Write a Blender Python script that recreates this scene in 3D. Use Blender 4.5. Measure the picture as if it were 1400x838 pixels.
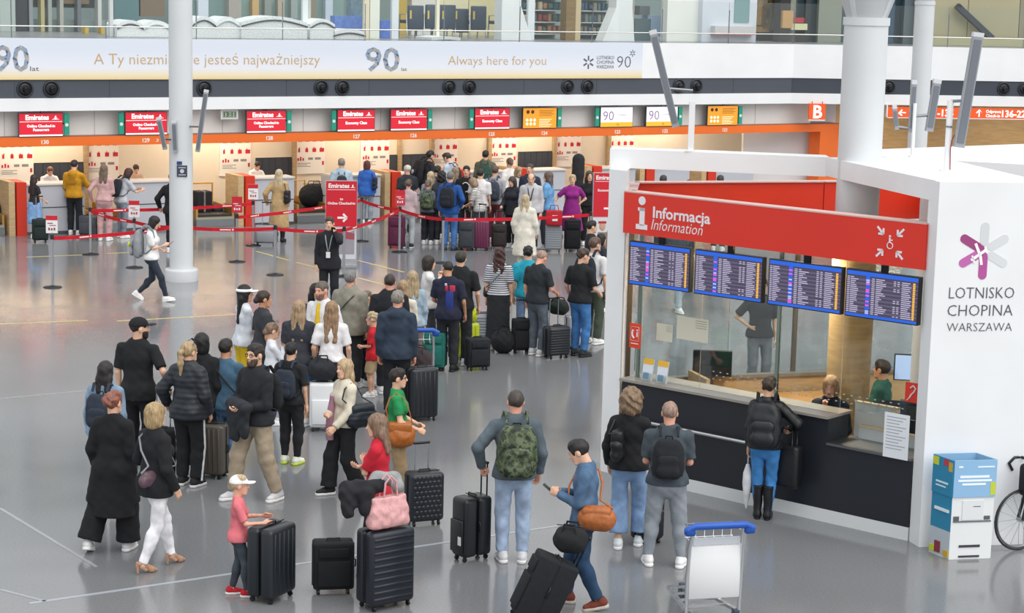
import bpy, bmesh, math, random
import numpy as np
from mathutils import Vector, Matrix

for _o in list(bpy.data.objects):
    bpy.data.objects.remove(_o)
SC = bpy.context.scene
COL = SC.collection
random.seed(7)

# ------------------------------------------------------------------ camera
FPX, PITCH, ROLL, CAMH = 2700.0, 9.2, 1.35, 5.9
IW, IH = 1400.0, 838.0
cam_d = bpy.data.cameras.new('camera')
cam = bpy.data.objects.new('camera', cam_d)
COL.objects.link(cam)
CAMR = Matrix.Rotation(math.radians(90 - PITCH), 4, 'X') @ Matrix.Rotation(math.radians(ROLL), 4, 'Z')
CAMP = Vector((0, 0, CAMH))
cam.matrix_world = Matrix.Translation(CAMP) @ CAMR
cam_d.sensor_width = 36.0
cam_d.lens = 36.0 * FPX / IW
cam_d.clip_end = 400
SC.camera = cam

# ------------------------------------------------------------------ daylight through the glazed roof
wd = bpy.data.worlds.new('daylight')
SC.world = wd
wd.use_nodes = True
_bg = wd.node_tree.nodes['Background']
_bg.inputs['Color'].default_value = (0.965, 0.985, 1.0, 1)
_bg.inputs['Strength'].default_value = 0.95
sun_d = bpy.data.lights.new('soft_daylight', 'SUN')
sun_d.energy = 2.1
sun_d.angle = math.radians(70)
sun_d.color = (1.0, 0.97, 0.93)
sun = bpy.data.objects.new('soft_daylight', sun_d)
COL.objects.link(sun)
sun.rotation_euler = Vector((-0.55, 0.62, -1.05)).to_track_quat('-Z', 'Y').to_euler()
SC.view_settings.view_transform = 'Standard'
SC.view_settings.look = 'None'
SC.view_settings.gamma = 1.0
SC.view_settings.use_curve_mapping = False
SC.view_settings.exposure = 0.06

# ------------------------------------------------------------------ helpers
def ray(px, py):
    return CAMR.to_3x3() @ Vector(((px - IW / 2) / FPX, -(py - IH / 2) / FPX, -1.0))

def at(px, py, z=0.0):
    d = ray(px, py)
    return CAMP + d * ((z - CAMP.z) / d.z)

def hit(px, py, P0, n):
    d = ray(px, py)
    return CAMP + d * ((P0 - CAMP).dot(n) / d.dot(n))

def height_at(p, hy):
    """height above ground point p that shows at picture row hy"""
    lo, hi = 0.2, 8.0
    Ri = CAMR.to_3x3().transposed()
    for _ in range(40):
        m = (lo + hi) / 2
        q = Ri @ (Vector((p.x, p.y, m)) - CAMP)
        y = IH / 2 - FPX * q.y / -q.z
        if y > hy: lo = m
        else: hi = m
    return lo

def lin(h):
    if isinstance(h, tuple): return h
    h = h.lstrip('#')
    o = []
    for i in (0, 2, 4):
        c = int(h[i:i + 2], 16) / 255
        o.append(c / 12.92 if c <= 0.04045 else ((c + 0.055) / 1.055) ** 2.4)
    return tuple(o)

_mats = {}
def mat(col, kind='paint', rough=None, metal=0.0):
    key = (col, kind, rough, metal)
    if key in _mats: return _mats[key]
    m = bpy.data.materials.new('%s_%s' % (kind, str(col).strip('#')))
    _mats[key] = m
    m.use_nodes = True
    nt = m.node_tree; N = nt.nodes; L = nt.links
    b = N['Principled BSDF']
    c = lin(col)
    b.inputs['Base Color'].default_value = (*c, 1)
    R = {'paint': 0.45, 'cloth': 0.88, 'denim': 0.9, 'leather': 0.45, 'plastic': 0.38, 'metal': 0.28, 'skin': 0.55,
         'hair': 0.55, 'shell': 0.35, 'gloss': 0.12, 'knit': 0.95, 'quilt': 0.55, 'soft': 0.8, 'glow': 0.5}.get(kind, 0.6)
    b.inputs['Roughness'].default_value = R if rough is None else rough
    b.inputs['Metallic'].default_value = 1.0 if kind == 'metal' else metal
    def node(t, **kw):
        n = N.new(t)
        for k, v in kw.items(): setattr(n, k, v)
        return n
    tc = node('ShaderNodeTexCoord')
    if kind in ('cloth', 'denim', 'knit', 'soft', 'quilt', 'leather', 'stripe', 'camo', 'skin', 'paint', 'check'):
        nz = node('ShaderNodeTexNoise')
        nz.inputs['Scale'].default_value = {'cloth': 9, 'denim': 7, 'leather': 30, 'skin': 12, 'paint': 1.3, 'camo': 13}.get(kind, 12)
        nz.inputs['Detail'].default_value = 3
        L.new(tc.outputs['Object'], nz.inputs['Vector'])
        amt = {'paint': 0.03, 'skin': 0.08, 'denim': 0.3, 'cloth': 0.16}.get(kind, 0.16)
        mr = node('ShaderNodeMapRange')
        mr.inputs['From Min'].default_value = 0.3; mr.inputs['From Max'].default_value = 0.7
        mr.inputs['To Min'].default_value = 1 - amt; mr.inputs['To Max'].default_value = 1 + amt
        L.new(nz.outputs['Fac'], mr.inputs['Value'])
        mx = node('ShaderNodeMix', data_type='RGBA', blend_type='MULTIPLY')
        mx.inputs[0].default_value = 1.0
        mx.inputs[6].default_value = (*c, 1)
        L.new(mr.outputs['Result'], mx.inputs[7])
        src = mx.outputs[2]
        if kind == 'camo':
            cr = node('ShaderNodeValToRGB')
            cr.color_ramp.interpolation = 'CONSTANT'
            e = cr.color_ramp.elements
            e[0].position = 0; e[0].color = (0.012, 0.02, 0.012, 1)
            e[1].position = 0.43; e[1].color = (0.05, 0.075, 0.035, 1)
            x = e.new(0.52); x.color = (0.12, 0.15, 0.08, 1)
            x = e.new(0.6); x.color = (0.03, 0.045, 0.025, 1)
            L.new(nz.outputs['Fac'], cr.inputs[0]); src = cr.outputs[0]
        if kind == 'stripe':
            wv = node('ShaderNodeTexWave', bands_direction='Z')
            wv.inputs['Scale'].default_value = 9.0
            L.new(tc.outputs['Object'], wv.inputs['Vector'])
            cr = node('ShaderNodeValToRGB')
            cr.color_ramp.interpolation = 'CONSTANT'
            e = cr.color_ramp.elements
            e[0].color = (*c, 1); e[1].position = 0.62; e[1].color = (0.03, 0.035, 0.05, 1)
            L.new(wv.outputs['Fac'], cr.inputs[0]); src = cr.outputs[0]
        if kind == 'skin':
            at_ = node('ShaderNodeAttribute', attribute_name='feat')
            lip = node('ShaderNodeMix', data_type='RGBA')
            L.new(src, lip.inputs[6])
            lip.inputs[7].default_value = (c[0] * 0.62, c[1] * 0.36, c[2] * 0.36, 1)
            sx = node('ShaderNodeSeparateXYZ')
            L.new(at_.outputs['Vector'], sx.inputs[0])
            L.new(sx.outputs[0], lip.inputs[0])
            eye = node('ShaderNodeMix', data_type='RGBA')
            L.new(lip.outputs[2], eye.inputs[6]); eye.inputs[7].default_value = (0.03, 0.022, 0.018, 1)
            L.new(sx.outputs[1], eye.inputs[0])
            ew = node('ShaderNodeMix', data_type='RGBA')
            L.new(eye.outputs[2], ew.inputs[6]); ew.inputs[7].default_value = (0.6, 0.58, 0.55, 1)
            L.new(sx.outputs[2], ew.inputs[0])
            src = ew.outputs[2]
        L.new(src, b.inputs['Base Color'])
        if kind not in ('paint', 'skin'):
            bp = node('ShaderNodeBump')
            bp.inputs['Strength'].default_value = {'denim': 0.35, 'cloth': 0.3, 'quilt': 0.4}.get(kind, 0.3)
            bp.inputs['Distance'].default_value = 0.02
            n2 = node('ShaderNodeTexNoise')
            n2.inputs['Scale'].default_value = 14; n2.inputs['Detail'].default_value = 4
            L.new(tc.outputs['Object'], n2.inputs['Vector'])
            hsrc = n2.outputs['Fac']
            if kind == 'quilt':
                wv = node('ShaderNodeTexWave', bands_direction='Z')
                wv.inputs['Scale'].default_value = 5.0; wv.inputs['Distortion'].default_value = 1.5
                L.new(tc.outputs['Object'], wv.inputs['Vector']); hsrc = wv.outputs['Fac']
                bp.inputs['Distance'].default_value = 0.012; bp.inputs['Strength'].default_value = 0.3
            L.new(hsrc, bp.inputs['Height'])
            L.new(bp.outputs[0], b.inputs['Normal'])
    elif kind == 'hair':
        mp = node('ShaderNodeMapping'); mp.inputs['Scale'].default_value = (70, 70, 6)
        L.new(tc.outputs['Object'], mp.inputs[0])
        nz = node('ShaderNodeTexNoise'); nz.inputs['Scale'].default_value = 1.0; nz.inputs['Detail'].default_value = 3
        L.new(mp.outputs[0], nz.inputs['Vector'])
        cr = node('ShaderNodeValToRGB')
        cr.color_ramp.elements[0].position = 0.3; cr.color_ramp.elements[1].position = 0.7
        g_ = 0.3 * c[0] + 0.6 * c[1] + 0.1 * c[2]
        c = tuple(v * 0.72 + g_ * 0.28 for v in c)
        cr.color_ramp.elements[0].color = (*[v * 0.5 for v in c], 1)
        cr.color_ramp.elements[1].color = (*[min(1, v * 1.25) for v in c], 1)
        L.new(nz.outputs['Fac'], cr.inputs[0]); L.new(cr.outputs[0], b.inputs['Base Color'])
        bp = node('ShaderNodeBump'); bp.inputs['Strength'].default_value = 0.5; bp.inputs['Distance'].default_value = 0.01
        L.new(nz.outputs['Fac'], bp.inputs['Height']); L.new(bp.outputs[0], b.inputs['Normal'])
    elif kind == 'shell':
        nz = node('ShaderNodeTexNoise'); nz.inputs['Scale'].default_value = 160
        L.new(tc.outputs['Object'], nz.inputs['Vector'])
        bp = node('ShaderNodeBump'); bp.inputs['Strength'].default_value = 0.12; bp.inputs['Distance'].default_value = 0.004
        L.new(nz.outputs['Fac'], bp.inputs['Height']); L.new(bp.outputs[0], b.inputs['Normal'])
    elif kind == 'wood':
        mp = node('ShaderNodeMapping'); mp.inputs['Scale'].default_value = (3, 3, 22)
        L.new(tc.outputs['Object'], mp.inputs[0])
        nz = node('ShaderNodeTexNoise'); nz.inputs['Scale'].default_value = 1.0; nz.inputs['Detail'].default_value = 5
        L.new(mp.outputs[0], nz.inputs['Vector'])
        cr = node('ShaderNodeValToRGB')
        cr.color_ramp.elements[0].position = 0.3; cr.color_ramp.elements[1].position = 0.7
        cr.color_ramp.elements[0].color = (*[v * 0.82 for v in c], 1)
        cr.color_ramp.elements[1].color = (*[min(1, v * 1.1) for v in c], 1)
        L.new(nz.outputs['Fac'], cr.inputs[0]); L.new(cr.outputs[0], b.inputs['Base Color'])
        b.inputs['Roughness'].default_value = 0.5
    elif kind == 'camoprint':
        nz = node('ShaderNodeTexNoise'); nz.inputs['Scale'].default_value = 9
        L.new(tc.outputs['Object'], nz.inputs['Vector'])
        cr = node('ShaderNodeValToRGB'); e = cr.color_ramp.elements
        e[0].position = 0.35; e[0].color = (0.08, 0.07, 0.07, 1); e[1].position = 0.65; e[1].color = (0.55, 0.5, 0.45, 1)
        x = e.new(0.45); x.color = (0.25, 0.4, 0.6, 1); x = e.new(0.55); x.color = (0.35, 0.3, 0.28, 1)
        L.new(nz.outputs['Fac'], cr.inputs[0]); L.new(cr.outputs[0], b.inputs['Base Color'])
    elif kind == 'glow':
        b.inputs['Emission Color'].default_value = (*c, 1)
        b.inputs['Emission Strength'].default_value = 1.0 if rough is None else rough
        b.inputs['Roughness'].default_value = 0.4
    elif kind == 'glass':
        b.inputs['Base Color'].default_value = (*c, 1)
        b.inputs['Roughness'].default_value = 0.03
        tr = node('ShaderNodeBsdfTransparent'); tr.inputs[0].default_value = (*c, 1)
        gl = node('ShaderNodeBsdfGlossy'); gl.inputs['Roughness'].default_value = 0.02
        fr = node('ShaderNodeFresnel'); fr.inputs[0].default_value = 1.45
        ms = node('ShaderNodeMixShader')
        L.new(fr.outputs[0], ms.inputs[0]); L.new(tr.outputs[0], ms.inputs[1]); L.new(gl.outputs[0], ms.inputs[2])
        L.new(ms.outputs[0], N['Material Output'].inputs[0])
    return m

class MB:
    """collects simple shapes into one mesh"""
    def __init__(s): s.v = []; s.f = []; s.sm = []
    def add(s, vs, fs, smooth=False):
        o = len(s.v)
        s.v += [tuple(v) for v in vs]
        s.f += [tuple(i + o for i in f) for f in fs]
        s.sm += [smooth] * len(fs)
        return s
    def box(s, c, d, M=None):
        x, y, z = d[0] / 2, d[1] / 2, d[2] / 2
        vs = [Vector((c[0] + a * x, c[1] + b * y, c[2] + e * z)) for a in (-1, 1) for b in (-1, 1) for e in (-1, 1)]
        if M is not None: vs = [M @ v for v in vs]
        return s.add(vs, [(0, 1, 3, 2), (4, 6, 7, 5), (0, 4, 5, 1), (2, 3, 7, 6), (0, 2, 6, 4), (1, 5, 7, 3)])
    def b2(s, a, b):
        return s.box([(a[i] + b[i]) / 2 for i in range(3)], [abs(b[i] - a[i]) for i in range(3)])
    def rbox(s, c, d, r=0.03, n=3):
        """box with rounded upright and level edges"""
        bm = bmesh.new()
        bmesh.ops.create_cube(bm, size=1)
        for v in bm.verts: v.co = Vector((c[0] + v.co.x * d[0], c[1] + v.co.y * d[1], c[2] + v.co.z * d[2]))
        bmesh.ops.bevel(bm, geom=list(bm.edges), offset=min(r, min(d) * 0.49), segments=n, profile=0.5, affect='EDGES')
        bm.verts.index_update()
        s.add([v.co.copy() for v in bm.verts], [[v.index for v in f.verts] for f in bm.faces], True)
        bm.free(); return s
    def prism(s, poly, z0, z1):
        n = len(poly)
        vs = [(p[0], p[1], z0) for p in poly] + [(p[0], p[1], z1) for p in poly]
        fs = [tuple(range(n - 1, -1, -1)), tuple(range(n, 2 * n))] + [(i, (i + 1) % n, n + (i + 1) % n, n + i) for i in range(n)]
        return s.add(vs, fs)
    def cyl(s, a, b, r, r2=None, n=12, caps=True):
        a = Vector(a); b = Vector(b); r2 = r if r2 is None else r2
        d = (b - a).normalized()
        u = d.orthogonal().normalized(); w = d.cross(u)
        vs = []
        for P, q in ((a, r), (b, r2)):
            for i in range(n):
                t = 2 * math.pi * i / n
                vs.append(P + (u * math.cos(t) + w * math.sin(t)) * q)
        s.add(vs, [(i, (i + 1) % n, n + (i + 1) % n, n + i) for i in range(n)], True)
        if caps: s.add(vs, [tuple(range(n - 1, -1, -1)), tuple(range(n, 2 * n))])
        return s
    def bar(s, a, b, w, h, up=(0, 0, 1)):
        a = Vector(a); b = Vector(b); d = b - a; L_ = d.length; d.normalize()
        u = Vector(up)
        x = d.cross(u)
        if x.length < 1e-4: x = d.cross(Vector((0, 1, 0)))
        x.normalize(); z = x.cross(d)
        M = Matrix((x, d, z)).transposed().to_4x4(); M.translation = (a + b) / 2
        return s.box((0, 0, 0), (w, L_, h), M)
    def tube(s, pts, r, n=8, closed=False, flat=1.0):
        pts = [Vector(p) for p in pts]; k = len(pts); vs = []
        pu = None
        for i, p in enumerate(pts):
            if closed: d = pts[(i + 1) % k] - pts[i - 1]
            else: d = pts[min(i + 1, k - 1)] - pts[max(i - 1, 0)]
            d.normalize()
            if pu is None: u = d.orthogonal().normalized()
            else:
                u = pu - d * pu.dot(d)
                u = u.normalized() if u.length > 1e-5 else d.orthogonal().normalized()
            pu = u; w = d.cross(u)
            rr = r[i] if isinstance(r, (list, tuple)) else r
            for j in range(n):
                t = 2 * math.pi * j / n
                vs.append(p + (u * math.cos(t) + w * math.sin(t) * flat) * rr)
        fs = []
        for i in range(k if closed else k - 1):
            a = i * n; b = ((i + 1) % k) * n
            fs += [(a + j, a + (j + 1) % n, b + (j + 1) % n, b + j) for j in range(n)]
        s.add(vs, fs, True)
        if not closed: s.add(vs, [tuple(range(n - 1, -1, -1)), tuple(range((k - 1) * n, k * n))])
        return s
    def lathe(s, prof, n=20, c=(0, 0, 0)):
        vs = []
        for r, z in prof:
            for i in range(n):
                t = 2 * math.pi * i / n
                vs.append((c[0] + r * math.cos(t), c[1] + r * math.sin(t), c[2] + z))
        fs = []
        for k in range(len(prof) - 1):
            fs += [(k * n + i, k * n + (i + 1) % n, (k + 1) * n + (i + 1) % n, (k + 1) * n + i) for i in range(n)]
        s.add(vs, fs, True)
        return s.add(vs, [tuple(range(n - 1, -1, -1)), tuple(range((len(prof) - 1) * n, len(prof) * n))])
    def ball(s, c, r, n=10):
        prof = []
        rr = r if isinstance(r, (tuple, list)) else (r, r, r)
        vs = []; m = n // 2
        for k in range(1, m):
            ph = math.pi * k / m
            for i in range(n):
                t = 2 * math.pi * i / n
                vs.append((c[0] + rr[0] * math.sin(ph) * math.cos(t), c[1] + rr[1] * math.sin(ph) * math.sin(t), c[2] - rr[2] * math.cos(ph)))
        vs += [(c[0], c[1], c[2] - rr[2]), (c[0], c[1], c[2] + rr[2])]
        fs = []
        for k in range(m - 2):
            fs += [(k * n + i, k * n + (i + 1) % n, (k + 1) * n + (i + 1) % n, (k + 1) * n + i) for i in range(n)]
        b = (m - 1) * n
        fs += [((i + 1) % n, i, b) for i in range(n)] + [((m - 2) * n + i, (m - 2) * n + (i + 1) % n, b + 1) for i in range(n)]
        return s.add(vs, fs, True)
    def mesh(s, name):
        me = bpy.data.meshes.new(name)
        me.from_pydata(s.v, [], s.f)
        me.polygons.foreach_set('use_smooth', s.sm)
        me.update()
        return me
    def build(s, name, m, parent=None, M=None, bevel=0):
        return link(name, s.mesh(name), m, parent, M, bevel)

def link(name, me, m, parent=None, M=None, bevel=0):
    o = bpy.data.objects.new(name, me)
    COL.objects.link(o)
    if m is not None:
        if not me.materials: me.materials.append(None)
        o.material_slots[0].link = 'OBJECT'
        o.material_slots[0].material = m
    if parent is not None: o.parent = parent
    if M is not None: o.matrix_local = M
    if bevel:
        b = o.modifiers.new('bevel', 'BEVEL'); b.width = bevel; b.segments = 2; b.limit_method = 'ANGLE'
    return o

def tag(o, label, cat, group=None, kind=None):
    if label: o['label'] = label
    if cat: o['category'] = cat
    if group: o['group'] = group
    if kind: o['kind'] = kind
    return o

def struct(name, mb, m, label=None, M=None, bevel=0):
    o = mb.build(name, m, None, M, bevel)
    o['kind'] = 'structure'
    if label: o['label'] = label
    return o

def thing(name, label, cat, M=None, group=None):
    o = bpy.data.objects.new(name, None)
    o.empty_display_size = 0.2
    COL.objects.link(o)
    if M is not None: o.matrix_world = M
    return tag(o, label, cat, group)

def TR(x=0, y=0, z=0): return Matrix.Translation((x, y, z))
def RZ(d): return Matrix.Rotation(math.radians(d), 4, 'Z')
def RX(d): return Matrix.Rotation(math.radians(d), 4, 'X')
def RY(d): return Matrix.Rotation(math.radians(d), 4, 'Y')

_txt = {}
def text(s, size, m, parent, M, align='LEFT', bold=0.0, shear=0.0, name='lettering', depth=0.002, space=1.0, sx=1.0):
    """flat lettering; local x to the right, local z up, facing local -y"""
    key = (s, size, align, bold, shear, depth, space)
    if key not in _txt:
        cu = bpy.data.curves.new('lettering', 'FONT')
        cu.body = s; cu.size = size; cu.align_x = align; cu.offset = bold; cu.shear = shear
        cu.extrude = depth / 2; cu.resolution_u = 2; cu.space_character = space
        ob = bpy.data.objects.new('tmp', cu)
        me = bpy.data.meshes.new_from_object(ob)
        bpy.data.objects.remove(ob); bpy.data.curves.remove(cu)
        me.materials.clear()
        _txt[key] = me
    me = _txt[key]
    return link(name, me, m, parent, M @ RX(90) @ Matrix.Diagonal((sx, 1, 1, 1)))

# ------------------------------------------------------------------ smooth solids (blended round cones and ellipsoids)
def RC(a, b, r1, r2=None, fl=1.0, n=(0, 1, 0), k=None, flat=False, sub=False, flat0=False):
    return dict(t='rc', a=np.array(a, float), b=np.array(b, float), r1=r1, r2=r1 if r2 is None else r2, fl=fl,
                n=np.array(n, float), k=k, flat=flat, flat0=flat0, sub=sub)
def EL(c, r, k=None, sub=False, rot=None):
    return dict(t='el', c=np.array(c, float), r=np.array(r, float), k=k, sub=sub, rot=rot)

def solid(prims, vox, k=0.03, noise=0.0, clips=(), nf=1.0, seed=0):
    lo = np.full(3, 1e9); hi = np.full(3, -1e9)
    bbs = []
    for p in prims:
        if p['t'] == 'rc':
            R = max(p['r1'], p['r2']); l = np.minimum(p['a'], p['b']) - R; h = np.maximum(p['a'], p['b']) + R
        else:
            R = p['r'] if p['rot'] is None else np.full(3, p['r'].max()); l = p['c'] - R; h = p['c'] + R
        bbs.append((l, h))
        if not p['sub']: lo = np.minimum(lo, l); hi = np.maximum(hi, h)
    pad = 2.5 * vox + noise * 2
    lo -= pad; hi += pad
    n = np.ceil((hi - lo) / vox).astype(int) + 1
    D = np.full(n, 10.0, np.float32)
    ax = [lo[i] + vox * np.arange(n[i], dtype=np.float32) for i in range(3)]
    for p, (l, h) in zip(prims, bbs):
        kk = k if p['k'] is None else p['k']
        m = kk + 2.2 * vox + noise
        i0 = np.clip(np.floor((l - m - lo) / vox).astype(int), 0, n - 1)
        i1 = np.clip(np.ceil((h + m - lo) / vox).astype(int) + 1, 1, n)
        if (i1 <= i0).any(): continue
        sl = tuple(slice(a, b) for a, b in zip(i0, i1))
        X = ax[0][sl[0]][:, None, None]; Y = ax[1][sl[1]][None, :, None]; Z = ax[2][sl[2]][None, None, :]
        if p['t'] == 'rc':
            ab = p['b'] - p['a']; L2 = max(float(ab @ ab), 1e-9)
            tt = ((X - p['a'][0]) * ab[0] + (Y - p['a'][1]) * ab[1] + (Z - p['a'][2]) * ab[2]) / L2
            t = np.clip(tt, 0, 1)
            qx = X - p['a'][0] - t * ab[0]; qy = Y - p['a'][1] - t * ab[1]; qz = Z - p['a'][2] - t * ab[2]
            q2 = qx * qx + qy * qy + qz * qz
            if p['fl'] != 1.0:
                qn = qx * p['n'][0] + qy * p['n'][1] + qz * p['n'][2]
                q2 = q2 + (p['fl'] ** 2 - 1) * qn * qn
            d = np.sqrt(np.maximum(q2, 0)) - (p['r1'] + (p['r2'] - p['r1']) * t)
            if p['flat']: d = np.maximum(d, (tt - 1) * math.sqrt(L2))
            if p['flat0']: d = np.maximum(d, -tt * math.sqrt(L2))
        else:
            qx, qy, qz = X - p['c'][0], Y - p['c'][1], Z - p['c'][2]
            if p['rot'] is not None:
                R = p['rot']
                qx, qy, qz = (R[0][0] * qx + R[1][0] * qy + R[2][0] * qz, R[0][1] * qx + R[1][1] * qy + R[2][1] * qz,
                              R[0][2] * qx + R[1][2] * qy + R[2][2] * qz)
            g = np.sqrt((qx / p['r'][0]) ** 2 + (qy / p['r'][1]) ** 2 + (qz / p['r'][2]) ** 2)
            d = (g - 1) * float(p['r'].min())
        cur = D[sl]
        if p['sub']:
            D[sl] = np.maximum(cur, -d)
        else:
            hh = np.clip(0.5 + 0.5 * (d - cur) / kk, 0, 1)
            D[sl] = d + (cur - d) * hh - kk * hh * (1 - hh)
    if noise:
        X = ax[0][:, None, None]; Y = ax[1][None, :, None]; Z = ax[2][None, None, :]
        a = seed * 1.7
        w = 62.0 * nf
        D = D + noise * (np.sin(w * (0.7 * Z + 0.5 * X + 0.25 * Y) + a + 1.6 * np.sin(w * 0.3 * (X - Y + 0.4 * Z) + 2 * a))
                         + 0.6 * np.sin(w * (0.5 * Z - 0.75 * X - 0.3 * Y) + 3 * a + 1.4 * np.sin(w * 0.25 * (Y + Z))))
    for c in clips:
        X = ax[0][:, None, None]; Y = ax[1][None, :, None]; Z = ax[2][None, None, :]
        D = np.maximum(D, c(X, Y, Z))
    return nets(D, lo, vox)

_CO = np.array([(a, b, c) for a in (0, 1) for b in (0, 1) for c in (0, 1)])
_ED = [(i, j) for i in range(8) for j in range(i + 1, 8) if np.abs(_CO[i] - _CO[j]).sum() == 1]
def nets(D, lo, vox):
    D[0] = D[-1] = 1; D[:, 0] = D[:, -1] = 1; D[:, :, 0] = D[:, :, -1] = 1
    S = D < 0
    cnt = np.zeros(np.array(S.shape) - 1, np.int8)
    for c in _CO:
        cnt += S[c[0]:S.shape[0] - 1 + c[0], c[1]:S.shape[1] - 1 + c[1], c[2]:S.shape[2] - 1 + c[2]]
    act = (cnt > 0) & (cnt < 8)
    idx = np.argwhere(act)
    V8 = [D[idx[:, 0] + c[0], idx[:, 1] + c[1], idx[:, 2] + c[2]] for c in _CO]
    P = np.zeros((len(idx), 3)); C = np.zeros(len(idx))
    for i, j in _ED:
        m = (V8[i] < 0) != (V8[j] < 0)
        t = np.clip(V8[i] / (V8[i] - V8[j] + 1e-12), 0, 1)
        pos = _CO[i][None] + t[:, None] * (_CO[j] - _CO[i])[None]
        P[m] += pos[m]; C[m] += 1
    V = lo + vox * (idx + P / np.maximum(C, 1)[:, None])
    I = np.full(act.shape, -1, np.int64); I[tuple(idx.T)] = np.arange(len(idx))
    F = []
    for a in range(3):
        b, c = (a + 1) % 3, (a + 2) % 3
        s0 = np.take(S, range(0, S.shape[a] - 1), a); s1 = np.take(S, range(1, S.shape[a]), a)
        e = np.argwhere(s0 != s1)
        if not len(e): continue
        ok = (e[:, b] > 0) & (e[:, c] > 0) & (e[:, b] < S.shape[b] - 1) & (e[:, c] < S.shape[c] - 1)
        e = e[ok]
        ub = np.zeros(3, int); ub[b] = 1; uc = np.zeros(3, int); uc[c] = 1
        q = np.stack([I[tuple((e - ub - uc).T)], I[tuple((e - uc).T)], I[tuple(e.T)], I[tuple((e - ub).T)]], 1)
        inv = ~s0[tuple(e.T)]
        q[inv] = q[inv][:, ::-1]
        F.append(q)
    return V.astype(np.float32), (np.concatenate(F) if F else np.zeros((0, 4), int)).astype(np.int32)

def npmesh(name, V, F, feat=None):
    me = bpy.data.meshes.new(name)
    me.vertices.add(len(V)); me.vertices.foreach_set('co', np.ascontiguousarray(V, np.float32).ravel())
    me.loops.add(F.size); me.loops.foreach_set('vertex_index', np.ascontiguousarray(F, np.int32).ravel())
    me.polygons.add(len(F)); me.polygons.foreach_set('loop_start', np.arange(0, F.size, 4, dtype=np.int32))
    me.polygons.foreach_set('use_smooth', np.ones(len(F), bool))
    if feat is not None:
        A = me.attributes.new('feat', 'FLOAT_VECTOR', 'POINT')
        A.data.foreach_set('vector', np.ascontiguousarray(feat, np.float32).ravel())
    me.update(calc_edges=True)
    return me
# ------------------------------------------------------------------ people: templates
_tp = {}
def head_tpl(sex, lod):
    key = ('head', sex, lod)
    if key in _tp: return _tp[key]
    j = 1.0 if sex == 'm' else 0.92
    pr = [EL((0, -0.014, 0.032), (0.076, 0.097, 0.087)),
          EL((0, 0.028, -0.035), (0.059 * j, 0.066, 0.078), k=0.03),
          RC((-0.022 * j, 0.062, -0.092), (0.022 * j, 0.062, -0.092), 0.02 * j, k=0.03),
          RC((0, 0.086, 0.018), (0, 0.106, -0.018), 0.007, 0.0125, k=0.012),
          EL((0.0, 0.09, -0.0225), (0.018, 0.012, 0.009), k=0.01),
          RC((-0.034, 0.078, 0.031), (0.034, 0.078, 0.031), 0.009, k=0.02),
          EL((0.03, 0.078, 0.012), (0.016, 0.013, 0.011), sub=True), EL((-0.03, 0.078, 0.012), (0.016, 0.013, 0.011), sub=True),
          EL((0.03, 0.071, 0.012), (0.0145, 0.0125, 0.0125), k=0.004), EL((-0.03, 0.071, 0.012), (0.0145, 0.0125, 0.0125), k=0.004),
          EL((0, 0.085, -0.052), (0.024, 0.011, 0.006), k=0.008), EL((0, 0.083, -0.063), (0.019, 0.011, 0.006), k=0.008),
          EL((0.078, -0.006, -0.004), (0.011, 0.022, 0.032), k=0.01), EL((-0.078, -0.006, -0.004), (0.011, 0.022, 0.032), k=0.01),
          RC((0, -0.022, -0.06), (0, -0.03, -0.175), 0.056 * j, 0.056 * j, k=0.03)]
    V, F = solid(pr, 0.0072 if lod else 0.013, 0.025)
    ft = np.zeros((len(V), 3), np.float32)
    x = np.abs(V[:, 0]); y = V[:, 1]; z = V[:, 2]
    def blob(cx, cy, cz, rx, ry, rz):
        g = np.sqrt(((x - cx) / rx) ** 2 + ((y - cy) / ry) ** 2 + ((z - cz) / rz) ** 2)
        return np.clip(1.8 - 1.4 * g, 0, 1)
    ft[:, 0] = blob(0, 0.095, -0.057, 0.025, 0.02, 0.011)
    ft[:, 1] = np.maximum(blob(0.03, 0.088, 0.012, 0.008, 0.02, 0.008), 0.8 * blob(0.033, 0.085, 0.033, 0.021, 0.02, 0.0065))
    ft[:, 2] = 0.7 * blob(0.03, 0.088, 0.012, 0.015, 0.014, 0.008) * (1 - ft[:, 1])
    _tp[key] = (V, F, ft)
    return _tp[key]

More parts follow.
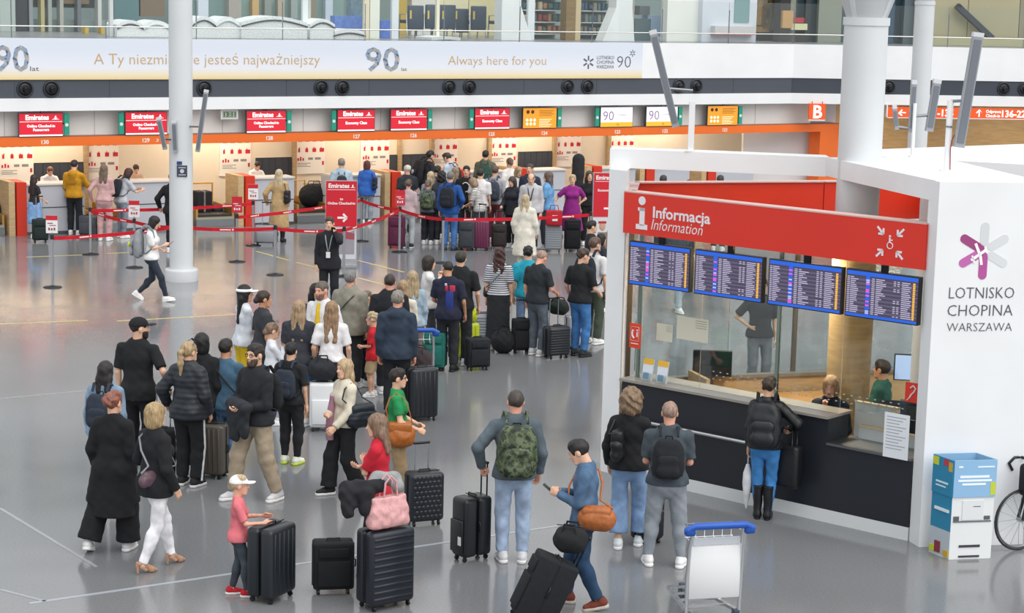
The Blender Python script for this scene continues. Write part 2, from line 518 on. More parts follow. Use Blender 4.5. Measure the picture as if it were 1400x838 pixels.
def hand_tpl(kind, lod):
    """right hand, wrist at origin, fingers along -z, palm facing -x, thumb towards +y"""
    key = ('hand', kind, lod)
    if key in _tp: return _tp[key]
    pr = [RC((0, 0.0, 0.02), (0, 0.0, -0.03), 0.026, 0.028, fl=1.25, n=(1, 0, 0)),
          RC((0, 0.012, -0.03), (0, 0.016, -0.085), 0.026, 0.024, fl=1.5, n=(1, 0, 0), k=0.02),
          RC((0, -0.014, -0.03), (0, -0.018, -0.08), 0.026, 0.024, fl=1.5, n=(1, 0, 0), k=0.02)]
    curl = {'relax': 28, 'grip': 78, 'flat': 6}[kind]
    for i, (y, L_) in enumerate([(0.031, 0.074), (0.010, 0.083), (-0.011, 0.077), (-0.031, 0.06)]):
        p = Vector((0, y, -0.085)); ang = 8 if kind != 'grip' else 25
        for s, fr in ((0, 0.45), (1, 0.32), (2, 0.23)):
            ang += curl * (0.55 if s == 0 else 1.0)
            d = Vector((-math.sin(math.radians(ang)), 0, -math.cos(math.radians(ang))))
            q = p + d * L_ * fr
            pr.append(RC(p, q, 0.0092 - 0.0009 * s, 0.0085 - 0.0009 * s, k=0.006))
            p = q
    tb = [(-0.006, 0.026, -0.025), (-0.016, 0.046, -0.055), (-0.026, 0.052, -0.083), (-0.034, 0.047, -0.105)]
    if kind == 'grip': tb = [(-0.006, 0.026, -0.025), (-0.024, 0.045, -0.052), (-0.042, 0.04, -0.075), (-0.052, 0.02, -0.09)]
    for a, b, r in ((0, 1, 0.0135), (1, 2, 0.0115), (2, 3, 0.0098)):
        pr.append(RC(tb[a], tb[b], r, r * 0.9, k=0.012))
    _tp[key] = solid(pr, 0.006 if lod else 0.0105, 0.012)
    return _tp[key]

FACE = [EL((0, 0.1, -0.05), (0.078, 0.088, 0.118), sub=True)]
def hair_tpl(style, lod):
    key = ('hair', style, lod)
    if key in _tp: return _tp[key]
    S = []; noise = 0.0015; nf = 1.6; clips = []
    cap = lambda g: [EL((0, -0.016, 0.037), (0.077 + g, 0.098 + g, 0.089 + g))]
    ears = [EL((0.088, 0.012, -0.012), (0.03, 0.036, 0.05), sub=True), EL((-0.088, 0.012, -0.012), (0.03, 0.036, 0.05), sub=True)]
    if style in ('short', 'tousled'):
        S = cap(0.009) + [EL((0, 0.02, 0.1), (0.056, 0.05, 0.027), k=0.03)] + FACE + ears
        clips = [lambda X, Y, Z: -0.072 - Z + 0 * X + 0 * Y]
        if style == 'tousled': noise = 0.005
    elif style == 'buzz':
        S = cap(0.0045) + [EL((0, 0.11, -0.045), (0.08, 0.085, 0.112), sub=True)] + ears
        clips = [lambda X, Y, Z: -0.06 - Z + 0 * X + 0 * Y]
    elif style == 'fringe':      # bald crown, hair round the sides
        S = cap(0.006) + [EL((0, 0.03, 0.12), (0.072, 0.11, 0.075), sub=True)] + FACE + ears
        clips = [lambda X, Y, Z: -0.06 - Z + 0 * X + 0 * Y]
    elif style in ('bob', 'curly', 'afro'):
        g = {'bob': 0.016, 'curly': 0.03, 'afro': 0.045}[style]
        S = cap(g) + [EL((0, -0.03, -0.045), (0.086 + g, 0.085 + g * 0.6, 0.115), k=0.03)] + [EL((0, 0.105, -0.055), (0.066, 0.095, 0.118), sub=True)]
        if style != 'bob': noise = 0.007; nf = 1.5
    elif style in ('long', 'verylong', 'wavy'):
        L_ = {'long': -0.27, 'verylong': -0.40, 'wavy': -0.27}[style]
        S = cap(0.014) + [EL((0, -0.03, -0.045), (0.094, 0.088, 0.125), k=0.03),
                          RC((-0.045, -0.065, -0.08), (-0.05, -0.1, L_), 0.058, 0.04, fl=1.35, k=0.04),
                          RC((0.045, -0.065, -0.08), (0.05, -0.1, L_), 0.058, 0.04, fl=1.35, k=0.04)] + [EL((0, 0.105, -0.055), (0.064, 0.095, 0.13), sub=True)]
        if style == 'wavy': noise = 0.007
    elif style in ('ponytail', 'bun', 'updo'):
        S = cap(0.010) + FACE + ears
        if style == 'ponytail':
            S += [RC((0, -0.1, 0.035), (0, -0.145, 0.01), 0.022, 0.03), RC((0, -0.145, 0.01), (0, -0.135, -0.12), 0.03, 0.036), RC((0, -0.135, -0.12), (0, -0.125, -0.3), 0.036, 0.014)]
        elif style == 'bun': S += [EL((0, -0.115, -0.012), (0.05, 0.042, 0.045), k=0.015)]
        else: S += [EL((0, -0.09, 0.04), (0.07, 0.06, 0.07), k=0.02), EL((0.02, 0.0, 0.11), (0.05, 0.06, 0.03), k=0.02)]; noise = 0.005
        clips = [lambda X, Y, Z: -(0.5 + Z) + 0 * X + 0 * Y]
    V, F = solid(S, 0.0075 if lod else 0.013, 0.02, noise=noise, nf=nf, clips=clips)
    _tp[key] = npmesh('hair', V, F)
    return _tp[key]

def shoe_tpl(style, part, lod):
    """one shoe, ankle above origin, toe along +y, sole at z=0"""
    key = ('shoe', style, part, lod)
    if key in _tp: return _tp[key]
    vx = 0.008 if lod else 0.014
    gz = lambda h: (lambda X, Y, Z: h - Z + 0 * X + 0 * Y)
    if style == 'heel':
        if part == 'upper':
            pr = [RC((0, -0.035, 0.115), (0, 0.035, 0.085), 0.03, 0.026), RC((0, 0.035, 0.085), (0, 0.11, 0.03), 0.027, 0.034, k=0.03), RC((0, 0.11, 0.03), (0, 0.165, 0.02), 0.034, 0.016),
                  EL((0, 0.0, 0.15), (0.03, 0.06, 0.045), sub=True)]
            V, F = solid(pr, vx, 0.02, clips=[gz(0.003)])
        else:
            V, F = solid([RC((0, -0.05, 0.1), (0, -0.045, 0.008), 0.018, 0.01, flat=True)], vx * 0.7, 0.01, clips=[gz(0.0)])
    elif style == 'boot':
        if part == 'upper':
            pr = [RC((0, -0.045, 0.05), (0, 0.13, 0.04), 0.042, 0.036, k=0.03), RC((0, -0.02, 0.06), (0, -0.02, 0.42), 0.048, 0.062, k=0.04, flat=True)]
            V, F = solid(pr, vx, 0.03, noise=0.002, clips=[gz(0.018)])
        else:
            V, F = solid([RC((0, -0.045, 0.02), (0, 0.13, 0.02), 0.042, 0.038)], vx, 0.02, clips=[gz(0.0), lambda X, Y, Z: Z - 0.024 + 0 * X + 0 * Y])
    else:
        if part == 'upper':
            pr = [RC((0, -0.045, 0.058), (0, 0.05, 0.05), 0.043, 0.042, k=0.03), RC((0, 0.05, 0.05), (0, 0.135, 0.036), 0.043, 0.036, k=0.03),
                  RC((0, -0.03, 0.07), (0, -0.02, 0.115), 0.044, 0.046, k=0.03, flat=True)]
            V, F = solid(pr, vx, 0.03, clips=[gz(0.022)])
        else:
            pr = [RC((0, -0.05, 0.018), (0, 0.05, 0.018), 0.047, 0.044), RC((0, 0.05, 0.018), (0, 0.138, 0.018), 0.046, 0.042)]
            V, F = solid(pr, vx * 0.8, 0.02, clips=[gz(0.0), lambda X, Y, Z: Z - 0.034 + 0 * X + 0 * Y])
    _tp[key] = npmesh('shoe', V, F)
    return _tp[key]

def bone(a, t, l1, l2, hint):
    """two-bone reach: middle joint and end"""
    a = np.array(a, float); t = np.array(t, float); d = t - a; L_ = np.linalg.norm(d)
    mx = (l1 + l2) * 0.998
    if L_ > mx: t = a + d / L_ * mx; d = t - a; L_ = mx
    u = d / L_
    x = (l1 * l1 - l2 * l2 + L_ * L_) / (2 * L_)
    h = math.sqrt(max(l1 * l1 - x * x, 0))
    hv = np.array(hint, float); hv = hv - u * (hv @ u); hv /= max(np.linalg.norm(hv), 1e-6)
    return a + u * x + hv * h, t

ARMS = {  # wrist from shoulder (out, forward, up), elbow hint (out, forward, up), hand
    'down': ((0.05, 0.03, -0.53), (0.4, -1, 0), 'relax'), 'relax': ((0.07, 0.10, -0.50), (0.5, -1, 0), 'relax'),
    'pocket': ((0.03, 0.07, -0.43), (0.8, -1, 0), 'grip'), 'hip': ((-0.02, 0.04, -0.36), (1, -0.6, 0), 'grip'),
    'phone': ((-0.13, 0.27, -0.22), (0.4, -0.5, -1), 'grip'), 'fold': ((-0.27, 0.19, -0.2), (1.0, -0.1, -0.7), 'relax'),
    'counter': ((-0.02, 0.38, -0.2), (0.6, -0.2, -1), 'flat'), 'ear': ((-0.07, 0.1, 0.09), (0.8, 0.2, -1), 'grip'),
    'strap': ((-0.06, 0.15, -0.16), (0.5, -0.2, -1), 'grip'), 'side': ((0.16, 0.06, -0.44), (0.6, -1, 0), 'grip'),
    'back': ((0.1, -0.22, -0.44), (0.6, -1, 0), 'grip'), 'front': ((0.0, 0.27, -0.38), (0.5, -1, -0.3), 'grip'),
    'swingf': ((0.04, 0.24, -0.45), (0.3, -1, 0), 'relax'), 'swingb': ((0.07, -0.22, -0.47), (0.3, -1, 0), 'relax'),
    'chin': ((-0.12, 0.2, 0.0), (0.5, 0, -1), 'grip'), 'up': ((0.05, 0.3, 0.0), (0.6, 0, -1), 'relax'),
    'belly': ((-0.14, 0.22, -0.33), (0.7, -0.6, -0.4), 'relax'), 'out': ((0.3, 0.15, -0.36), (0.5, -1, -0.3), 'grip')}

LEGS = {  'sit': ((0.1, 0.42, 0, 0, 4), (-0.1, 0.42, 0, 0, -4)),  # right foot, left foot: (x, y, lift, pitch, yaw)
    'stand': ((0.1, 0.0, 0, 0, 10), (-0.1, 0.02, 0, 0, -10)), 'close': ((0.065, 0.0, 0, 0, 6), (-0.065, 0.02, 0, 0, -6)),
    'wide': ((0.17, 0.0, 0, 0, 14), (-0.17, 0.03, 0, 0, -14)), 'contra': ((0.08, -0.06, 0, 0, 6), (-0.13, 0.12, 0, 0, -18)),
    'contrar': ((0.13, 0.12, 0, 0, 18), (-0.08, -0.06, 0, 0, -6)),
    'walk': ((0.07, 0.3, 0.0, -8, 4), (-0.07, -0.3, 0.05, 32, -4)), 'walkl': ((0.07, -0.3, 0.05, 32, 4), (-0.07, 0.3, 0.0, -8, -4)),
    'step': ((0.09, 0.17, 0, 0, 6), (-0.09, -0.17, 0.015, 12, -8)), 'stepl': ((0.09, -0.17, 0.015, 12, 6), (-0.09, 0.17, 0, 0, -8))}

SKIN = {'fair': '#e0b296', 'tan': '#c99475', 'pink': '#e3a88f', 'dark': '#a8745a'}
PEOPLE = {}
def person(key, label, head, feet=None, h=None, face=0, sex='m', skin='fair', hair=('short', '#2a211c'), top=None, bottom=None,
           shoes=('sneaker', '#ececec', '#f4f4f4'), legs='stand', ra='down', la='down', lean=0, yaw=0, nod=0, bulk=1.0, group=None,
           cap=None, glasses=None, beard=None, extra=None, cat='person', seat=None):
    if feet is not None:
        P = at(*feet)
        if h is None: h = height_at(P, head[1])
    else:
        P = at(head[0], head[1], (h - 0.385 * h / 1.755 if legs == 'sit' else h) + (seat or 0)); P.z = 0
    return make_person(key, label, P, h, face, sex, skin, hair, top, bottom, shoes, legs, ra, la, lean, yaw, nod, bulk, group, cap, glasses, beard, extra, cat, seat)

def make_person(key, label, P, h, face, sex, skin, hair, top, bottom, shoes, legs, ra, la, lean, yaw, nod, bulk, group, cap, glasses, beard, extra, cat, seat=None):
    s = h / 1.755
    dist = (Vector((P.x, P.y, 1)) - CAMP).length
    lod = dist < 29
    vox = min(max(dist * 0.00062, 0.0125), 0.026)
    fem = sex == 'f'
    kid = h < 1.4
    shw = (0.165 if fem else 0.19) * (1 + (bulk - 1) * 0.5)
    hpw = 0.095
    hs = (1.0 if not kid else min(1.22, 0.5 + 0.5 * 1.75 / h))      # head size relative to scale
    rs = random.Random(hash(label) % 1000 if False else sum(map(ord, label)))
    # ---- legs
    sit = legs == 'sit'
    fr, fl = LEGS[legs] if isinstance(legs, str) else legs
    ank = [np.array((f[0] * s, f[1] * s, 0.085 * s + f[2] * s)) for f in (fr, fl)]
    hipz = 0.925 * s
    for A in ank:
        hx = hpw * s if A[0] > 0 else -hpw * s
        q = 0.838 * s
        hipz = min(hipz, A[2] + math.sqrt(max(q * q - (A[0] - hx) ** 2 - A[1] ** 2, 0.05)))
    if sit: hipz = 0.54 * s
    dz = hipz - 0.925 * s
    hips = [np.array((hpw * s, 0, hipz)), np.array((-hpw * s, 0, hipz))]
    knees = [bone(hips[i], ank[i], 0.432 * s, 0.412 * s, (0.12 * (1 if i == 0 else -1), 1, 0.8 if sit else 0))[0] for i in (0, 1)]
    # ---- upper body posed about the hips
    ca, sa = math.cos(math.radians(lean)), math.sin(math.radians(lean))
    def U(x, y, z):
        X, Y, Z = x * s, y * s, (z - 0.95) * s
        return np.array((X, Y * ca + Z * sa, Z * ca - Y * sa + 0.95 * s + dz))
    nrm = np.array((0, ca, -sa))
    bk = bulk
    arms = []
    for sd, A in ((1, ra), (-1, la)):
        w, hint, hk = ARMS[A] if isinstance(A, str) else A
        S = U(sd * (shw - 0.004), -0.005, 1.402)
        T = S + np.array((sd * w[0], w[1], w[2])) * s
        el, wr = bone(S, T, 0.285 * s, 0.255 * s, (sd * hint[0], hint[1], hint[2]))
        arms.append((S, el, wr, hk, sd))
    wr_h = 0.135 if fem else 0.142
    def torso(g, hem=None, kk=None):
        W = [(0.96, 0.162 if fem else 0.155), (1.10, 0.122 if fem else 0.14), (1.30, 0.142 if fem else 0.16), (1.395, 0.115 if fem else 0.13)]
        out = []
        for (z0, r0), (z1, r1) in zip(W[:-1], W[1:]):
            out.append(RC(U(0, 0, z0), U(0, 0, z1), (r0 * bk + g) * s, (r1 * bk + g) * s, fl=1.42, n=nrm))
        out.append(RC(U(-shw * 0.8, -0.01, 1.402), U(shw * 0.8, -0.01, 1.402), (0.043 + g * 0.8) * s))
        out.append(RC(U(-shw * 0.55, -0.012, 1.422), U(0, -0.015, 1.475), (0.034 + g * 0.7) * s, (0.05 + g * 0.7) * s))
        out.append(RC(U(shw * 0.55, -0.012, 1.422), U(0, -0.015, 1.475), (0.034 + g * 0.7) * s, (0.05 + g * 0.7) * s))
        if fem and not kid:
            out += [EL(U(sd * 0.07, 0.085, 1.27), np.array((0.062, 0.05, 0.06)) * s + g * s, k=0.04) for sd in (1, -1)]
        if bk > 1.1: out.append(EL(U(0, 0.05, 1.1), np.array((0.14, 0.12, 0.14)) * s * (bk ** 0.7) + g * s * 0.5, k=0.05))
        return out
    def glute(g):
        return [EL((sd * 0.075 * s, -0.045 * s, hipz + 0.0), np.array((0.085, 0.085, 0.095)) * s * (bk ** 0.5) + g * s, k=0.04) for sd in (1, -1)]
    def legp(i, g0, g1, g2, end=1.0, k=None):
        hp, kn, an = hips[i], knees[i], ank[i] + np.array((0, 0, -0.0 * s))
        b = bk ** 0.5
        o = [RC(hp, kn, (0.080 * b + g0) * s, (0.054 * b + g1) * s, k=k, flat=(end <= 0.5))] if end > 0.5 else \
            [RC(hp, hp + (kn - hp) * (end / 0.5), (0.080 * b + g0) * s, (0.080 * b + g1) * s, k=k, flat=True)]
        if end > 0.5:
            t = (end - 0.5) / 0.5
            e = kn + (an - kn) * t
            o.append(RC(kn, e, (0.053 * b + g1) * s, ((0.053 + (0.034 - 0.053) * t) * b + g2) * s, k=k, flat=True))
            if t > 0.5: o.append(EL(kn * 0.68 + an * 0.32 + np.array((0, -0.018 * s, 0)), np.array((0.05 * b + g1 * 0.8, 0.05 * b + g1 * 0.8, 0.1)) * s, k=0.03))
        return o
    # ---- body (skin)
    tk, tc_, to = (top + ({},))[:3] if top else (None, None, {})
    bkd, bc, bo = (bottom + ({},))[:3] if bottom else (None, None, {})
    slv = to.get('sleeve', {'tee': 0.42, 'tank': 0.0, 'polo': 0.42}.get(tk, 1.0))
    pr = torso(-0.014)
    for (S, el, wr, hk, sd) in arms:
        c1 = -0.008 if slv > 0.4 else 0.0
        c2 = -0.006 if slv > 0.8 else 0.0
        pr += [RC(S, el, (0.047 * bk ** 0.5 + c1) * s, (0.037 * bk ** 0.5 + c1) * s), RC(el, wr, (0.037 * bk ** 0.5 + c2) * s, (0.0255 + c2 * 0.5) * s, k=0.02)]
    bare = bo.get('end', {'short': 0.42, 'skirt': 0.45, 'none': 0.0}.get(bkd, 1.0))
    for i in (0, 1):
        g = -0.012 if bare > 0.9 else 0.0
        pr += legp(i, -0.012, g, g * 0.5, k=0.03)
        a = ank[i]
        pr.append(RC(a, a + np.array((0, 0.05 * s, -0.045 * s)), 0.033 * s, 0.028 * s))
    V, F = solid(pr, vox * 1.5, 0.03)
    feat = np.zeros((len(V), 3), np.float32)
    parts = [(V, F, feat)]
    # head
    hc = U(0, -0.018, 1.472)
    Hm = Matrix.Translation(Vector(hc)) @ RX(-(nod + lean * 0.4) * 0.45) @ RZ(-yaw) @ RX(-(nod + lean * 0.4) * 0.55) @ Matrix.Scale(s * hs, 4) @ TR(0, 0.03, 0.163)
    hv, hf, hft = head_tpl(sex, lod)
    Mn = np.array(Hm)
    parts.append((hv @ Mn[:3, :3].T + Mn[:3, 3], hf, hft))
    hands = []
    for (S, el, wr, hk, sd) in arms:
        d = Vector(wr - el).normalized()
        z = -d
        y = Vector((-sd * 0.25, 1.0, 0.15)) if abs(d.y) < 0.75 else Vector((-sd * 0.35, 0.1, 1.0))
        y = (y - z * y.dot(z)).normalized()
        x = y.cross(z)
        R = Matrix((x, y, z)).transposed()
        hv, hf = hand_tpl(hk, lod)
        hv = hv.copy()
        if sd < 0: hv[:, 0] *= -1; hf = hf[:, ::-1]
        sz = s * (0.93 if fem else 1.0) * (1.0 if not kid else 1.05)
        W = hv @ (np.array(R).T * sz) + wr
        parts.append((W, hf, np.zeros((len(hv), 3), np.float32)))
        hands.append(Vector(wr) + d * 0.075 * s)
    off = 0; VV = []; FF = []; FT = []
    for v, f, t in parts:
        VV.append(v); FF.append(f + off); FT.append(t); off += len(v)
    me = npmesh('person', np.concatenate(VV), np.concatenate(FF), np.concatenate(FT))
    M = TR(P.x, P.y, P.z + (seat or 0)) @ RZ(-face)
    body = link('person', me, mat(SKIN.get(skin, skin), 'skin'))
    body.matrix_world = M
    tag(body, label, cat, group)
    # ---- bottom
    nz = 0.0022 if vox < 0.02 else 0.0016
    if bkd and bkd != 'none':
        mk = bo.get('mat', 'denim' if bkd in ('jeans', 'slim') else 'cloth')
        g0, g1, g2 = {'jeans': (0.016, 0.02, 0.026), 'slim': (0.012, 0.012, 0.012), 'trousers': (0.02, 0.024, 0.034), 'wide': (0.03, 0.055, 0.085),
                      'cargo': (0.03, 0.036, 0.034), 'jogger': (0.024, 0.026, 0.014), 'short': (0.022, 0.03, 0.03), 'skirt': (0.03, 0.05, 0.05)}[bkd]
        g0, g1, g2 = [g + bo.get('loose', 0) for g in (g0, g1, g2)]
        pr = glute(0.016) + [RC(np.array((0, 0, hipz + 0.0)), U(0, 0, 1.06), (0.158 * bk + 0.016) * s, (0.135 * bk + 0.018) * s, fl=1.35, n=nrm)]
        if bkd == 'skirt':
            zb = bo.get('hem', 0.45) * s
            pr.append(RC((0, 0, hipz), (0, 0, zb), 0.19 * s, (0.24 + bo.get('flare', 0)) * s, fl=1.15, flat=True))
        else:
            for i in (0, 1): pr += legp(i, g0, g1, g2, end=bo.get('end', {'short': 0.42}.get(bkd, 0.97)), k=0.025)
        wz = U(0, 0, 1.06 if (to.get('tuck') or tk is None) else (1.0 if tk != 'tank' else 1.02))[2]
        V, F = solid(pr, vox, 0.03, noise=nz, seed=rs.random() * 9, clips=[lambda X, Y, Z: Z - wz + 0 * X + 0 * Y])
        link({'short': 'shorts', 'skirt': 'skirt', 'jeans': 'jeans'}.get(bkd, 'trousers'), npmesh('trousers', V, F), mat(bc, mk), body)
        if bo.get('stripe'):
            for i in (0, 1):
                sd = 1 if i == 0 else -1
                b = MB()
                pts = [hips[i] + np.array((sd * (0.08 + g0 + 0.008) * s, 0, 0)), knees[i] + np.array((sd * (0.054 + g1 + 0.008) * s, 0, 0)), ank[i] + np.array((sd * (0.034 + g2 + 0.006) * s, 0, 0))]
                b.tube(pts, 0.013 * s, 8, flat=1.0)
                b.build('side_stripe', mat(bo['stripe'], 'cloth'), body)
    # ---- top
    if tk:
        g = {'tee': 0.014, 'tank': 0.01, 'polo': 0.014, 'shirt': 0.017, 'sweater': 0.02, 'hoodie': 0.03, 'jacket': 0.03, 'puffer': 0.045, 'coat': 0.034,
             'dress': 0.018, 'blouse': 0.022, 'suit': 0.024}[tk] + to.get('loose', 0)
        hem = 1.01 if to.get('tuck') else to.get('hem', {'coat': 0.5, 'dress': 0.3, 'blouse': 0.9, 'jacket': 0.86, 'suit': 0.82, 'hoodie': 0.88, 'puffer': 0.84, 'tank': 0.93}.get(tk, 0.885))
        pr = torso(g)
        if hem < 0.96:
            zb = hem * s + dz
            gw = to.get('flare', {'coat': 0.06, 'dress': 0.1}.get(tk, 0.008))
            pr.append(RC(U(0, 0, 1.08), np.array((0, 0.0, zb - 0.05 * s)), (0.14 * bk + g) * s, (0.176 * bk + g + gw) * s, fl=1.22, flat=True))
            pr += glute(g * 0.7 + 0.016)
            if bkd and bkd not in ('none', 'skirt'):
                for i in (0, 1): pr += legp(i, g0 + g * 0.4 + 0.012, g0 + g * 0.4 + 0.012, 0, end=0.45, k=0.04)
        if tk in ('hoodie',) or to.get('hood'): pr.append(EL(U(0, -0.1, 1.45), np.array((0.105, 0.055, 0.075)) * s))
        if tk in ('jacket', 'suit', 'coat', 'shirt', 'polo', 'puffer') or to.get('collar'):
            pr.append(RC(U(0, -0.02, 1.47), U(0, -0.012, 1.515), (0.075 if tk != 'puffer' else 0.085) * s, 0.066 * s, flat=True, k=0.015))
        for (S, el, wr, hk, sd) in arms:
            ga = g * 0.75 + (0.004 if tk in ('tee', 'polo', 'blouse') else 0)
            if slv > 0:
                if slv <= 0.5:
                    e = S + (el - S) * min(slv / 0.5, 1)
                    pr.append(RC(S, e, (0.05 * bk ** 0.5 + ga) * s, (0.044 * bk ** 0.5 + ga + to.get('wings', 0.004)) * s, flat=True))
                else:
                    pr.append(RC(S, el, (0.05 * bk ** 0.5 + ga) * s, (0.041 * bk ** 0.5 + ga) * s))
                    e = el + (wr - el) * ((slv - 0.5) / 0.5)
                    pr.append(RC(el, e, (0.041 * bk ** 0.5 + ga) * s, (0.031 + ga * 0.8 + to.get('cuff', 0)) * s, flat=True, k=0.02))
        neckc = U(0, 0.012, 1.535)
        pr.append(EL(neckc, np.array((0.062, 0.07, 0.065 if tk in ('tee', 'tank', 'blouse', 'dress', 'sweater') else 0.05)) * s, sub=True))
        zb = hem * s + dz
        V, F = solid(pr, vox, 0.03, noise=nz * (1.2 if tk in ('jacket', 'hoodie', 'shirt', 'puffer') else 1), seed=rs.random() * 9,
                     clips=[lambda X, Y, Z: zb - Z + 0 * X + 0 * Y])
        nm = {'tee': 't_shirt', 'polo': 'polo_shirt', 'tank': 'tank_top', 'suit': 'suit_jacket', 'puffer': 'puffer_jacket'}.get(tk, tk)
        link(nm, npmesh(nm, V, F), mat(tc_, to.get('mat', 'quilt' if tk == 'puffer' else 'cloth')), body)
    # ---- shoes
    if shoes:
        for i, f in enumerate((fr, fl)):
            A = ank[i]
            Ms = Matrix.Translation(Vector((A[0], A[1], f[2] * s))) @ RZ(-f[4])
            if f[3]:
                piv = Vector((0, 0.1 * s, 0)) if f[3] > 0 else Vector((0, -0.05 * s, 0))
                Ms = Matrix.Translation(Vector((A[0], A[1], max(0, f[2] * s * 0.15)))) @ RZ(-f[4]) @ Matrix.Translation(piv) @ RX(-f[3]) @ Matrix.Translation(-piv)
                # keep the ankle inside the shoe
                top_ = Ms @ Vector((0, 0, 0.085 * s))
                Ms = Matrix.Translation(Vector((A[0] - top_.x, A[1] - top_.y, A[2] - top_.z))) @ Ms
            Ms = Ms @ Matrix.Scale(s, 4)
            st = shoes[0]
            sh = link('shoe', shoe_tpl(st, 'upper', lod), mat(shoes[1], 'leather' if st != 'sneaker' else 'soft'), body, Ms)
            link('sole' if st != 'heel' else 'heel', shoe_tpl(st, 'sole', lod), mat(shoes[2], 'plastic'), sh)
    # ---- hair and head wear
    if hair:
        link('hair', hair_tpl(hair[0], lod), mat(hair[1], 'hair'), body, Hm)
    if beard:
        key_ = ('beard', lod)
        if key_ not in _tp:
            V, F = solid([EL((0, 0.031, -0.045), (0.064, 0.068, 0.08)), RC((-0.022, 0.064, -0.094), (0.022, 0.064, -0.094), 0.023, k=0.03),
                          EL((0, 0.1, -0.01), (0.034, 0.06, 0.042), sub=True), EL((0, 0.1, -0.056), (0.022, 0.03, 0.008), sub=True)],
                         0.0075 if lod else 0.012, 0.02, clips=[lambda X, Y, Z: Z + 0.036 - 0.25 * np.abs(X) + 0 * Y, lambda X, Y, Z: 0.012 - Y + 0 * X + 0 * Z])
            _tp[key_] = npmesh('beard', V, F)
        link('beard', _tp[key_], mat(beard, 'hair'), body, Hm)
    if cap:
        kd, cc = cap
        if ('cap', kd) not in _tp:
            bw = solid([EL((0, -0.016, 0.045), (0.09, 0.112, 0.092) if kd == 'cap' else (0.099, 0.121, 0.1))], 0.009, 0.02, clips=[lambda X, Y, Z: 0.035 - Z + 0 * X + 0 * Y] +
                       ([lambda X, Y, Z: Z - 0.075 + 0 * X + 0 * Y] if kd == 'visor' else []))
            bl = solid([RC((0, 0.06, 0.045), (0, 0.12, 0.04), 0.078, 0.075, fl=9, n=(0, -0.1, 1))], 0.007, 0.02)
            _tp[('cap', kd)] = (npmesh('cap', *bw), npmesh('brim', *bl))
        c_ = link('cap' if kd == 'cap' else 'visor', _tp[('cap', kd)][0], mat(cc, 'cloth'), body, Hm)
        link('brim', _tp[('cap', kd)][1], mat(cc, 'cloth'), c_)
    if glasses:
        up, gc = glasses
        b = MB()
        for sd in (1, -1):
            b.tube([(sd * 0.033 + 0.022 * math.cos(t), 0.094, 0.01 + 0.018 * math.sin(t)) for t in [i * math.pi / 6 for i in range(12)]], 0.003, 6, closed=True)
            b.bar((sd * 0.056, 0.092, 0.015), (sd * 0.08, -0.01, 0.012), 0.004, 0.005)
            if up: b.cyl((sd * 0.033, 0.0925, 0.01), (sd * 0.033, 0.0945, 0.01), 0.021, n=12)
        b.bar((-0.012, 0.095, 0.014), (0.012, 0.095, 0.014), 0.004, 0.004)
        b.build('sunglasses' if up else 'glasses', mat(gc, 'plastic'), body, Hm @ (TR(0, -0.012, 0.075) @ RX(28) @ TR(0, 0.015, 0.01) if up else TR()))
    PEOPLE[key] = dict(body=body, hands=hands, U=U, s=s, M=M, lean=lean, P=P, h=h, Hm=Hm, face=face, lod=lod)
    if extra: extra(PEOPLE[key])
    return PEOPLE[key]
# ------------------------------------------------------------------ luggage
def scale_px(px, py): return FPX / (at(px, py) - CAMP).length

def wheel_mesh(r=0.025):
    k = ('wheel', r)
    if k not in _tp: _tp[k] = MB().cyl((-0.011, 0, r), (0.011, 0, r), r, n=12).box((0, 0, r * 1.75), (0.02, 0.03, r * 1.3)).mesh('wheel')
    return _tp[k]

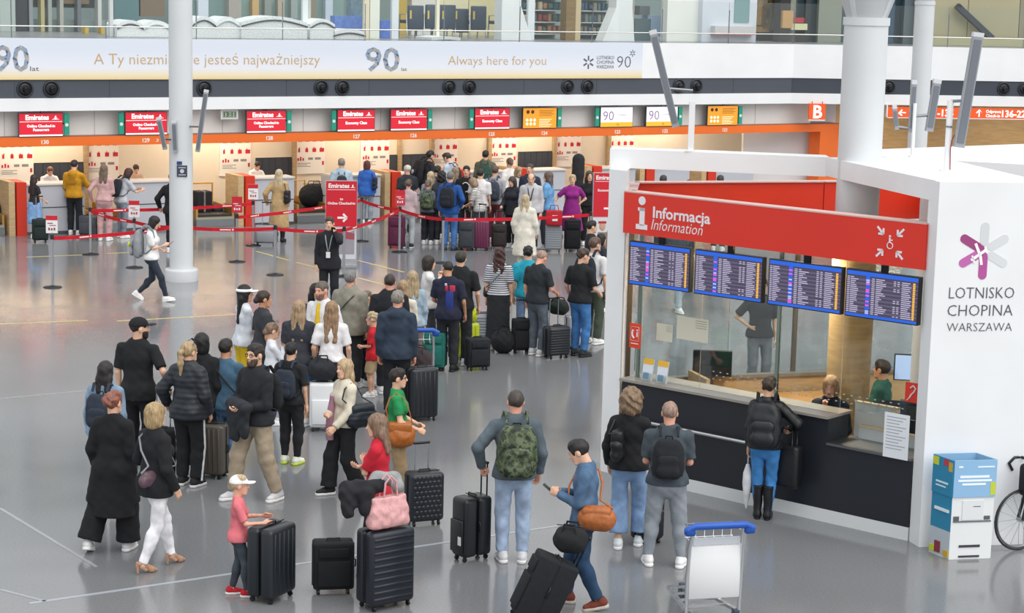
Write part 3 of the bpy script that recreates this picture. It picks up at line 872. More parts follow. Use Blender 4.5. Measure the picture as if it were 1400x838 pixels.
def suitcase(label, base, w=0.42, d=0.26, h=0.62, rot=0, col='#1a1c20', style='ribs', handle=0.0, tilt=0, group='wheeled suitcases', name='suitcase', trim='#0c0d10', tagc=None, P=None, handcol='#9a9ea4', lean_dir=1):
    """broad faces towards local -y and +y, base at local z=0"""
    P = at(*base) if P is None else P
    M = TR(*P) @ RZ(-rot)
    if tilt: M = M @ RX(tilt)
    t = thing(name, label, 'suitcase', M, group)
    m = mat(col, 'cloth' if style == 'soft' else 'shell')
    z0 = 0.052; H = h - z0
    b = MB()
    rr = 0.045 if style != 'soft' else 0.03
    if style == 'soft':
        b.rbox((0, 0, z0 + H / 2), (w, d, H), rr, 3)
    else:   # two shells with a seam between
        b.rbox((0, -d * 0.255, z0 + H / 2), (w, d * 0.49, H), rr, 3)
        b.rbox((0, d * 0.255, z0 + H / 2), (w, d * 0.49, H), rr, 3)
    b.build('shell', m, t)
    dk = mat(trim, 'plastic')
    if style in ('ribs', 'hribs'):
        n = 5 if style == 'ribs' else 10
        me = MB()
        if style == 'ribs': me.rbox((0, 0, 0), (w * 0.07, d + 0.014, H * 0.86), 0.006, 1)
        else: me.rbox((0, 0, 0), (w * 0.9, d + 0.014, H * 0.045), 0.006, 1)
        me = me.mesh('rib')
        for i in range(n):
            if style == 'ribs': Mx = TR((i - (n - 1) / 2) * w * 0.165, 0, z0 + H / 2)
            else: Mx = TR(0, 0, z0 + H * (0.1 + 0.8 * i / (n - 1)))
            link('rib', me, m, t, Mx)
    elif style == 'hex':
        me = MB().lathe([(0.026, 0), (0.015, 0.008)], 6).mesh('stud')
        i = 0
        for r in range(9):
            for c in range(6 if r % 2 else 7):
                for sgn in (1, -1):
                    x = (c - (2.5 if r % 2 else 3)) * w * 0.125
                    link('stud', me, m, t, TR(x, sgn * d * 0.5, z0 + H * (0.1 + 0.1 * r)) @ RX(-90 * sgn))
    else:
        MB().rbox((0, -d / 2 - 0.012, z0 + H * 0.36), (w * 0.8, 0.03, H * 0.55), 0.012, 2).build('front_pocket', m, t)
        if style == 'soft': MB().rbox((0, -d / 2 - 0.01, z0 + H * 0.8), (w * 0.74, 0.025, H * 0.2), 0.01, 2).build('front_pocket', m, t)
    MB().tube([(sx * (w / 2 + 0.002), sy * 0.0, z0 + z * H) for sx, sy, z in ((-1, 0, .05), (-1, 0, .95))], 0.006, 6).tube([(w / 2 + .002, 0, z0 + .05 * H), (w / 2 + .002, 0, z0 + .95 * H)], 0.006, 6).tube([(-w * .46, 0, h + .001), (w * .46, 0, h + .001)], 0.006, 6).build('zip', dk, t)
    MB().tube([(-0.07, 0, h - 0.004), (-0.06, 0, h + 0.022), (0.06, 0, h + 0.022), (0.07, 0, h - 0.004)], 0.009, 6).build('carry_handle', dk, t)
    MB().tube([(w / 2 - 0.004, 0, z0 + H * .42), (w / 2 + 0.02, 0, z0 + H * .44), (w / 2 + 0.02, 0, z0 + H * .58), (w / 2 - 0.004, 0, z0 + H * .6)], 0.008, 6).build('side_handle', dk, t)
    for sx in (-1, 1):
        for sy in (-1, 1):
            link('wheel', wheel_mesh(), dk, t, TR(sx * (w / 2 - 0.055), sy * (d / 2 - 0.045), 0))
    if handle:
        yy = d / 2 - 0.03
        hb = MB()
        for sx in (-1, 1): hb.cyl((sx * w * 0.2, yy, h - 0.02), (sx * w * 0.2, yy, h + handle), 0.008, n=8)
        hd = hb.build('telescopic_handle', mat(handcol, 'metal'), t)
        MB().rbox((0, yy, h + handle), (w * 0.4 + 0.04, 0.03, 0.03), 0.012, 2).build('grip', dk, hd)
    if tagc:
        MB().box((w * 0.3, -d / 2 - 0.034, z0 + H * 0.3), (0.05, 0.004, 0.09)).build('luggage_tag', mat(tagc, 'paint'), t)
    return t

def tpl(key, fn):
    if key not in _tp: _tp[key] = fn()
    return _tp[key]

def backpack(pk, label, col='#1c1f25', kind='cloth', size=1.0, pocket=None, side=0, group='backpacks worn by travellers', strapcol=None, accent=None, big=False):
    d = PEOPLE[pk]; s = d['s'] * 1.0
    lod = d['lod']; lv = 0.011 if lod else 0.018
    W, D_, H = (0.15, 0.085, 0.23) if not big else (0.16, 0.11, 0.27)
    bm_ = tpl(('bp', lod, big), lambda: npmesh('pack', *solid([RC((-W * .45, -D_, -H * .62), (W * .45, -D_, -H * .62), W * .52, fl=1.25), RC((-W * .4, -D_ * .95, H * .45), (W * .4, -D_ * .95, H * .45), W * .5, fl=1.45),
        RC((-W * .45, -D_, -H * .3), (W * .45, -D_, -H * .3), W * .6, fl=1.35), RC((-W * .45, -D_, H * .1), (W * .45, -D_, H * .1), W * .58, fl=1.35)], lv, 0.05, noise=0.002)))
    pm_ = tpl(('bpp', lod, big), lambda: npmesh('pocket', *solid([RC((-W * .35, -D_ * 1.9, -H * .55), (W * .35, -D_ * 1.9, -H * .55), W * .42, fl=1.9), RC((-W * .35, -D_ * 1.85, -H * .1), (W * .35, -D_ * 1.85, -H * .1), W * .36, fl=1.9)], lv, 0.05)))
    lp = tpl('bploop', lambda: MB().tube([(-0.035, -0.03, H * .72), (-0.03, -0.035, H * .86), (0.03, -0.035, H * .86), (0.035, -0.03, H * .72)], 0.008, 6).mesh('loop'))
    def strap(sd):
        return MB().tube([(sd * 0.085, -0.06, 0.2), (sd * 0.088, 0.0, 0.275), (sd * 0.092, 0.07, 0.272), (sd * 0.1, 0.14, 0.2), (sd * 0.105, 0.165, 0.08), (sd * 0.12, 0.14, -0.07), (sd * 0.15, 0.05, -0.15), (sd * 0.13, -0.06, -0.19)], 0.019, 8, flat=0.4).mesh('strap')
    sm = [tpl(('bps', sd), lambda: strap(sd)) for sd in (1, -1)]
    ctr = d['U'](0, -0.125 + (0.0), 1.225)
    M = d['M'] @ Matrix.Translation(Vector(ctr)) @ RX(-d['lean']) @ RZ(side) @ Matrix.Scale(s * size, 4)
    m = mat(col, kind)
    t = link('backpack', bm_, m)
    t.matrix_world = M
    tag(t, label, 'backpack', group)
    link('front_pocket', pm_, mat(pocket, kind) if pocket else m, t)
    link('carry_loop', lp, mat('#15161a', 'cloth'), t)
    for q in sm: link('shoulder_strap', q, mat(strapcol or col, 'cloth') if kind != 'camo' else m, t)
    if accent: MB().ball((0.06, -D_ * 2.25, -0.03), (0.035, 0.02, 0.045)).build('clip_on_pouch', mat(accent, 'plastic'), t)
    return t

def strap_loop(p, a, b, side, r=0.012, drop=0.0):
    """shoulder strap over one shoulder, bag at far hip; points in the person's frame"""
    U = p['U']
    return None

def shoulder_bag(pk, label, col, size=(0.28, 0.12, 0.22), side=1, z=0.98, y=0.0, x=None, cross=False, kind='leather', strapcol=None, group=None, rnd=0.05, rot=0, flap=True):
    """side=+1 hangs at the right hip; cross: strap runs over the other shoulder"""
    d = PEOPLE[pk]; U = d['U']; s = d['s']
    x = (0.25 if x is None else x) * side
    c = Vector(U(x, y, z))
    M = d['M'] @ Matrix.Translation(c) @ RZ(rot) @ Matrix.Scale(s, 4)
    t = thing('shoulder_bag', label, 'bag', M, group)
    m = mat(col, kind)
    w, dp, h = size        # w along person's y, dp along x
    r0 = dp * 0.5
    V, F_ = solid([RC((0, -w / 2 + r0, -h / 2 + r0), (0, w / 2 - r0, -h / 2 + r0), r0), RC((0, -w / 2 + r0 * 1.2, h / 2 - r0 * 0.7), (0, w / 2 - r0 * 1.2, h / 2 - r0 * 0.7), r0 * 0.62),
                   RC((0, -w / 2 + r0 * 0.9, 0), (0, w / 2 - r0 * 0.9, 0), r0 * 0.95)], 0.015 if d['lod'] else 0.025, 0.05, noise=0.003)
    link('bag_body', npmesh('bag', V, F_), m, t)
    if flap: MB().rbox((0.0, 0, h * 0.24), (dp * 0.86, w * 0.8, h * 0.4), 0.03, 2).build('flap', m, t)
    inv = M.inverted() @ d['M']
    sh = -side if cross else side
    pts = [(x, y - w * s * 0.45, z + h * 0.4)]
    if cross: pts += [(0.12 * side, -0.16, 1.16), (0.0, -0.165, 1.3), (0.1 * sh, -0.12, 1.41), (0.13 * sh, -0.02, 1.462), (0.11 * sh, 0.1, 1.40), (0.0, 0.165, 1.26), (0.13 * side, 0.16, 1.12)]
    else: pts += [(0.21 * side, -0.14, 1.3), (0.165 * sh, -0.095, 1.42), (0.15 * sh, -0.01, 1.478), (0.165 * sh, 0.085, 1.42), (0.21 * side, 0.14, 1.3)]
    pts += [(x, y + w * s * 0.45, z + h * 0.4)]
    MB().tube([inv @ Vector(U(*q)) for q in pts], 0.012, 6, flat=0.5).build('strap', mat(strapcol or col, kind), t)
    return t

def phone(pk, label, hand=0, col='#15161a', group='phones held by travellers'):
    d = PEOPLE[pk]
    c = d['hands'][hand]
    M = d['M'] @ Matrix.Translation(c) @ RX(-50) @ TR(0, 0.02, 0.035)
    t = MB().rbox((0, 0, 0), (0.074, 0.009, 0.15), 0.004, 2).build('phone', mat(col, 'gloss'))
    t.matrix_world = M
    MB().box((0, 0.005 * 0 - 0.0048, 0), (0.066, 0.001, 0.138)).build('screen', mat('#26303c', 'gloss'), t)
    tag(t, label, 'phone')
    return t

# ------------------------------------------------------------------ queue barriers
def stanchion(label, base, h=1.0, sign=None, rot=0):
    P = at(*base)
    t = thing('barrier_post', label, 'barrier post', TR(*P) @ RZ(-rot), 'belt barrier posts of the check-in queue')
    MB().lathe([(0.18, 0), (0.18, 0.008), (0.165, 0.018), (0.05, 0.03), (0.03, 0.045)], 20).build('base', mat('#3a3d42', 'metal', 0.4), t)
    MB().cyl((0, 0, 0.03), (0, 0, h - 0.06), 0.028, n=14).build('pole', mat('#b9bcc2', 'metal', 0.35), t)
    MB().cyl((0, 0, h - 0.07), (0, 0, h + 0.02), 0.036, n=14).build('belt_head', mat('#22242a', 'plastic'), t)
    if sign:
        w = MB().cyl((0, 0, h), (0, 0, h + 0.06), 0.012, n=8).build('sign_bracket', mat('#8a8d92', 'metal'), t)
        MB().box((0, -0.0, h + 0.22), (0.22, 0.014, 0.34)).build('sign_board', mat(sign[0], 'paint'), t)
        MB().box((0, -0.009, h + 0.345), (0.22, 0.004, 0.09)).build('sign_header', mat('#c8202e', 'paint'), t)
        q = MB()
        for i, (x, z, a, b) in enumerate([(-0.03, 0.24, 0.1, 0.016), (0.02, 0.2, 0.12, 0.012), (-0.05, 0.13, 0.03, 0.05), (0.0, 0.125, 0.03, 0.04), (0.05, 0.13, 0.03, 0.05)]):
            q.box((x, -0.009, h + z), (a, 0.004, b))
        q.build('printed_marks', mat(sign[1], 'paint'), t)
    return P, h

def belt(label, p, q, z0=0.95, z1=None, cat='belt', sag=0.04):
    p = Vector(p); q = Vector(q); z1 = z0 if z1 is None else z1
    vs = []; fs = []
    n = 14
    d = (q - p); d.z = 0; L_ = d.length; nn = Vector((d.y, -d.x, 0)).normalized() * 0.003
    for i in range(n + 1):
        t = i / n; c = p.lerp(q, t); z = z0 + (z1 - z0) * t - sag * 4 * t * (1 - t)
        for o, zz in ((nn, -0.035), (nn, 0.035), (-nn, 0.035), (-nn, -0.035)): vs.append((c.x + o.x, c.y + o.y, z + zz))
    for i in range(n):
        for j in range(4): fs.append((i * 4 + j, i * 4 + (j + 1) % 4, i * 4 + 4 + (j + 1) % 4, i * 4 + 4 + j))
    fs += [(0, 3, 2, 1), (n * 4, n * 4 + 1, n * 4 + 2, n * 4 + 3)]
    b = MB(); b.add(vs, fs)
    o = b.build('barrier_belt', mat('#c41226', 'cloth'))
    tag(o, label, cat, 'red belts of the check-in queue')
    # small white printing along the belt
    k = max(1, int(L_ / 1.1)); w = MB()
    for i in range(k):
        t = (i + 0.5) / k; c = p.lerp(q, t); z = z0 + (z1 - z0) * t - sag * 4 * t * (1 - t)
        u = d.normalized()
        for s_ in (1, -1):
            m = Matrix((u, -nn.normalized() * s_, Vector((0, 0, 1)))).transposed().to_4x4(); m.translation = c + nn * 1.3 * s_ + Vector((0, 0, z - c.z))
            w.box((0, 0, 0), (0.22, 0.002, 0.022), m); w.box((0.15, 0, 0.004), (0.03, 0.002, 0.035), m)
    w.build('printed_marks', mat('#f0e6e6', 'paint'), o)
    return o
# ------------------------------------------------------------------ floor
def floor_material():
    m = bpy.data.materials.new('polished_terrazzo'); m.use_nodes = True
    nt = m.node_tree; N = nt.nodes; L = nt.links; b = N['Principled BSDF']
    tc = N.new('ShaderNodeTexCoord')
    n1 = N.new('ShaderNodeTexNoise'); n1.inputs['Scale'].default_value = 0.22; n1.inputs['Detail'].default_value = 4
    n2 = N.new('ShaderNodeTexNoise'); n2.inputs['Scale'].default_value = 38; n2.inputs['Detail'].default_value = 2
    L.new(tc.outputs['Object'], n1.inputs['Vector']); L.new(tc.outputs['Object'], n2.inputs['Vector'])
    r1 = N.new('ShaderNodeValToRGB')
    r1.color_ramp.elements[0].position = 0.32; r1.color_ramp.elements[0].color = (0.185, 0.194, 0.206, 1)
    r1.color_ramp.elements[1].position = 0.7; r1.color_ramp.elements[1].color = (0.222, 0.228, 0.234, 1)
    r2 = N.new('ShaderNodeValToRGB')
    r2.color_ramp.elements[0].position = 0.35; r2.color_ramp.elements[0].color = (0.93, 0.93, 0.93, 1)
    r2.color_ramp.elements[1].position = 0.65; r2.color_ramp.elements[1].color = (1.06, 1.06, 1.06, 1)
    L.new(n1.outputs['Fac'], r1.inputs[0]); L.new(n2.outputs['Fac'], r2.inputs[0])
    mx = N.new('ShaderNodeMix'); mx.data_type = 'RGBA'; mx.blend_type = 'MULTIPLY'; mx.inputs[0].default_value = 1
    L.new(r1.outputs[0], mx.inputs[6]); L.new(r2.outputs[0], mx.inputs[7])
    L.new(mx.outputs[2], b.inputs['Base Color'])
    n3 = N.new('ShaderNodeTexNoise'); n3.inputs['Scale'].default_value = 1.1; n3.inputs['Detail'].default_value = 5
    L.new(tc.outputs['Object'], n3.inputs['Vector'])
    mr = N.new('ShaderNodeMapRange'); mr.inputs['To Min'].default_value = 0.06; mr.inputs['To Max'].default_value = 0.22
    L.new(n3.outputs['Fac'], mr.inputs['Value']); L.new(mr.outputs[0], b.inputs['Roughness'])
    b.inputs['Specular IOR Level'].default_value = 0.45
    return m
fl_ = MB().b2((-60, -30, -0.2), (60, 75, 0))
FLOOR = struct('floor', fl_, floor_material(), 'polished grey terrazzo floor of the departure hall')
def strip(name, p, q, w, m):
    p = at(*p); q = at(*q); d = (q - p).normalized(); n = Vector((-d.y, d.x, 0)) * w / 2
    b = MB(); b.prism([p - n, q - n, q + n, p + n], 0.0, 0.003)
    o = b.build(name, m); o['kind'] = 'structure'; return o
yl = mat('#c9b878', 'paint', 0.4); wl = mat('#a4aab2', 'paint', 0.3); dl = mat('#9a9ea3', 'paint', 0.3); pl_ = mat('#93908c', 'paint', 0.3)
for a, b_ in [((350, 343.5), (395, 356)), ((405, 359), (430, 365)), ((489, 356), (552, 372)), ((490, 380), (528, 390)), ((36, 351.5), (112, 348.5)), ((145, 346.5), (182, 345)), ((0, 443), (120, 438)), ((160, 439), (322, 430))]:
    strip('trim_1', a, b_, 0.06, yl)
for a, b_ in [((40, 825), (770, 718)), ((770, 718), (823, 711))]: strip('trim_2', a, b_, 0.05, wl)
for a, b_ in [((0, 695), (132, 775)), ((0, 545), (120, 534)), ((0, 806), (62, 822))]: strip('trim_3', a, b_, 0.04, dl)

# ------------------------------------------------------------------ check-in facade frame
FO = Vector((-11.75, 44.6, 0)); FTH = math.radians(29.5)
FT = Vector((math.cos(FTH), math.sin(FTH), 0)); FN = Vector((math.sin(FTH), -math.cos(FTH), 0))
FM = Matrix((FT, -FN, Vector((0, 0, 1)))).transposed().to_4x4(); FM.translation = FO   # x along, y back, z up
def fac(px, py, y=0.0):
    """picture position on the plane that lies y behind the counter fronts -> (along, height)"""
    P = hit(px, py, FO - FN * y, FN); return (P - FO).dot(FT), P.z
def fu(px, y=0.0, z=2.2):
    lo, hi = -20.0, 40.0
    Ri = CAMR.to_3x3().transposed()
    for _ in range(50):
        m = (lo + hi) / 2; q = Ri @ (FO + FT * m - FN * y + Vector((0, 0, z)) - CAMP)
        if IW / 2 + FPX * q.x / -q.z < px: lo = m
        else: hi = m
    return lo
def F(u, y, z): return FM @ TR(u, y, z)
UEND = 22.2
white = mat('#eef0f2', 'paint', 0.5); cream = mat('#e9dfcd', 'paint', 0.6); dark = mat('#4a505a', 'paint', 0.55); lgrey = mat('#b9bcc4', 'paint', 0.5)
orange = mat('#ee7024', 'paint', 0.45); redc = mat('#df3425', 'paint', 0.4); tan = mat('#cdb084', 'wood'); teal = mat('#239a80', 'paint', 0.5)

# upper deck edge: white apron, dark band with air nozzles, white lower apron
struct('wall_apron', MB().b2((-6, -0.2, 3.57), (UEND, 0.1, 4.5)), white, 'white apron wall below the upper deck', FM)
struct('wall_band', MB().b2((-6, -0.17, 3.15), (UEND, 0.1, 3.57)), dark, 'dark grey band along the upper deck edge', FM)
for k in range(12):
    struct('trim_4', MB().b2((-4 + 2.2 * k, -0.175, 3.15), (-3.992 + 2.2 * k, -0.168, 3.57)), mat('#3a3f48', 'paint'), None, FM)
struct('wall_lower_apron', MB().b2((-6, -0.2, 2.86), (UEND, 0.1, 3.15)), white, 'white lower apron above the check-in signs', FM)
struct('ceiling', MB().b2((-6, 0.1, 2.95), (UEND + 4, 3.4, 3.1)), white, 'white soffit over the check-in desks', FM)
# upper back wall seen behind the sign row, and wall behind the desks
struct('wall_header', MB().b2((-6, 0.2, 2.1), (UEND + 1, 0.36, 2.95)), mat('#eeebe7', 'paint', 0.6), 'grey panelled wall behind the row of hanging signs', FM)
for k in range(26):
    struct('trim_5', MB().b2((-5 + 1.05 * k, 0.194, 2.1), (-4.99 + 1.05 * k, 0.202, 2.95)), mat('#aaa8a6', 'paint'), None, FM)
struct('wall_back', MB().b2((-6, 2.4, 0), (UEND + 1, 2.7, 2.95)), cream, 'cream wall behind the check-in desks', FM)
# long orange beam
bm_ = thing('canopy_beam', 'long orange beam with counter numbers running above the check-in desks', 'beam', F(0, -0.1, 2.05))
MB().b2((-6, 0, 0), (fu(1150, -0.1), 0.5, 0.21)).build('beam_body', orange, bm_)
MB().b2((-6, 0.0, 0.21), (fu(1150, -0.1), 0.515, 0.225)).build('beam_cap', mat('#8a5a48', 'paint'), bm_)
u0, u1 = fu(1122, -0.1), fu(1150, -0.1)
MB().b2((u0, 0, -2.05), (u1, 0.5, 0)).build('end_leg', orange, bm_)
wl_ = mat('#f4ede6', 'paint')
for n, px in [(130, 61), (129, 199), (128, 368), (127, 487), (126, 565), (125, 672), (124, 744), (123, 844), (122, 909), (121, 991)]:
    text(str(n), 0.13, wl_, bm_, TR(fu(px, -0.1), -0.004, 0.055), 'CENTER', bold=0.004)
    if n == 129: text('\u2197', 0.13, wl_, bm_, TR(fu(px, -0.1) + 0.28, -0.004, 0.055), 'CENTER')

# hanging signs above the beam
def desk_sign(n, px, kind, teal_side, label):
    uc = fu(px, -0.12, 2.5)
    t = thing('desk_sign', label, 'sign', F(uc, -0.12, 2.275), 'lit signs above the check-in desks')
    W, H = 1.02, 0.54
    base = {'red': '#d11f33', 'orange': '#ec9a2a', 'white': '#eceaf0'}[kind]
    MB().b2((-W / 2, 0, 0), (W / 2, 0.07, H)).build('screen_case', mat('#3a3d44', 'plastic'), t)
    MB().b2((-W / 2 + 0.012, -0.004, 0.012), (W / 2 - 0.012, 0.0, H - 0.012)).build('sign_face', mat(base, 'glow', 0.35), t)
    MB().cyl((0, 0.03, H), (0, 0.03, H + 0.06), 0.012, n=8).build('hanger', mat('#33363c', 'metal'), t)
    wh = mat('#ffffff', 'glow', 0.4)
    if kind == 'red':
        text('Emirates', 0.155, wh, t, TR(-0.36, -0.006, 0.385), bold=0.006)
        MB().b2((-0.49, -0.007, 0.335), (0.49, -0.005, 0.345)).b2((-W / 2 + 0.012, -0.007, 0.012), (W / 2 - 0.012, -0.005, 0.045)).build('rule', wh, t)
        MB().b2((0.26, -0.007, 0.385), (0.42, -0.005, 0.395)).b2((0.325, -0.007, 0.395), (0.355, -0.005, 0.47)).b2((0.3, -0.007, 0.41), (0.38, -0.005, 0.425)).build('emblem', wh, t)
        if n >= 128:
            text('Online Checked-in', 0.085, wh, t, TR(0, -0.006, 0.215), 'CENTER', bold=0.003)
            text('Passengers', 0.085, wh, t, TR(0, -0.006, 0.13), 'CENTER', bold=0.003)
        else: text('Economy Class', 0.095, wh, t, TR(0, -0.006, 0.18), 'CENTER', bold=0.003)
    elif kind == 'orange':
        dk = mat('#4a2a10', 'glow', 0.3); q = MB(); w = MB()
        for i in (0, 1): q.cyl((-0.36 + 0.14 * i, -0.007, 0.43), (-0.36 + 0.14 * i, -0.004, 0.43), 0.05, n=12)
        for i in range(3):
            for j in range(2): w.cyl((-0.38 + 0.11 * i, -0.007, 0.22 - 0.1 * j), (-0.38 + 0.11 * i, -0.004, 0.22 - 0.1 * j), 0.04, n=10)
        for i in range(5): w.b2((-0.02, -0.007, 0.24 - 0.045 * i), (0.36 - 0.05 * (i % 3), -0.005, 0.225 - 0.045 * i))
        for i in range(4): q.b2((-0.02, -0.007, 0.46 - 0.04 * i), (0.42 - 0.06 * (i % 2), -0.005, 0.45 - 0.04 * i))
        q.build('pictograms', dk, t); w.build('pictograms', mat('#fff0d0', 'glow', 0.4), t)
    else:
        MB().b2((-W / 2 + 0.012, -0.006, 0.012), (W / 2 - 0.012, -0.004, 0.13)).build('footer', mat('#f0b030', 'glow', 0.4), t)
        text('90', 0.36, mat('#7a5a86', 'glow', 0.3), t, TR(-0.44, -0.006, 0.18), bold=-0.004)
        text('LOTNISKO', 0.06, mat('#a09aa8', 'glow', 0.3), t, TR(0.02, -0.006, 0.3))
        text('90', 0.08, mat('#7a5a20', 'glow', 0.3), t, TR(0.0, -0.007, 0.04))
    sd = 1 if teal_side > 0 else -1
    p = MB().b2((sd * (W / 2 + 0.03) - (0 if sd > 0 else 0.12), 0.0, 0.03), (sd * (W / 2 + 0.03) + (0.12 if sd > 0 else 0), 0.05, H - 0.02)).build('side_panel', teal, t)
    MB().cyl((sd * (W / 2 + 0.09), -0.004, 0.26), (sd * (W / 2 + 0.09), 0.0, 0.26), 0.04, n=14).build('disc', mat('#dfe9e6', 'paint'), p)
    MB().b2((sd * (W / 2), 0.02, 0.27), (sd * (W / 2 + 0.03), 0.05, 0.31)).build('bracket', mat('#33363c', 'metal'), t)
desk_sign(130, 56, 'red', 1, 'leftmost red airline sign for online checked-in passengers')
desk_sign(129, 200, 'red', -1, 'red online check-in sign just left of the tall column')
desk_sign(128, 364, 'red', 1, 'red online check-in sign right of the digital clock')
desk_sign(127, 487, 'red', -1, 'red economy class sign, leftmost of three')
desk_sign(126, 559, 'red', 1, 'red economy class sign, middle one of three')
desk_sign(125, 673, 'red', -1, 'red economy class sign beside the orange sign')
desk_sign(124, 738, 'orange', 1, 'orange pictogram sign between red and white signs')
desk_sign(123, 843, 'white', -1, 'white anniversary sign, left one of the pair')
desk_sign(122, 905, 'white', 1, 'white anniversary sign right beside the tilted loudspeaker')
desk_sign(121, 988, 'orange', 1, 'orange pictogram sign nearest the letter B')
# clock
t = thing('digital_clock', 'white digital clock hanging under the apron right of the tall column', 'clock', F(fu(314, -0.1, 2.75), -0.1, 2.6))
MB().rbox((0, 0.03, 0.13), (0.44, 0.06, 0.25), 0.015, 2).build('case', mat('#e6e6e4', 'plastic'), t)
MB().b2((-0.18, -0.004, 0.05), (0.18, 0.0, 0.21)).build('display', mat('#9fb09a', 'paint'), t)
text('13:11', 0.16, mat('#20281f', 'paint'), t, TR(0, -0.006, 0.075), 'CENTER', bold=0.002)
MB().cyl((0, 0.03, 0.25), (0, 0.03, 0.26), 0.02, n=8).build('hanger', mat('#444444', 'metal'), t)

# air nozzles in the dark band
def nozzle(M, label):
    t = thing('air_nozzle', label, 'air nozzle', M, 'round air nozzles in the dark band')
    ring = tpl('nz_ring', lambda: MB().tube([(0.17 * math.cos(a), -0.015, 0.17 * math.sin(a)) for a in [i * math.pi / 12 for i in range(24)]], 0.026, 8, closed=True).mesh('ring'))
    cup = tpl('nz_cup', lambda: MB().cyl((0, 0.0, 0), (0, -0.05, 0), 0.155, 0.1, n=20).mesh('cup'))
    core = tpl('nz_core', lambda: MB().cyl((0.015, -0.05, -0.01), (0.03, -0.13, -0.035), 0.085, 0.07, n=16).mesh('core'))
    link('ring', ring, mat('#2d3138', 'plastic'), t); link('cup', cup, mat('#23262c', 'plastic'), t); link('core', core, mat('#15171b', 'plastic'), t)
for px, lb in [(34, 'left round air nozzle of the pair above the leftmost red sign'), (70, 'right round air nozzle of the pair above the leftmost red sign'), (279, 'single round air nozzle just right of the tall left column'),
               (439, 'left round air nozzle of the pair left of the first economy class sign'), (468, 'right round air nozzle of the pair left of the first economy class sign'), (614, 'left round air nozzle of the pair above the rightmost red sign'),
               (642, 'right round air nozzle of the pair above the rightmost red sign'), (776, 'left round air nozzle of the pair above the gap between orange and white signs'), (803, 'right round air nozzle of the pair above the gap between orange and white signs'),
               (928, 'left round air nozzle of the pair beside the tilted speaker'), (952, 'right round air nozzle of the pair beside the tilted speaker')]:
    nozzle(F(fu(px, -0.17, 3.36), -0.17, 3.36), lb)

# printed banner on the apron
def banner_material():
    m = bpy.data.materials.new('printed_banner'); m.use_nodes = True
    N = m.node_tree.nodes; L = m.node_tree.links; b = N['Principled BSDF']
    tc = N.new('ShaderNodeTexCoord'); sp = N.new('ShaderNodeSeparateXYZ'); L.new(tc.outputs['Generated'], sp.inputs[0])
    r = N.new('ShaderNodeValToRGB'); e = r.color_ramp.elements
    e[0].position = 0; e[0].color = (0.80, 0.62, 0.30, 1); e[1].position = 0.28; e[1].color = (0.80, 0.82, 0.88, 1)
    x = e.new(0.12); x.color = (0.85, 0.76, 0.55, 1); x = e.new(0.75); x.color = (0.70, 0.76, 0.86, 1)
    L.new(sp.outputs[2], r.inputs[0]); L.new(r.outputs[0], b.inputs['Base Color']); b.inputs['Roughness'].default_value = 0.5
    return m
bn = thing('apron_banner', 'long pale printed banner with ochre slogans along the upper deck apron', 'banner', F(0, -0.2, 3.57))
MB().b2((-5.5, -0.012, 0.0), (fu(878, -0.2, 4.0), 0, 0.93)).build('sheet', banner_material(), bn)
och = mat('#c8a878', 'paint'); gry = mat('#5d6570', 'paint')
def fit(s, px0, px1, z, h, m, **kw):
    a, b_ = fu(px0, -0.2, 3.9), fu(px1, -0.2, 3.9)
    o = text(s, h, m, bn, TR(a, -0.015, z), **kw)
    w = max(v.co.x for v in o.data.vertices)
    o.matrix_local = TR(a, -0.015, z) @ RX(90) @ Matrix.Diagonal(((b_ - a) / w, 1, 1, 1))
fit('A Ty niezmiennie jesteś najważniejszy', 128, 437, 0.35, 0.36, och, bold=-0.003)
fit('Always here for you', 612, 746, 0.35, 0.33, och, bold=-0.003)
fit('90', -8, 40, 0.2, 0.82, mat('#7d8896', 'camoprint'), bold=0.012)
fit('90', 498, 546, 0.2, 0.82, mat('#7d8896', 'camoprint'), bold=0.012)
fit('lat', 40, 53, 0.2, 0.15, gry)
fit('lat', 548, 556, 0.2, 0.12, gry)
for i, s_ in enumerate(('LOTNISKO', 'CHOPINA', 'WARSZAWA')): fit(s_, 815, 839, 0.5 - 0.12 * i, 0.13, gry)
fit('90', 842, 862, 0.28, 0.45, gry, bold=-0.006)
def star(parent, x, y, z, r, m):
    b = MB()
    for i in range(6):
        a = math.radians(30 + 60 * i)
        b.bar((x + 0.3 * r * math.cos(a), y, z + 0.3 * r * math.sin(a)), (x + r * math.cos(a), y, z + r * math.sin(a)), 0.004, r * 0.26, up=(-math.sin(a), 0, math.cos(a)))
    return b.build('emblem', m, parent)
star(bn, fu(804, -0.2, 3.9), -0.014, 0.42, 0.17, gry); star(bn, fu(864, -0.2, 3.9), -0.014, 0.66, 0.09, gry)

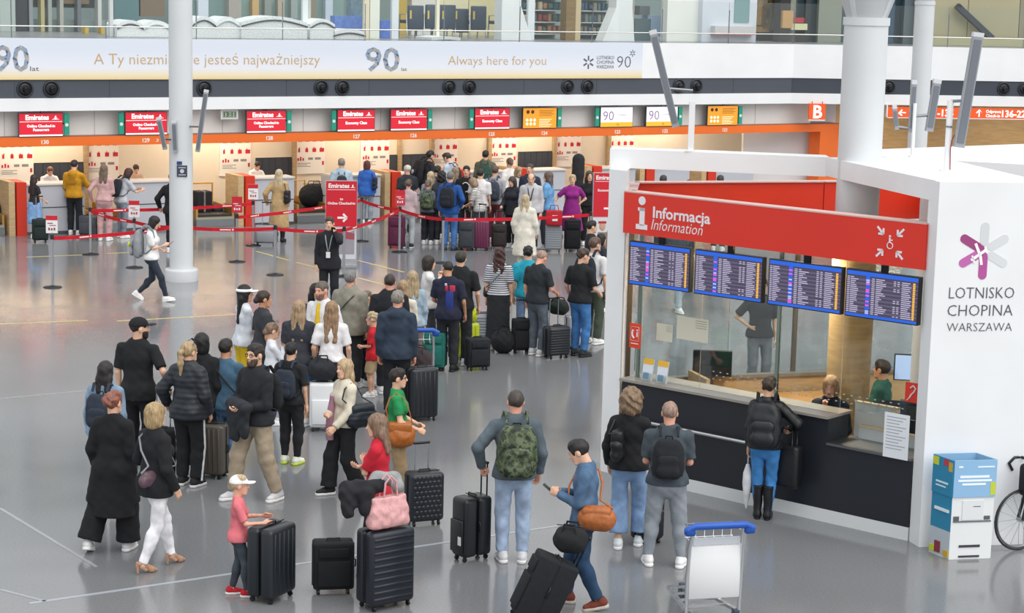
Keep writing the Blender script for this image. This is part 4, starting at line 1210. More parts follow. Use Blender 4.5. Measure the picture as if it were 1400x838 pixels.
# pictogram boards on the back wall, dark hatches, posts
def picto(px, label):
    uc = fu(px, 2.36, 1.5)
    t = thing('pictogram_board', label, 'notice board', F(uc, 2.37, 1.0), 'boards with red baggage pictograms')
    MB().b2((-0.42, 0, 0), (0.42, 0.03, 1.0)).build('board', mat('#f2efea', 'paint'), t)
    r = MB(); g = MB(); k = MB()
    for i in range(4):
        x = -0.33 + 0.2 * i
        k.b2((x, -0.005, 0.83), (x + 0.11, -0.001, 0.9))
        r.b2((x, -0.005, 0.56), (x + 0.05 + 0.025 * i, -0.001, 0.66)).b2((x + 0.03, -0.005, 0.66), (x + 0.05, -0.001, 0.69))
    for i in range(3): r.b2((-0.35 + 0.07 * i, -0.005, 0.34), (-0.31 + 0.07 * i, -0.001, 0.41 + 0.03 * (i % 2)))
    g.b2((-0.05, -0.005, 0.36), (0.08, -0.001, 0.42)); g.b2((0.14, -0.005, 0.36), (0.3, -0.001, 0.42))
    for i in range(3): g.b2((-0.35, -0.004, 0.28 - 0.04 * i), (0.02 - 0.1 * (i % 2), -0.001, 0.265 - 0.04 * i))
    r.b2((0.34, -0.005, 0.22), (0.39, -0.001, 0.32))
    r.build('pictogram', mat('#c42430', 'paint'), t); g.build('pictogram', mat('#8b8d92', 'paint'), t); k.build('pictogram', mat('#6a4a48', 'paint'), t)
for px, lb in [(22, 'at the left edge of the picture'), (140, 'above the pink overalls'), (322, 'just right of the tall left column'), (424, 'left of the pale blue shirt'), (513, 'right of the bright blue jacket'), (607, 'behind the head in the beige vest'), (688, 'right of the green backpack'), (777, 'above the instrument case'), (850, 'above the left end of the kiosk beam')]:
    picto(px, 'white board with red baggage pictograms ' + lb)
def hatch(px0, px1, label):
    a, b_ = fu(px0, 2.36, 1.2), fu(px1, 2.36, 1.2)
    t = thing('baggage_hatch', label, 'hatch', F((a + b_) / 2, 2.38, 0.6), 'dark curtained baggage hatches')
    w = b_ - a
    MB().b2((-w / 2, 0, 0), (w / 2, 0.02, 0.84)).build('opening', mat('#17191d', 'paint'), t)
    n = 6; me = MB().b2((-w / n * 0.48, -0.02, 0.02), (w / n * 0.48, -0.005, 0.82)).mesh('strip')
    for i in range(n): link('curtain_strip', me, mat('#3e444e', 'plastic'), t, TR(-w / 2 + w * (i + 0.5) / n, -0.006 * (i % 2), 0))
for a, b_, lb in [(47, 116, 'the mustard yellow hoodie'), (350, 403, 'the blonde woman in the trench coat'), (533, 590, 'the big hiking backpack'), (709, 757, 'the man with the lanyard')]:
    hatch(a, b_, 'dark curtained baggage hatch in the wall behind ' + lb)
for px in (118, 403, 547, 591, 670, 759, 833):
    u = fu(px, 2.3, 1.5)
    struct('trim_6', MB().b2((u - 0.05, 2.28, 0), (u + 0.05, 2.4, 2.95)), mat('#b79d78', 'wood'), None, FM)
# strip lamps under the soffit (warm)
for k in range(5):
    u = 1.5 + 4.4 * k
    t = thing('ceiling_lamp', ['leftmost', 'second', 'third', 'fourth', 'fifth'][k] + ' warm strip lamp from the left above the check-in desks', 'lamp', F(u, 1.6, 2.9), 'strip lamps over the check-in desks')
    MB().b2((-1.2, -0.09, 0), (1.2, 0.09, 0.06)).build('housing', mat('#dddddd', 'plastic'), t)
    MB().b2((-1.15, -0.07, -0.008), (1.15, 0.07, 0)).build('diffuser', mat('#ffe2b0', 'glow', 3.0), t)
    ld = bpy.data.lights.new('strip_lamp_light', 'AREA'); ld.shape = 'RECTANGLE'; ld.size = 2.2; ld.size_y = 0.14; ld.energy = 62; ld.color = (1.0, 0.85, 0.64)
    lo = bpy.data.objects.new('lamp_light', ld); COL.objects.link(lo); lo.parent = t; lo.matrix_local = TR(0, 0, -0.02)

# check-in desks
def desk(u0, u1, label, fin=True):
    w = u1 - u0
    t = thing('check_in_desk', label, 'desk', F(u0, 0, 0), 'check-in desks')
    lo = MB().b2((0, 0.02, 0.08), (w, 0.72, 0.62)).build('lower_front', lgrey, t)
    MB().b2((0, 0.0, 0.645), (w, 0.72, 1.15)).build('upper_front', lgrey, t)
    MB().b2((0, 0.03, 0.62), (w, 0.7, 0.645)).build('joint', mat('#5a5d63', 'metal'), t)
    MB().b2((0, 0.05, 0.0), (w, 0.7, 0.08)).build('plinth', mat('#77797d', 'metal', 0.4), t)
    MB().b2((-0.01, -0.04, 1.15), (w + 0.01, 0.55, 1.19)).build('desk_top', mat('#d8d2cc', 'paint', 0.35), t)
    if fin:
        MB().prism([(-0.02, -0.12), (-0.02, 0.72), (-0.24, 0.72), (-0.22, -0.02)], 0.0, 1.24).build('red_fin', mat('#d8381e', 'paint', 0.4), t)
        MB().prism([(-0.25, 0.02), (-0.25, 0.8), (-0.42, 0.8), (-0.38, 0.06)], 0.0, 1.24).build('wooden_fin', tan, t)
def conveyor(u0, u1, label):
    w = u1 - u0
    t = thing('baggage_conveyor', label, 'conveyor', F(u0, 0.15, 0), 'baggage conveyors between the desks')
    MB().b2((0, 0, 0), (w, 2.1, 0.26)).build('frame', mat('#c4bda6', 'metal', 0.5), t)
    MB().b2((0.06, -0.02, 0.26), (w - 0.06, 2.1, 0.31)).build('conveyor_belt', mat('#2a2826', 'plastic', 0.6), t)
    sd = MB().b2((0, 0, 0.26), (0.05, 2.1, 0.48)).b2((w - 0.05, 0, 0.26), (w, 2.1, 0.48))
    sd.build('side_guard', mat('#d0a860', 'metal', 0.5), t)
    MB().b2((0.0, -0.03, 0.02), (w, -0.0, 0.2)).build('weigh_front', mat('#9aa0a6', 'metal', 0.45), t)
    rail = MB().tube([(0.1, 1.2, 0.3), (0.1, 1.2, 0.95), (w - 0.1, 1.2, 0.95), (w - 0.1, 1.2, 0.3)], 0.025, 8)
    rail.build('guard_rail', mat('#d9a441', 'paint'), t)
desks = [(fu(36, 0, .6), fu(116, 0, .6), '130', True), (fu(172, 0, .6), fu(262, 0, .6), '129', False), (fu(347, 0, .6), fu(402, 0, .6), '128', True), (fu(455, 0, .6), fu(520, 0, .6), '127', False),
         (fu(546, 0, .6), fu(600, 0, .6), '126', True), (fu(640, 0, .6), fu(690, 0, .6), '125', True), (fu(720, 0, .6), fu(772, 0, .6), '124', True), (fu(820, 0, .6), fu(868, 0, .6), '123', True),
         (fu(892, 0, .6), fu(942, 0, .6), '122', True), (fu(976, 0, .6), fu(1030, 0, .6), '121', True)]
DL_ = ['grey check-in desk in front of the mustard yellow hoodie', 'long grey check-in desk partly hidden by the tall left column', 'grey check-in desk before the blonde woman in the trench coat', 'grey check-in desk behind the bright blue jacket with red hair', 'grey check-in desk behind the elderly white haired man', 'grey check-in desk behind the olive jacket and green backpack', 'grey check-in desk behind the man with the dark lanyard', 'grey check-in desk partly hidden by the right hand banner stand', 'grey check-in desk seen under the left part of the kiosk beam', 'grey check-in desk nearest the leg of the orange beam']
for (a, b_, n, fin), lb in zip(desks, DL_): desk(a, b_, lb, fin)
for a, b_, lb in [(-1.0, fu(6, 0.15, .3), 'baggage conveyor at the far left edge of the picture'), (fu(124, .15, .3), fu(166, .15, .3), 'baggage conveyor behind the pink overalls'), (fu(268, .15, .3), fu(320, .15, .3), 'baggage conveyor right of the tall column, holding packed boxes'),
                  (fu(406, .15, .3), fu(448, .15, .3), 'baggage conveyor left of the red banner stand, with a round black bag')]:
    conveyor(a, b_, lb)

# ------------------------------------------------------------------ right-hand wing of the hall
K0 = FO + FT * UEND + FN * 0.2
K1 = at(1400, 146, 2.86); K1.z = 0
RT = (K1 - K0); RT.z = 0; RT.normalize(); RN = Vector((RT.y, -RT.x, 0))
RM = Matrix((RT, -RN, Vector((0, 0, 1)))).transposed().to_4x4(); RM.translation = (K0.x, K0.y, 0)
def ru(px, y=0.0, z=2.6):
    P = hit(px, 150, K0 - RN * y, RN); return (P - K0).dot(RT)
_f = [FO + FT * -8 + FN * 0.15, K0 - FN * 0.1, K0 - RN * 0.05 + RT * 0.05, K0 - RN * 0.05 + RT * 14, K0 - RN * 16 + RT * 14, FO + FT * -8 - FN * 14]
struct('floor_upper', MB().prism(_f, 4.3, 4.495), mat('#8d8f92', 'paint', 0.3), 'upper deck floor')
struct('wall_right_apron', MB().b2((0, 0, 3.57), (14, 0.3, 4.5)), white, 'white apron of the right hand wing', RM)
struct('wall_right_band', MB().b2((0, 0.03, 3.15), (14, 0.3, 3.57)), mat('#3c434e', 'paint'), 'dark grey band on the right hand wing', RM)
struct('wall_right_lower', MB().b2((0, 0, 2.86), (14, 0.3, 3.15)), white, 'white lower apron of the right hand wing', RM)
struct('ceiling_right', MB().b2((0, 0.3, 2.95), (14, 5.0, 3.1)), mat('#d8d4cc', 'paint'), None, RM)
struct('wall_right_back', MB().b2((0.2, 4.5, 0), (14, 4.8, 2.95)), mat('#a58a63', 'wood'), 'brown timber wall deep under the right hand wing', RM)
struct('wall_right_white', MB().b2((-1.0, 1.2, 0), (1.7, 1.4, 2.95)), white, 'white wall panel behind the letter B sign', RM)
for k in range(2):  # fill lamps added to brighten the dark timber wall under this wing
    t = thing('ceiling_lamp', ('left', 'right')[k] + ' added warm fill lamp under the soffit of the right hand wing', 'lamp', RM @ TR(3.5 + 5 * k, 2.2, 2.88))
    MB().b2((-1.2, -0.12, 0), (1.2, 0.12, 0.06)).build('housing', mat('#dddddd', 'plastic'), t); MB().b2((-1.15, -0.1, -0.008), (1.15, 0.1, 0)).build('diffuser', mat('#ffe2b0', 'glow', 3.0), t)
    ld = bpy.data.lights.new('wing_fill_light', 'AREA'); ld.shape = 'RECTANGLE'; ld.size = 2.2; ld.size_y = 0.2; ld.energy = 130; ld.color = (1.0, 0.85, 0.65)
    lo = bpy.data.objects.new('lamp_light', ld); COL.objects.link(lo); lo.parent = t; lo.matrix_local = TR(0, 0, -0.02)
nozzle(RM @ TR(ru(1214), 0.03, 3.36), 'round air nozzle behind the big white column, right wing')
nozzle(RM @ TR(ru(1371), 0.03, 3.36), 'round air nozzle near the right edge of the picture')
nozzle(RM @ TR(ru(1399), 0.03, 3.36), 'round air nozzle cut by the right edge of the picture')
# B sign
t = thing('zone_sign', 'orange hanging sign with a big white letter B', 'sign', RM @ TR(ru(1116), -0.1, 2.43))
MB().b2((-0.24, 0, 0), (0.24, 0.08, 0.44)).build('panel', mat('#e2571e', 'glow', 0.25), t)
text('B', 0.5, mat('#ffffff', 'glow', 0.6), t, TR(0, -0.004, 0.045), 'CENTER', bold=0.012)
MB().b2((-0.24, 0, -0.035), (0.24, 0.08, -0.005)).build('foot_strip', white, t)
MB().cyl((-0.15, 0.04, 0.44), (-0.15, 0.04, 0.5), 0.01).cyl((0.15, 0.04, 0.44), (0.15, 0.04, 0.5), 0.01).build('hanger', mat('#555555', 'metal'), t)
for px0, px1, lb, txts in [(1213, 1320, 'orange direction sign with a white left arrow', [('\u2190', 1233, .27), ('131-135', 1262, .27)]),
                           (1322, 1450, 'orange direction sign with a white up arrow', [('\u2191', 1338, .27), ('136-229', 1367, .27)])]:
    a, b_ = ru(px0), ru(px1)
    t = thing('direction_sign', lb, 'sign', RM @ TR(a, -0.05, 2.52))
    MB().b2((0, 0, 0), (b_ - a, 0.1, 0.28)).build('panel', mat('#e2571e', 'glow', 0.25), t)
    MB().b2((0, -0.002, -0.025), (b_ - a, 0.1, -0.004)).build('foot_strip', white, t)
    MB().b2((-0.03, 0, 0), (0, 0.1, 0.36)).build('end_cap', white, t)
    for s_, px, h in txts: text(s_, h, mat('#ffffff', 'glow', 0.6), t, TR(ru(px) - a, -0.004, 0.045), 'CENTER' if len(s_) == 1 else 'LEFT', bold=0.006)
    if px0 > 1300:
        text('Odprawa', 0.12, mat('#ffffff', 'glow', 0.6), t, TR(ru(1347) - a, -0.004, 0.155), bold=0.002)
        text('Check-in', 0.12, mat('#ffffff', 'glow', 0.6), t, TR(ru(1347) - a, -0.004, 0.035), bold=0.002)

# ------------------------------------------------------------------ upper deck: glass balustrade and what stands behind it
glass = mat('#f8fbfa', 'glass')
def balustrade(M, n, L_, label):
    t = thing('glass_balustrade', label, 'balustrade', M)
    w = L_ / n
    me = MB().b2((0.012, -0.008, 0.02), (w - 0.012, 0.008, 1.12)).mesh('pane')
    po = MB().b2((-0.01, -0.012, 0), (0.01, 0.012, 0.9)).mesh('clamp')
    for i in range(n):
        link('glass_pane', me, glass, t, TR(i * w, 0, 0)); link('post', po, mat('#8b9094', 'metal'), t, TR(i * w, 0, 0))
    MB().cyl((0, -0.03, 0.27), (L_, -0.03, 0.27), 0.014, n=8).build('rail', mat('#e4e4e0', 'metal', 0.35), t)
balustrade(F(-4, -0.12, 4.5), 12, 26.2, 'glass balustrade along the upper deck edge over the check-in desks')
balustrade(RM @ TR(0, 0.08, 4.5), 6, 13.5, 'glass balustrade along the upper deck edge over the right hand wing')
# back of the upper deck
struct('wall_upper', MB().b2((-8, 11.0, 4.5), (40, 11.3, 10)), mat('#7f8f8e', 'paint', 0.5), 'grey green back wall of the upper deck', FM)
def ubox(px0, px1, y, z0, z1, col, kind='paint', dp=0.3, parent=None, name='panel'):
    a, b_ = fu(px0, y, 5), fu(px1, y, 5)
    return MB().b2((a, y, z0), (b_, y + dp, z1)).build(name, mat(col, kind), parent, FM if parent is None else None)
# shop fronts and lounges: one thing each, base at the deck
def unit(label, cat, name='shop_unit'):
    return thing(name, label, cat, FM)
t = unit('dark glazed lounge front with tall mullions at the far left of the upper deck', 'shop front', 'lounge_bar')  # glazed front of the lounge, with end panel and mullions
ubox(0, 21, 5.0, 4.5, 8, '#aeb8b4', parent=t, name='end_panel'); ubox(21, 37, 5.2, 4.5, 8, '#30343c', parent=t, name='dark_panel')
for i, px in enumerate((40, 56, 66, 82, 106, 134)): ubox(px, px + 5, 5.2, 4.5, 8, ['#8d9296', '#b3a878', '#9aa09c', '#a9a9a0', '#6b7076', '#c9c9c8'][i], parent=t, name='mullion')
ubox(37, 135, 5.6, 5.1, 6.6, '#4c5556', parent=t, name='window_band'); ubox(85, 122, 5.4, 5.2, 5.75, '#7d6a52', parent=t, name='sofa_back')
ubox(50, 160, 5.5, 4.5, 4.8, '#8a9a98', parent=t, name='low_wall')
for px in (116, 138, 153): ubox(px, px + 5, 3.8, 4.5, 4.68, '#c9a94a', parent=t, name='yellow_block')
t = unit('teal glazed shop front behind the tall left column on the upper deck', 'shop front')
ubox(156, 190, 6, 4.5, 8, '#5d7f84', parent=t, name='glass_panel'); ubox(192, 225, 6, 4.9, 5.6, '#7a6a58', parent=t, name='shelf'); ubox(262, 300, 6, 4.5, 8, '#7d9896', parent=t, name='glass_panel')
ubox(300, 470, 6, 4.5, 8, '#86a09d', parent=t, name='glass_panel'); ubox(271, 285, 5.8, 4.5, 8, '#d3dbe6', parent=t, name='pillar'); ubox(445, 455, 5.8, 4.5, 8, '#c6d2e2', parent=t, name='pillar')
ubox(313, 330, 5.7, 4.5, 8, '#a9a39c', parent=t, name='pillar'); ubox(424, 432, 5.7, 4.6, 5.6, '#8d8272', parent=t, name='pillar')
for i, px in enumerate((345, 362, 380, 398)): ubox(px, px + 9, 5.8, 4.9, 5.4 + 0.1 * (i % 2), ['#c9a572', '#8f9490', '#b5a999', '#9aa7a4'][i], parent=t, name='display_item')
t = unit('row of leaning white ribs and cream posts of the upper deck glazing', 'glazing frame', 'ribbed_glazing')
for px, w, c in [(150, 5, '#d6d8d8'), (414, 7, '#dfe4e6'), (421, 4, '#b7bbbb'), (498, 7, '#e6d9bd'), (506, 13, '#e9ebdf'), (536, 9, '#e2e6ec'), (597, 4, '#efe7cf'), (680, 5, '#e7e6da'), (722, 9, '#e3e8ee'), (864, 3, '#a9a7a0'), (958, 4, '#dcdcd4'), (994, 2, '#8f949a')]:
    ubox(px, px + w, 1.6, 4.5, 7.9, c, parent=t, name='rib', dp=0.1)
# curved white lounge furniture
def lounge(px0, px1, y, zt, label, n=2):
    t = unit(label, 'lounge seat', 'lounge_sofa')
    a, b_ = fu(px0, y, 4.8), fu(px1, y, 4.8)
    for k in range(n):
        x0 = a + (b_ - a) * k / n; x1 = a + (b_ - a) * (k + 1) / n; pts = []
        for i in range(9):
            q = i / 8; pts.append((x0 + (x1 - x0) * q, 4.5 + (zt - 4.5) * (0.72 + 0.28 * math.sin(math.pi * q))))
        b = MB(); m_ = len(pts)
        vs = [(p[0], y, p[1]) for p in pts] + [(p[0], y + 0.9, p[1]) for p in pts] + [(p[0], y, 4.5) for p in pts] + [(p[0], y + 0.9, 4.5) for p in pts]
        fs = []
        for i in range(m_ - 1): fs += [(i, i + 1, m_ + i + 1, m_ + i), (2 * m_ + i, 2 * m_ + i + 1, i + 1, i), (m_ + i, m_ + i + 1, 3 * m_ + i + 1, 3 * m_ + i)]
        fs += [(0, m_, 3 * m_, 2 * m_), (m_ - 1, 3 * m_ - 1, 4 * m_ - 1, 2 * m_ - 1)]
        b.add(vs, fs); b.build('seat_block', mat('#f0f2f4', 'leather'), t)
        MB().tube([(p[0], y - 0.02, p[1] - 0.1) for p in pts], 0.02, 6).build('piping', mat('#d0d4d8' if k % 2 else '#4a4d52', 'plastic'), t)
lounge(262, 328, 1.0, 5.02, 'curved white lounge block right of the tall column on the upper deck')
lounge(330, 420, 0.9, 5.05, 'long curved white lounge block with a dark rim on the upper deck', 1)
lounge(424, 458, 1.0, 5.0, 'short curved white lounge block on the upper deck', 1)
lounge(456, 500, 1.0, 4.75, 'low white rounded cushion on the upper deck', 1)
lounge(160, 232, 1.4, 4.9, 'curved pale lounge block left of the tall column on the upper deck', 2)
lounge(590, 630, 0.7, 4.6, 'very low white rounded pouf on the upper deck', 1)
# blue cushion wall
t = unit('blue and white padded bench back beside the cream posts on the upper deck', 'bench', 'padded_bench')
ubox(458, 497, 2.4, 4.5, 5.05, '#6f8fd6', 'cloth', parent=t, name='back_pad'); ubox(520, 542, 2.4, 4.5, 4.95, '#5f7fd0', 'cloth', parent=t, name='back_pad'); ubox(480, 500, 2.6, 5.05, 5.5, '#7b93a0', 'cloth', parent=t, name='cushion')
# waiting seats
for k, (px, y, zt) in enumerate([(568, 2.6, 5.35), (592, 2.6, 5.38), (612, 2.6, 5.38), (630, 3.0, 5.28), (654, 2.8, 5.36), (690, 2.8, 5.3)]):
    t = thing('waiting_chair', ['leftmost', 'second', 'third', 'fourth', 'fifth', 'rightmost'][k] + ' dark blue waiting seat of the six on the upper deck', 'seat', F(fu(px, y, 4.9), y, 4.5), 'waiting seats on the upper deck')
    MB().rbox((0, 0, zt - 4.5 - 0.32), (0.46, 0.09, 0.64), 0.03, 2).build('backrest', mat('#3d4b5c', 'leather'), t)
    MB().rbox((0, 0.28, 0.42), (0.46, 0.5, 0.09), 0.03, 2).build('seat', mat('#36424f', 'leather'), t)
    for sx in (-1, 1): MB().tube([(sx * 0.24, 0.5, 0.0), (sx * 0.24, 0.45, 0.6), (sx * 0.24, 0.05, 0.62), (sx * 0.24, 0.0, 0.0)], 0.02, 6).build('arm_frame', mat('#c9ccd0', 'metal'), t)
    MB().b2((-0.19, -0.055, 0.5), (-0.14, -0.045, 0.72)).build('yellow_tab', mat('#d8c15a', 'paint'), t)
t = unit('cream wall panels behind the waiting seats on the upper deck', 'wall panel', 'wall_cladding')
for px0, px1, c in [(545, 556, '#c7a84a'), (563, 596, '#e4e2d8'), (600, 640, '#e9e0bd'), (641, 682, '#e8dcae')]: ubox(px0, px1, 5.2, 4.5, 8, c, parent=t, name='panel')
# tapered white fins, brown column
for px0, px1, a, b_, lb in [(686, 712, 0.0, 0.35, 'left white tapering fin on the upper deck, right of the waiting seats'), (842, 864, -0.4, 0.1, 'white tapering fin with a flared foot near the tilted speaker')]:
    u0, u1 = fu(px0, 1.2, 5), fu(px1, 1.2, 5)
    b = MB(); b.add([(u0 + a, 1.2, 4.5), (u1 + b_, 1.2, 4.5), (u1, 1.2, 5.4), (u0, 1.2, 5.4), (u0 + a, 1.6, 4.5), (u1 + b_, 1.6, 4.5), (u1, 1.6, 5.4), (u0, 1.6, 5.4)], [(0, 1, 2, 3), (7, 6, 5, 4), (0, 4, 5, 1), (1, 5, 6, 2), (2, 6, 7, 3), (3, 7, 4, 0)])
    o = b.build('white_fin', white, None, FM); tag(o, lb, 'fin')
    MB().b2((u0, 1.2, 5.4), (u1, 1.6, 7.9)).build('shaft', white, o)
t = unit('brown square column between the shop shelves on the upper deck', 'column', 'brown_column')
ubox(774, 787, 1.8, 4.5, 8, '#8a6f45', 'wood', parent=t, name='shaft'); ubox(787, 794, 1.8, 4.5, 8, '#c9b48e', parent=t, name='side_face')
def shelves(px0, px1, y, label, cols, rows=4, n=8):
    t = unit(label, 'shelf', 'display_shelf')
    a, b_ = fu(px0, y, 5), fu(px1, y, 5)
    MB().b2((a, y + 0.5, 4.5), (b_, y + 0.55, 6.6)).build('back_panel', mat('#8fa0a0', 'paint'), t)
    for r in range(rows): MB().b2((a, y, 4.62 + 0.32 * r), (b_, y + 0.5, 4.65 + 0.32 * r)).build('shelf_board', mat('#cfd6d6', 'paint'), t)
    rr = random.Random(px0)
    for r in range(rows):
        for i in range(n):
            x = a + (b_ - a) * (i + 0.15) / n; w = (b_ - a) / n * rr.uniform(0.5, 0.85)
            MB().rbox((x + w / 2, y + 0.2, 4.65 + 0.32 * r + 0.11), (w, 0.25, rr.uniform(0.12, 0.24)), 0.02, 1).build('goods', mat(rr.choice(cols), 'cloth'), t)
shelves(716, 772, 2.6, 'shop shelves with folded teal and red clothes on the upper deck', ['#3f6a70', '#587f80', '#9a4a4a', '#b98a6a', '#6f7f84', '#c0b6a0'])
shelves(795, 842, 2.8, 'shop shelves with grey and blue goods right of the brown column', ['#6f8a90', '#8f8f8a', '#4f6f88', '#a59f92', '#3f5f6a'])
t = unit('blue grey shop counter with round rails behind the tilted speaker', 'counter', 'shop_counter')
ubox(868, 890, 2.0, 4.5, 5.1, '#4f666c', parent=t, name='counter_body'); ubox(874, 888, 2.2, 5.2, 5.45, '#6a6f72', parent=t, name='till'); ubox(885, 912, 2.3, 4.6, 5.2, '#a9c1dd', parent=t, name='blue_sign')
t = unit('plain white kiosk wall on the upper deck, right of the tilted speaker', 'kiosk', 'white_kiosk')
ubox(912, 960, 1.4, 4.5, 8, '#efefea', parent=t, name='front_wall'); ubox(960, 1034, 1.2, 4.5, 8, '#d6dbe6', parent=t, name='side_wall', dp=0.2)
ubox(1004, 1024, 1.17, 5.05, 6.2, '#7fa0a2', parent=t, name='window', dp=0.06); ubox(978, 1034, 1.0, 4.72, 4.95, '#d9d3d6', parent=t, name='shelf'); ubox(978, 1034, 0.98, 4.71, 4.725, '#cf4a5a', parent=t, name='red_edge')
t = unit('dark souvenir shop with hanging goods and pale boxes on the upper deck', 'shop', 'souvenir_shop')
ubox(1034, 1106, 3.0, 4.5, 8, '#3a3830', parent=t, name='back_wall'); ubox(1066, 1080, 1.8, 4.5, 8, '#2b2a28', parent=t, name='dark_post')
rr = random.Random(5)
for i in range(16): 
    px = rr.uniform(1038, 1064); ubox(px, px + rr.uniform(3, 6), 2.6, 4.75 + rr.random() * 0.7, 4.9 + rr.random() * 0.9, rr.choice(['#8a7a55', '#b08a50', '#5a5548', '#a89f88', '#6b5a3a']), 'cloth', parent=t, name='hanging_goods')
ubox(1082, 1104, 1.9, 5.05, 5.2, '#b03a40', parent=t, name='red_box'); ubox(1082, 1104, 1.8, 4.85, 5.03, '#d9d8ae', parent=t, name='pale_box'); ubox(1080, 1104, 1.8, 4.5, 4.7, '#3c3a36', parent=t, name='box_stand')
ubox(1070, 1084, 1.7, 4.9, 5.4, '#c59a62', parent=t, name='tan_bag')
# right wing upper: brown panels and diagonal strut
t = thing('shop', 'glazed shop front behind the two white columns on the upper deck', 'shop front', RM)
MB().b2((0.4, 3.0, 4.5), (4.2, 3.2, 8)).build('dark_glass', mat('#4a6068', 'gloss'), t)
for x, w, c in [(0.3, 0.5, '#8f9084'), (1.1, 0.15, '#2c3238'), (1.5, 0.7, '#8f9488'), (2.9, 0.25, '#c8c84a'), (3.2, 0.6, '#35506a'), (4.1, 0.5, '#5d6a72'), (4.7, 0.3, '#2d3540')]:
    MB().b2((x, 2.6, 4.5), (x + w, 2.8, 8)).build('panel', mat(c, 'paint'), t)
t = thing('lift_shaft', 'olive beige cladding with a dark diagonal strut at the right end of the upper deck', 'cladding', RM)
for k in range(5): MB().b2((ru(1287) + 1.6 * k, 2.4, 4.5), (ru(1287) + 1.6 * k + 1.58, 2.6, 8)).build('panel', mat('#aca588' if k < 2 else '#8f8a76', 'paint'), t)
MB().bar((ru(1340), 2.2, 5.65), (ru(1392), 2.2, 4.72), 0.2, 0.16).build('strut', mat('#3a414a', 'paint'), t)
MB().b2((ru(1287), 2.0, 4.5), (ru(1287) + 8, 2.3, 4.75)).build('low_plinth', mat('#b4ad8c', 'paint'), t)

# ------------------------------------------------------------------ columns
def column(label, P, d, ztop, base=True, cladding=None, flare=True, sticker=False):
    t = thing('column', label, 'column', TR(P.x, P.y, 0), 'round white columns')
    wm = mat('#d5d9dc', 'paint', 0.35)
    MB().cyl((0, 0, 0 if cladding is None else cladding[0]), (0, 0, ztop), d / 2, n=40).build('shaft', wm, t)
    if base: MB().lathe([(d * 0.72, 0), (d * 0.72, 0.2), (d * 0.69, 0.235), (d * 0.5, 0.24)], 40).build('base_ring', mat('#c9ccd0', 'paint', 0.35), t)
    if cladding: MB().cyl((0, 0, 0), (0, 0, cladding[0]), d / 2 + 0.004, n=40).build('timber_cladding', mat(cladding[1], 'wood'), t)
    if flare:
        MB().lathe([(d * 0.53, ztop - 0.03), (d * 0.53, ztop + 0.06)], 40).build('collar', wm, t)
        for i in range(4):
            a = math.radians(45 + 90 * i); c = Vector((math.cos(a), math.sin(a), 0)); n = Vector((-c.y, c.x, 0))
            b = MB(); pts = [(0.02, 0.05), (d * 0.46, 0.05), (d * 0.62, 0.25), (d * 1.1, 0.75), (d * 1.9, 1.4), (0.02, 1.4)]
            vs = []
            for sg in (-0.03, 0.03): vs += [c * r + n * sg + Vector((0, 0, ztop + z)) for r, z in pts]
            b.add(vs, [tuple(range(6)), tuple(range(11, 5, -1))] + [(i_, (i_ + 1) % 6 + 0, (i_ + 1) % 6 + 6, i_ + 6) for i_ in range(6)])
            b.build('branch_plate', wm, t)
        MB().lathe([(d * 0.3, ztop + 0.05), (d * 0.3, ztop + 1.4)], 24).build('core', wm, t)
        MB().lathe([(d * 0.46, ztop + 0.05), (d * 0.62, ztop + 0.28), (d * 1.05, ztop + 0.75), (d * 1.6, ztop + 1.4)], 24).build('flare', mat('#c4c8cb', 'paint'), t)
    return t
PC1 = at(248, 383)
c1 = column('tall round white column standing on the left with a round base', PC1, 0.46, 9.0, flare=False)
KZ = 3.98
PC2 = at(1175, 219, KZ); PC2.z = 0
c2 = column('big round white column rising through the information kiosk', PC2, 0.51, height_at(PC2, 31), base=False, cladding=(3.0, '#c9a56c'))
PC3 = at(1247, 322); PC3 = Vector((PC3.x, PC3.y, 0))
c3 = column('slimmer round white column behind the kiosk near the orange number signs', PC3, 0.48, height_at(PC3, 5), base=True)
# stickers on the left column
c_ = (CAMP - PC1); c_.z = 0; c_.normalize()
Ms = Matrix((Vector((-c_.y, c_.x, 0)), -c_, Vector((0, 0, 1)))).transposed().to_4x4(); Ms.translation = PC1 + c_ * 0.232
t = thing('notice_sticker', 'dark square notice sticker on the tall left column', 'notice', Ms @ TR(0.03, 0, height_at(PC1, 240)))
MB().b2((-0.11, -0.012, 0), (0.09, 0.05, 0.22)).build('plate', mat('#3a4150', 'paint'), t)
MB().b2((-0.08, -0.016, 0.03), (0.06, -0.011, 0.045)).b2((-0.08, -0.016, 0.17), (0.06, -0.011, 0.185)).cyl((-0.01, -0.016, 0.11), (-0.01, -0.011, 0.11), 0.04, n=14).build('printed_marks', mat('#c8ccd4', 'paint'), t)
MB().b2((-0.11, -0.012, 0.235), (-0.01, 0.05, 0.3)).build('small_plate', mat('#2a3f7a', 'paint'), t)

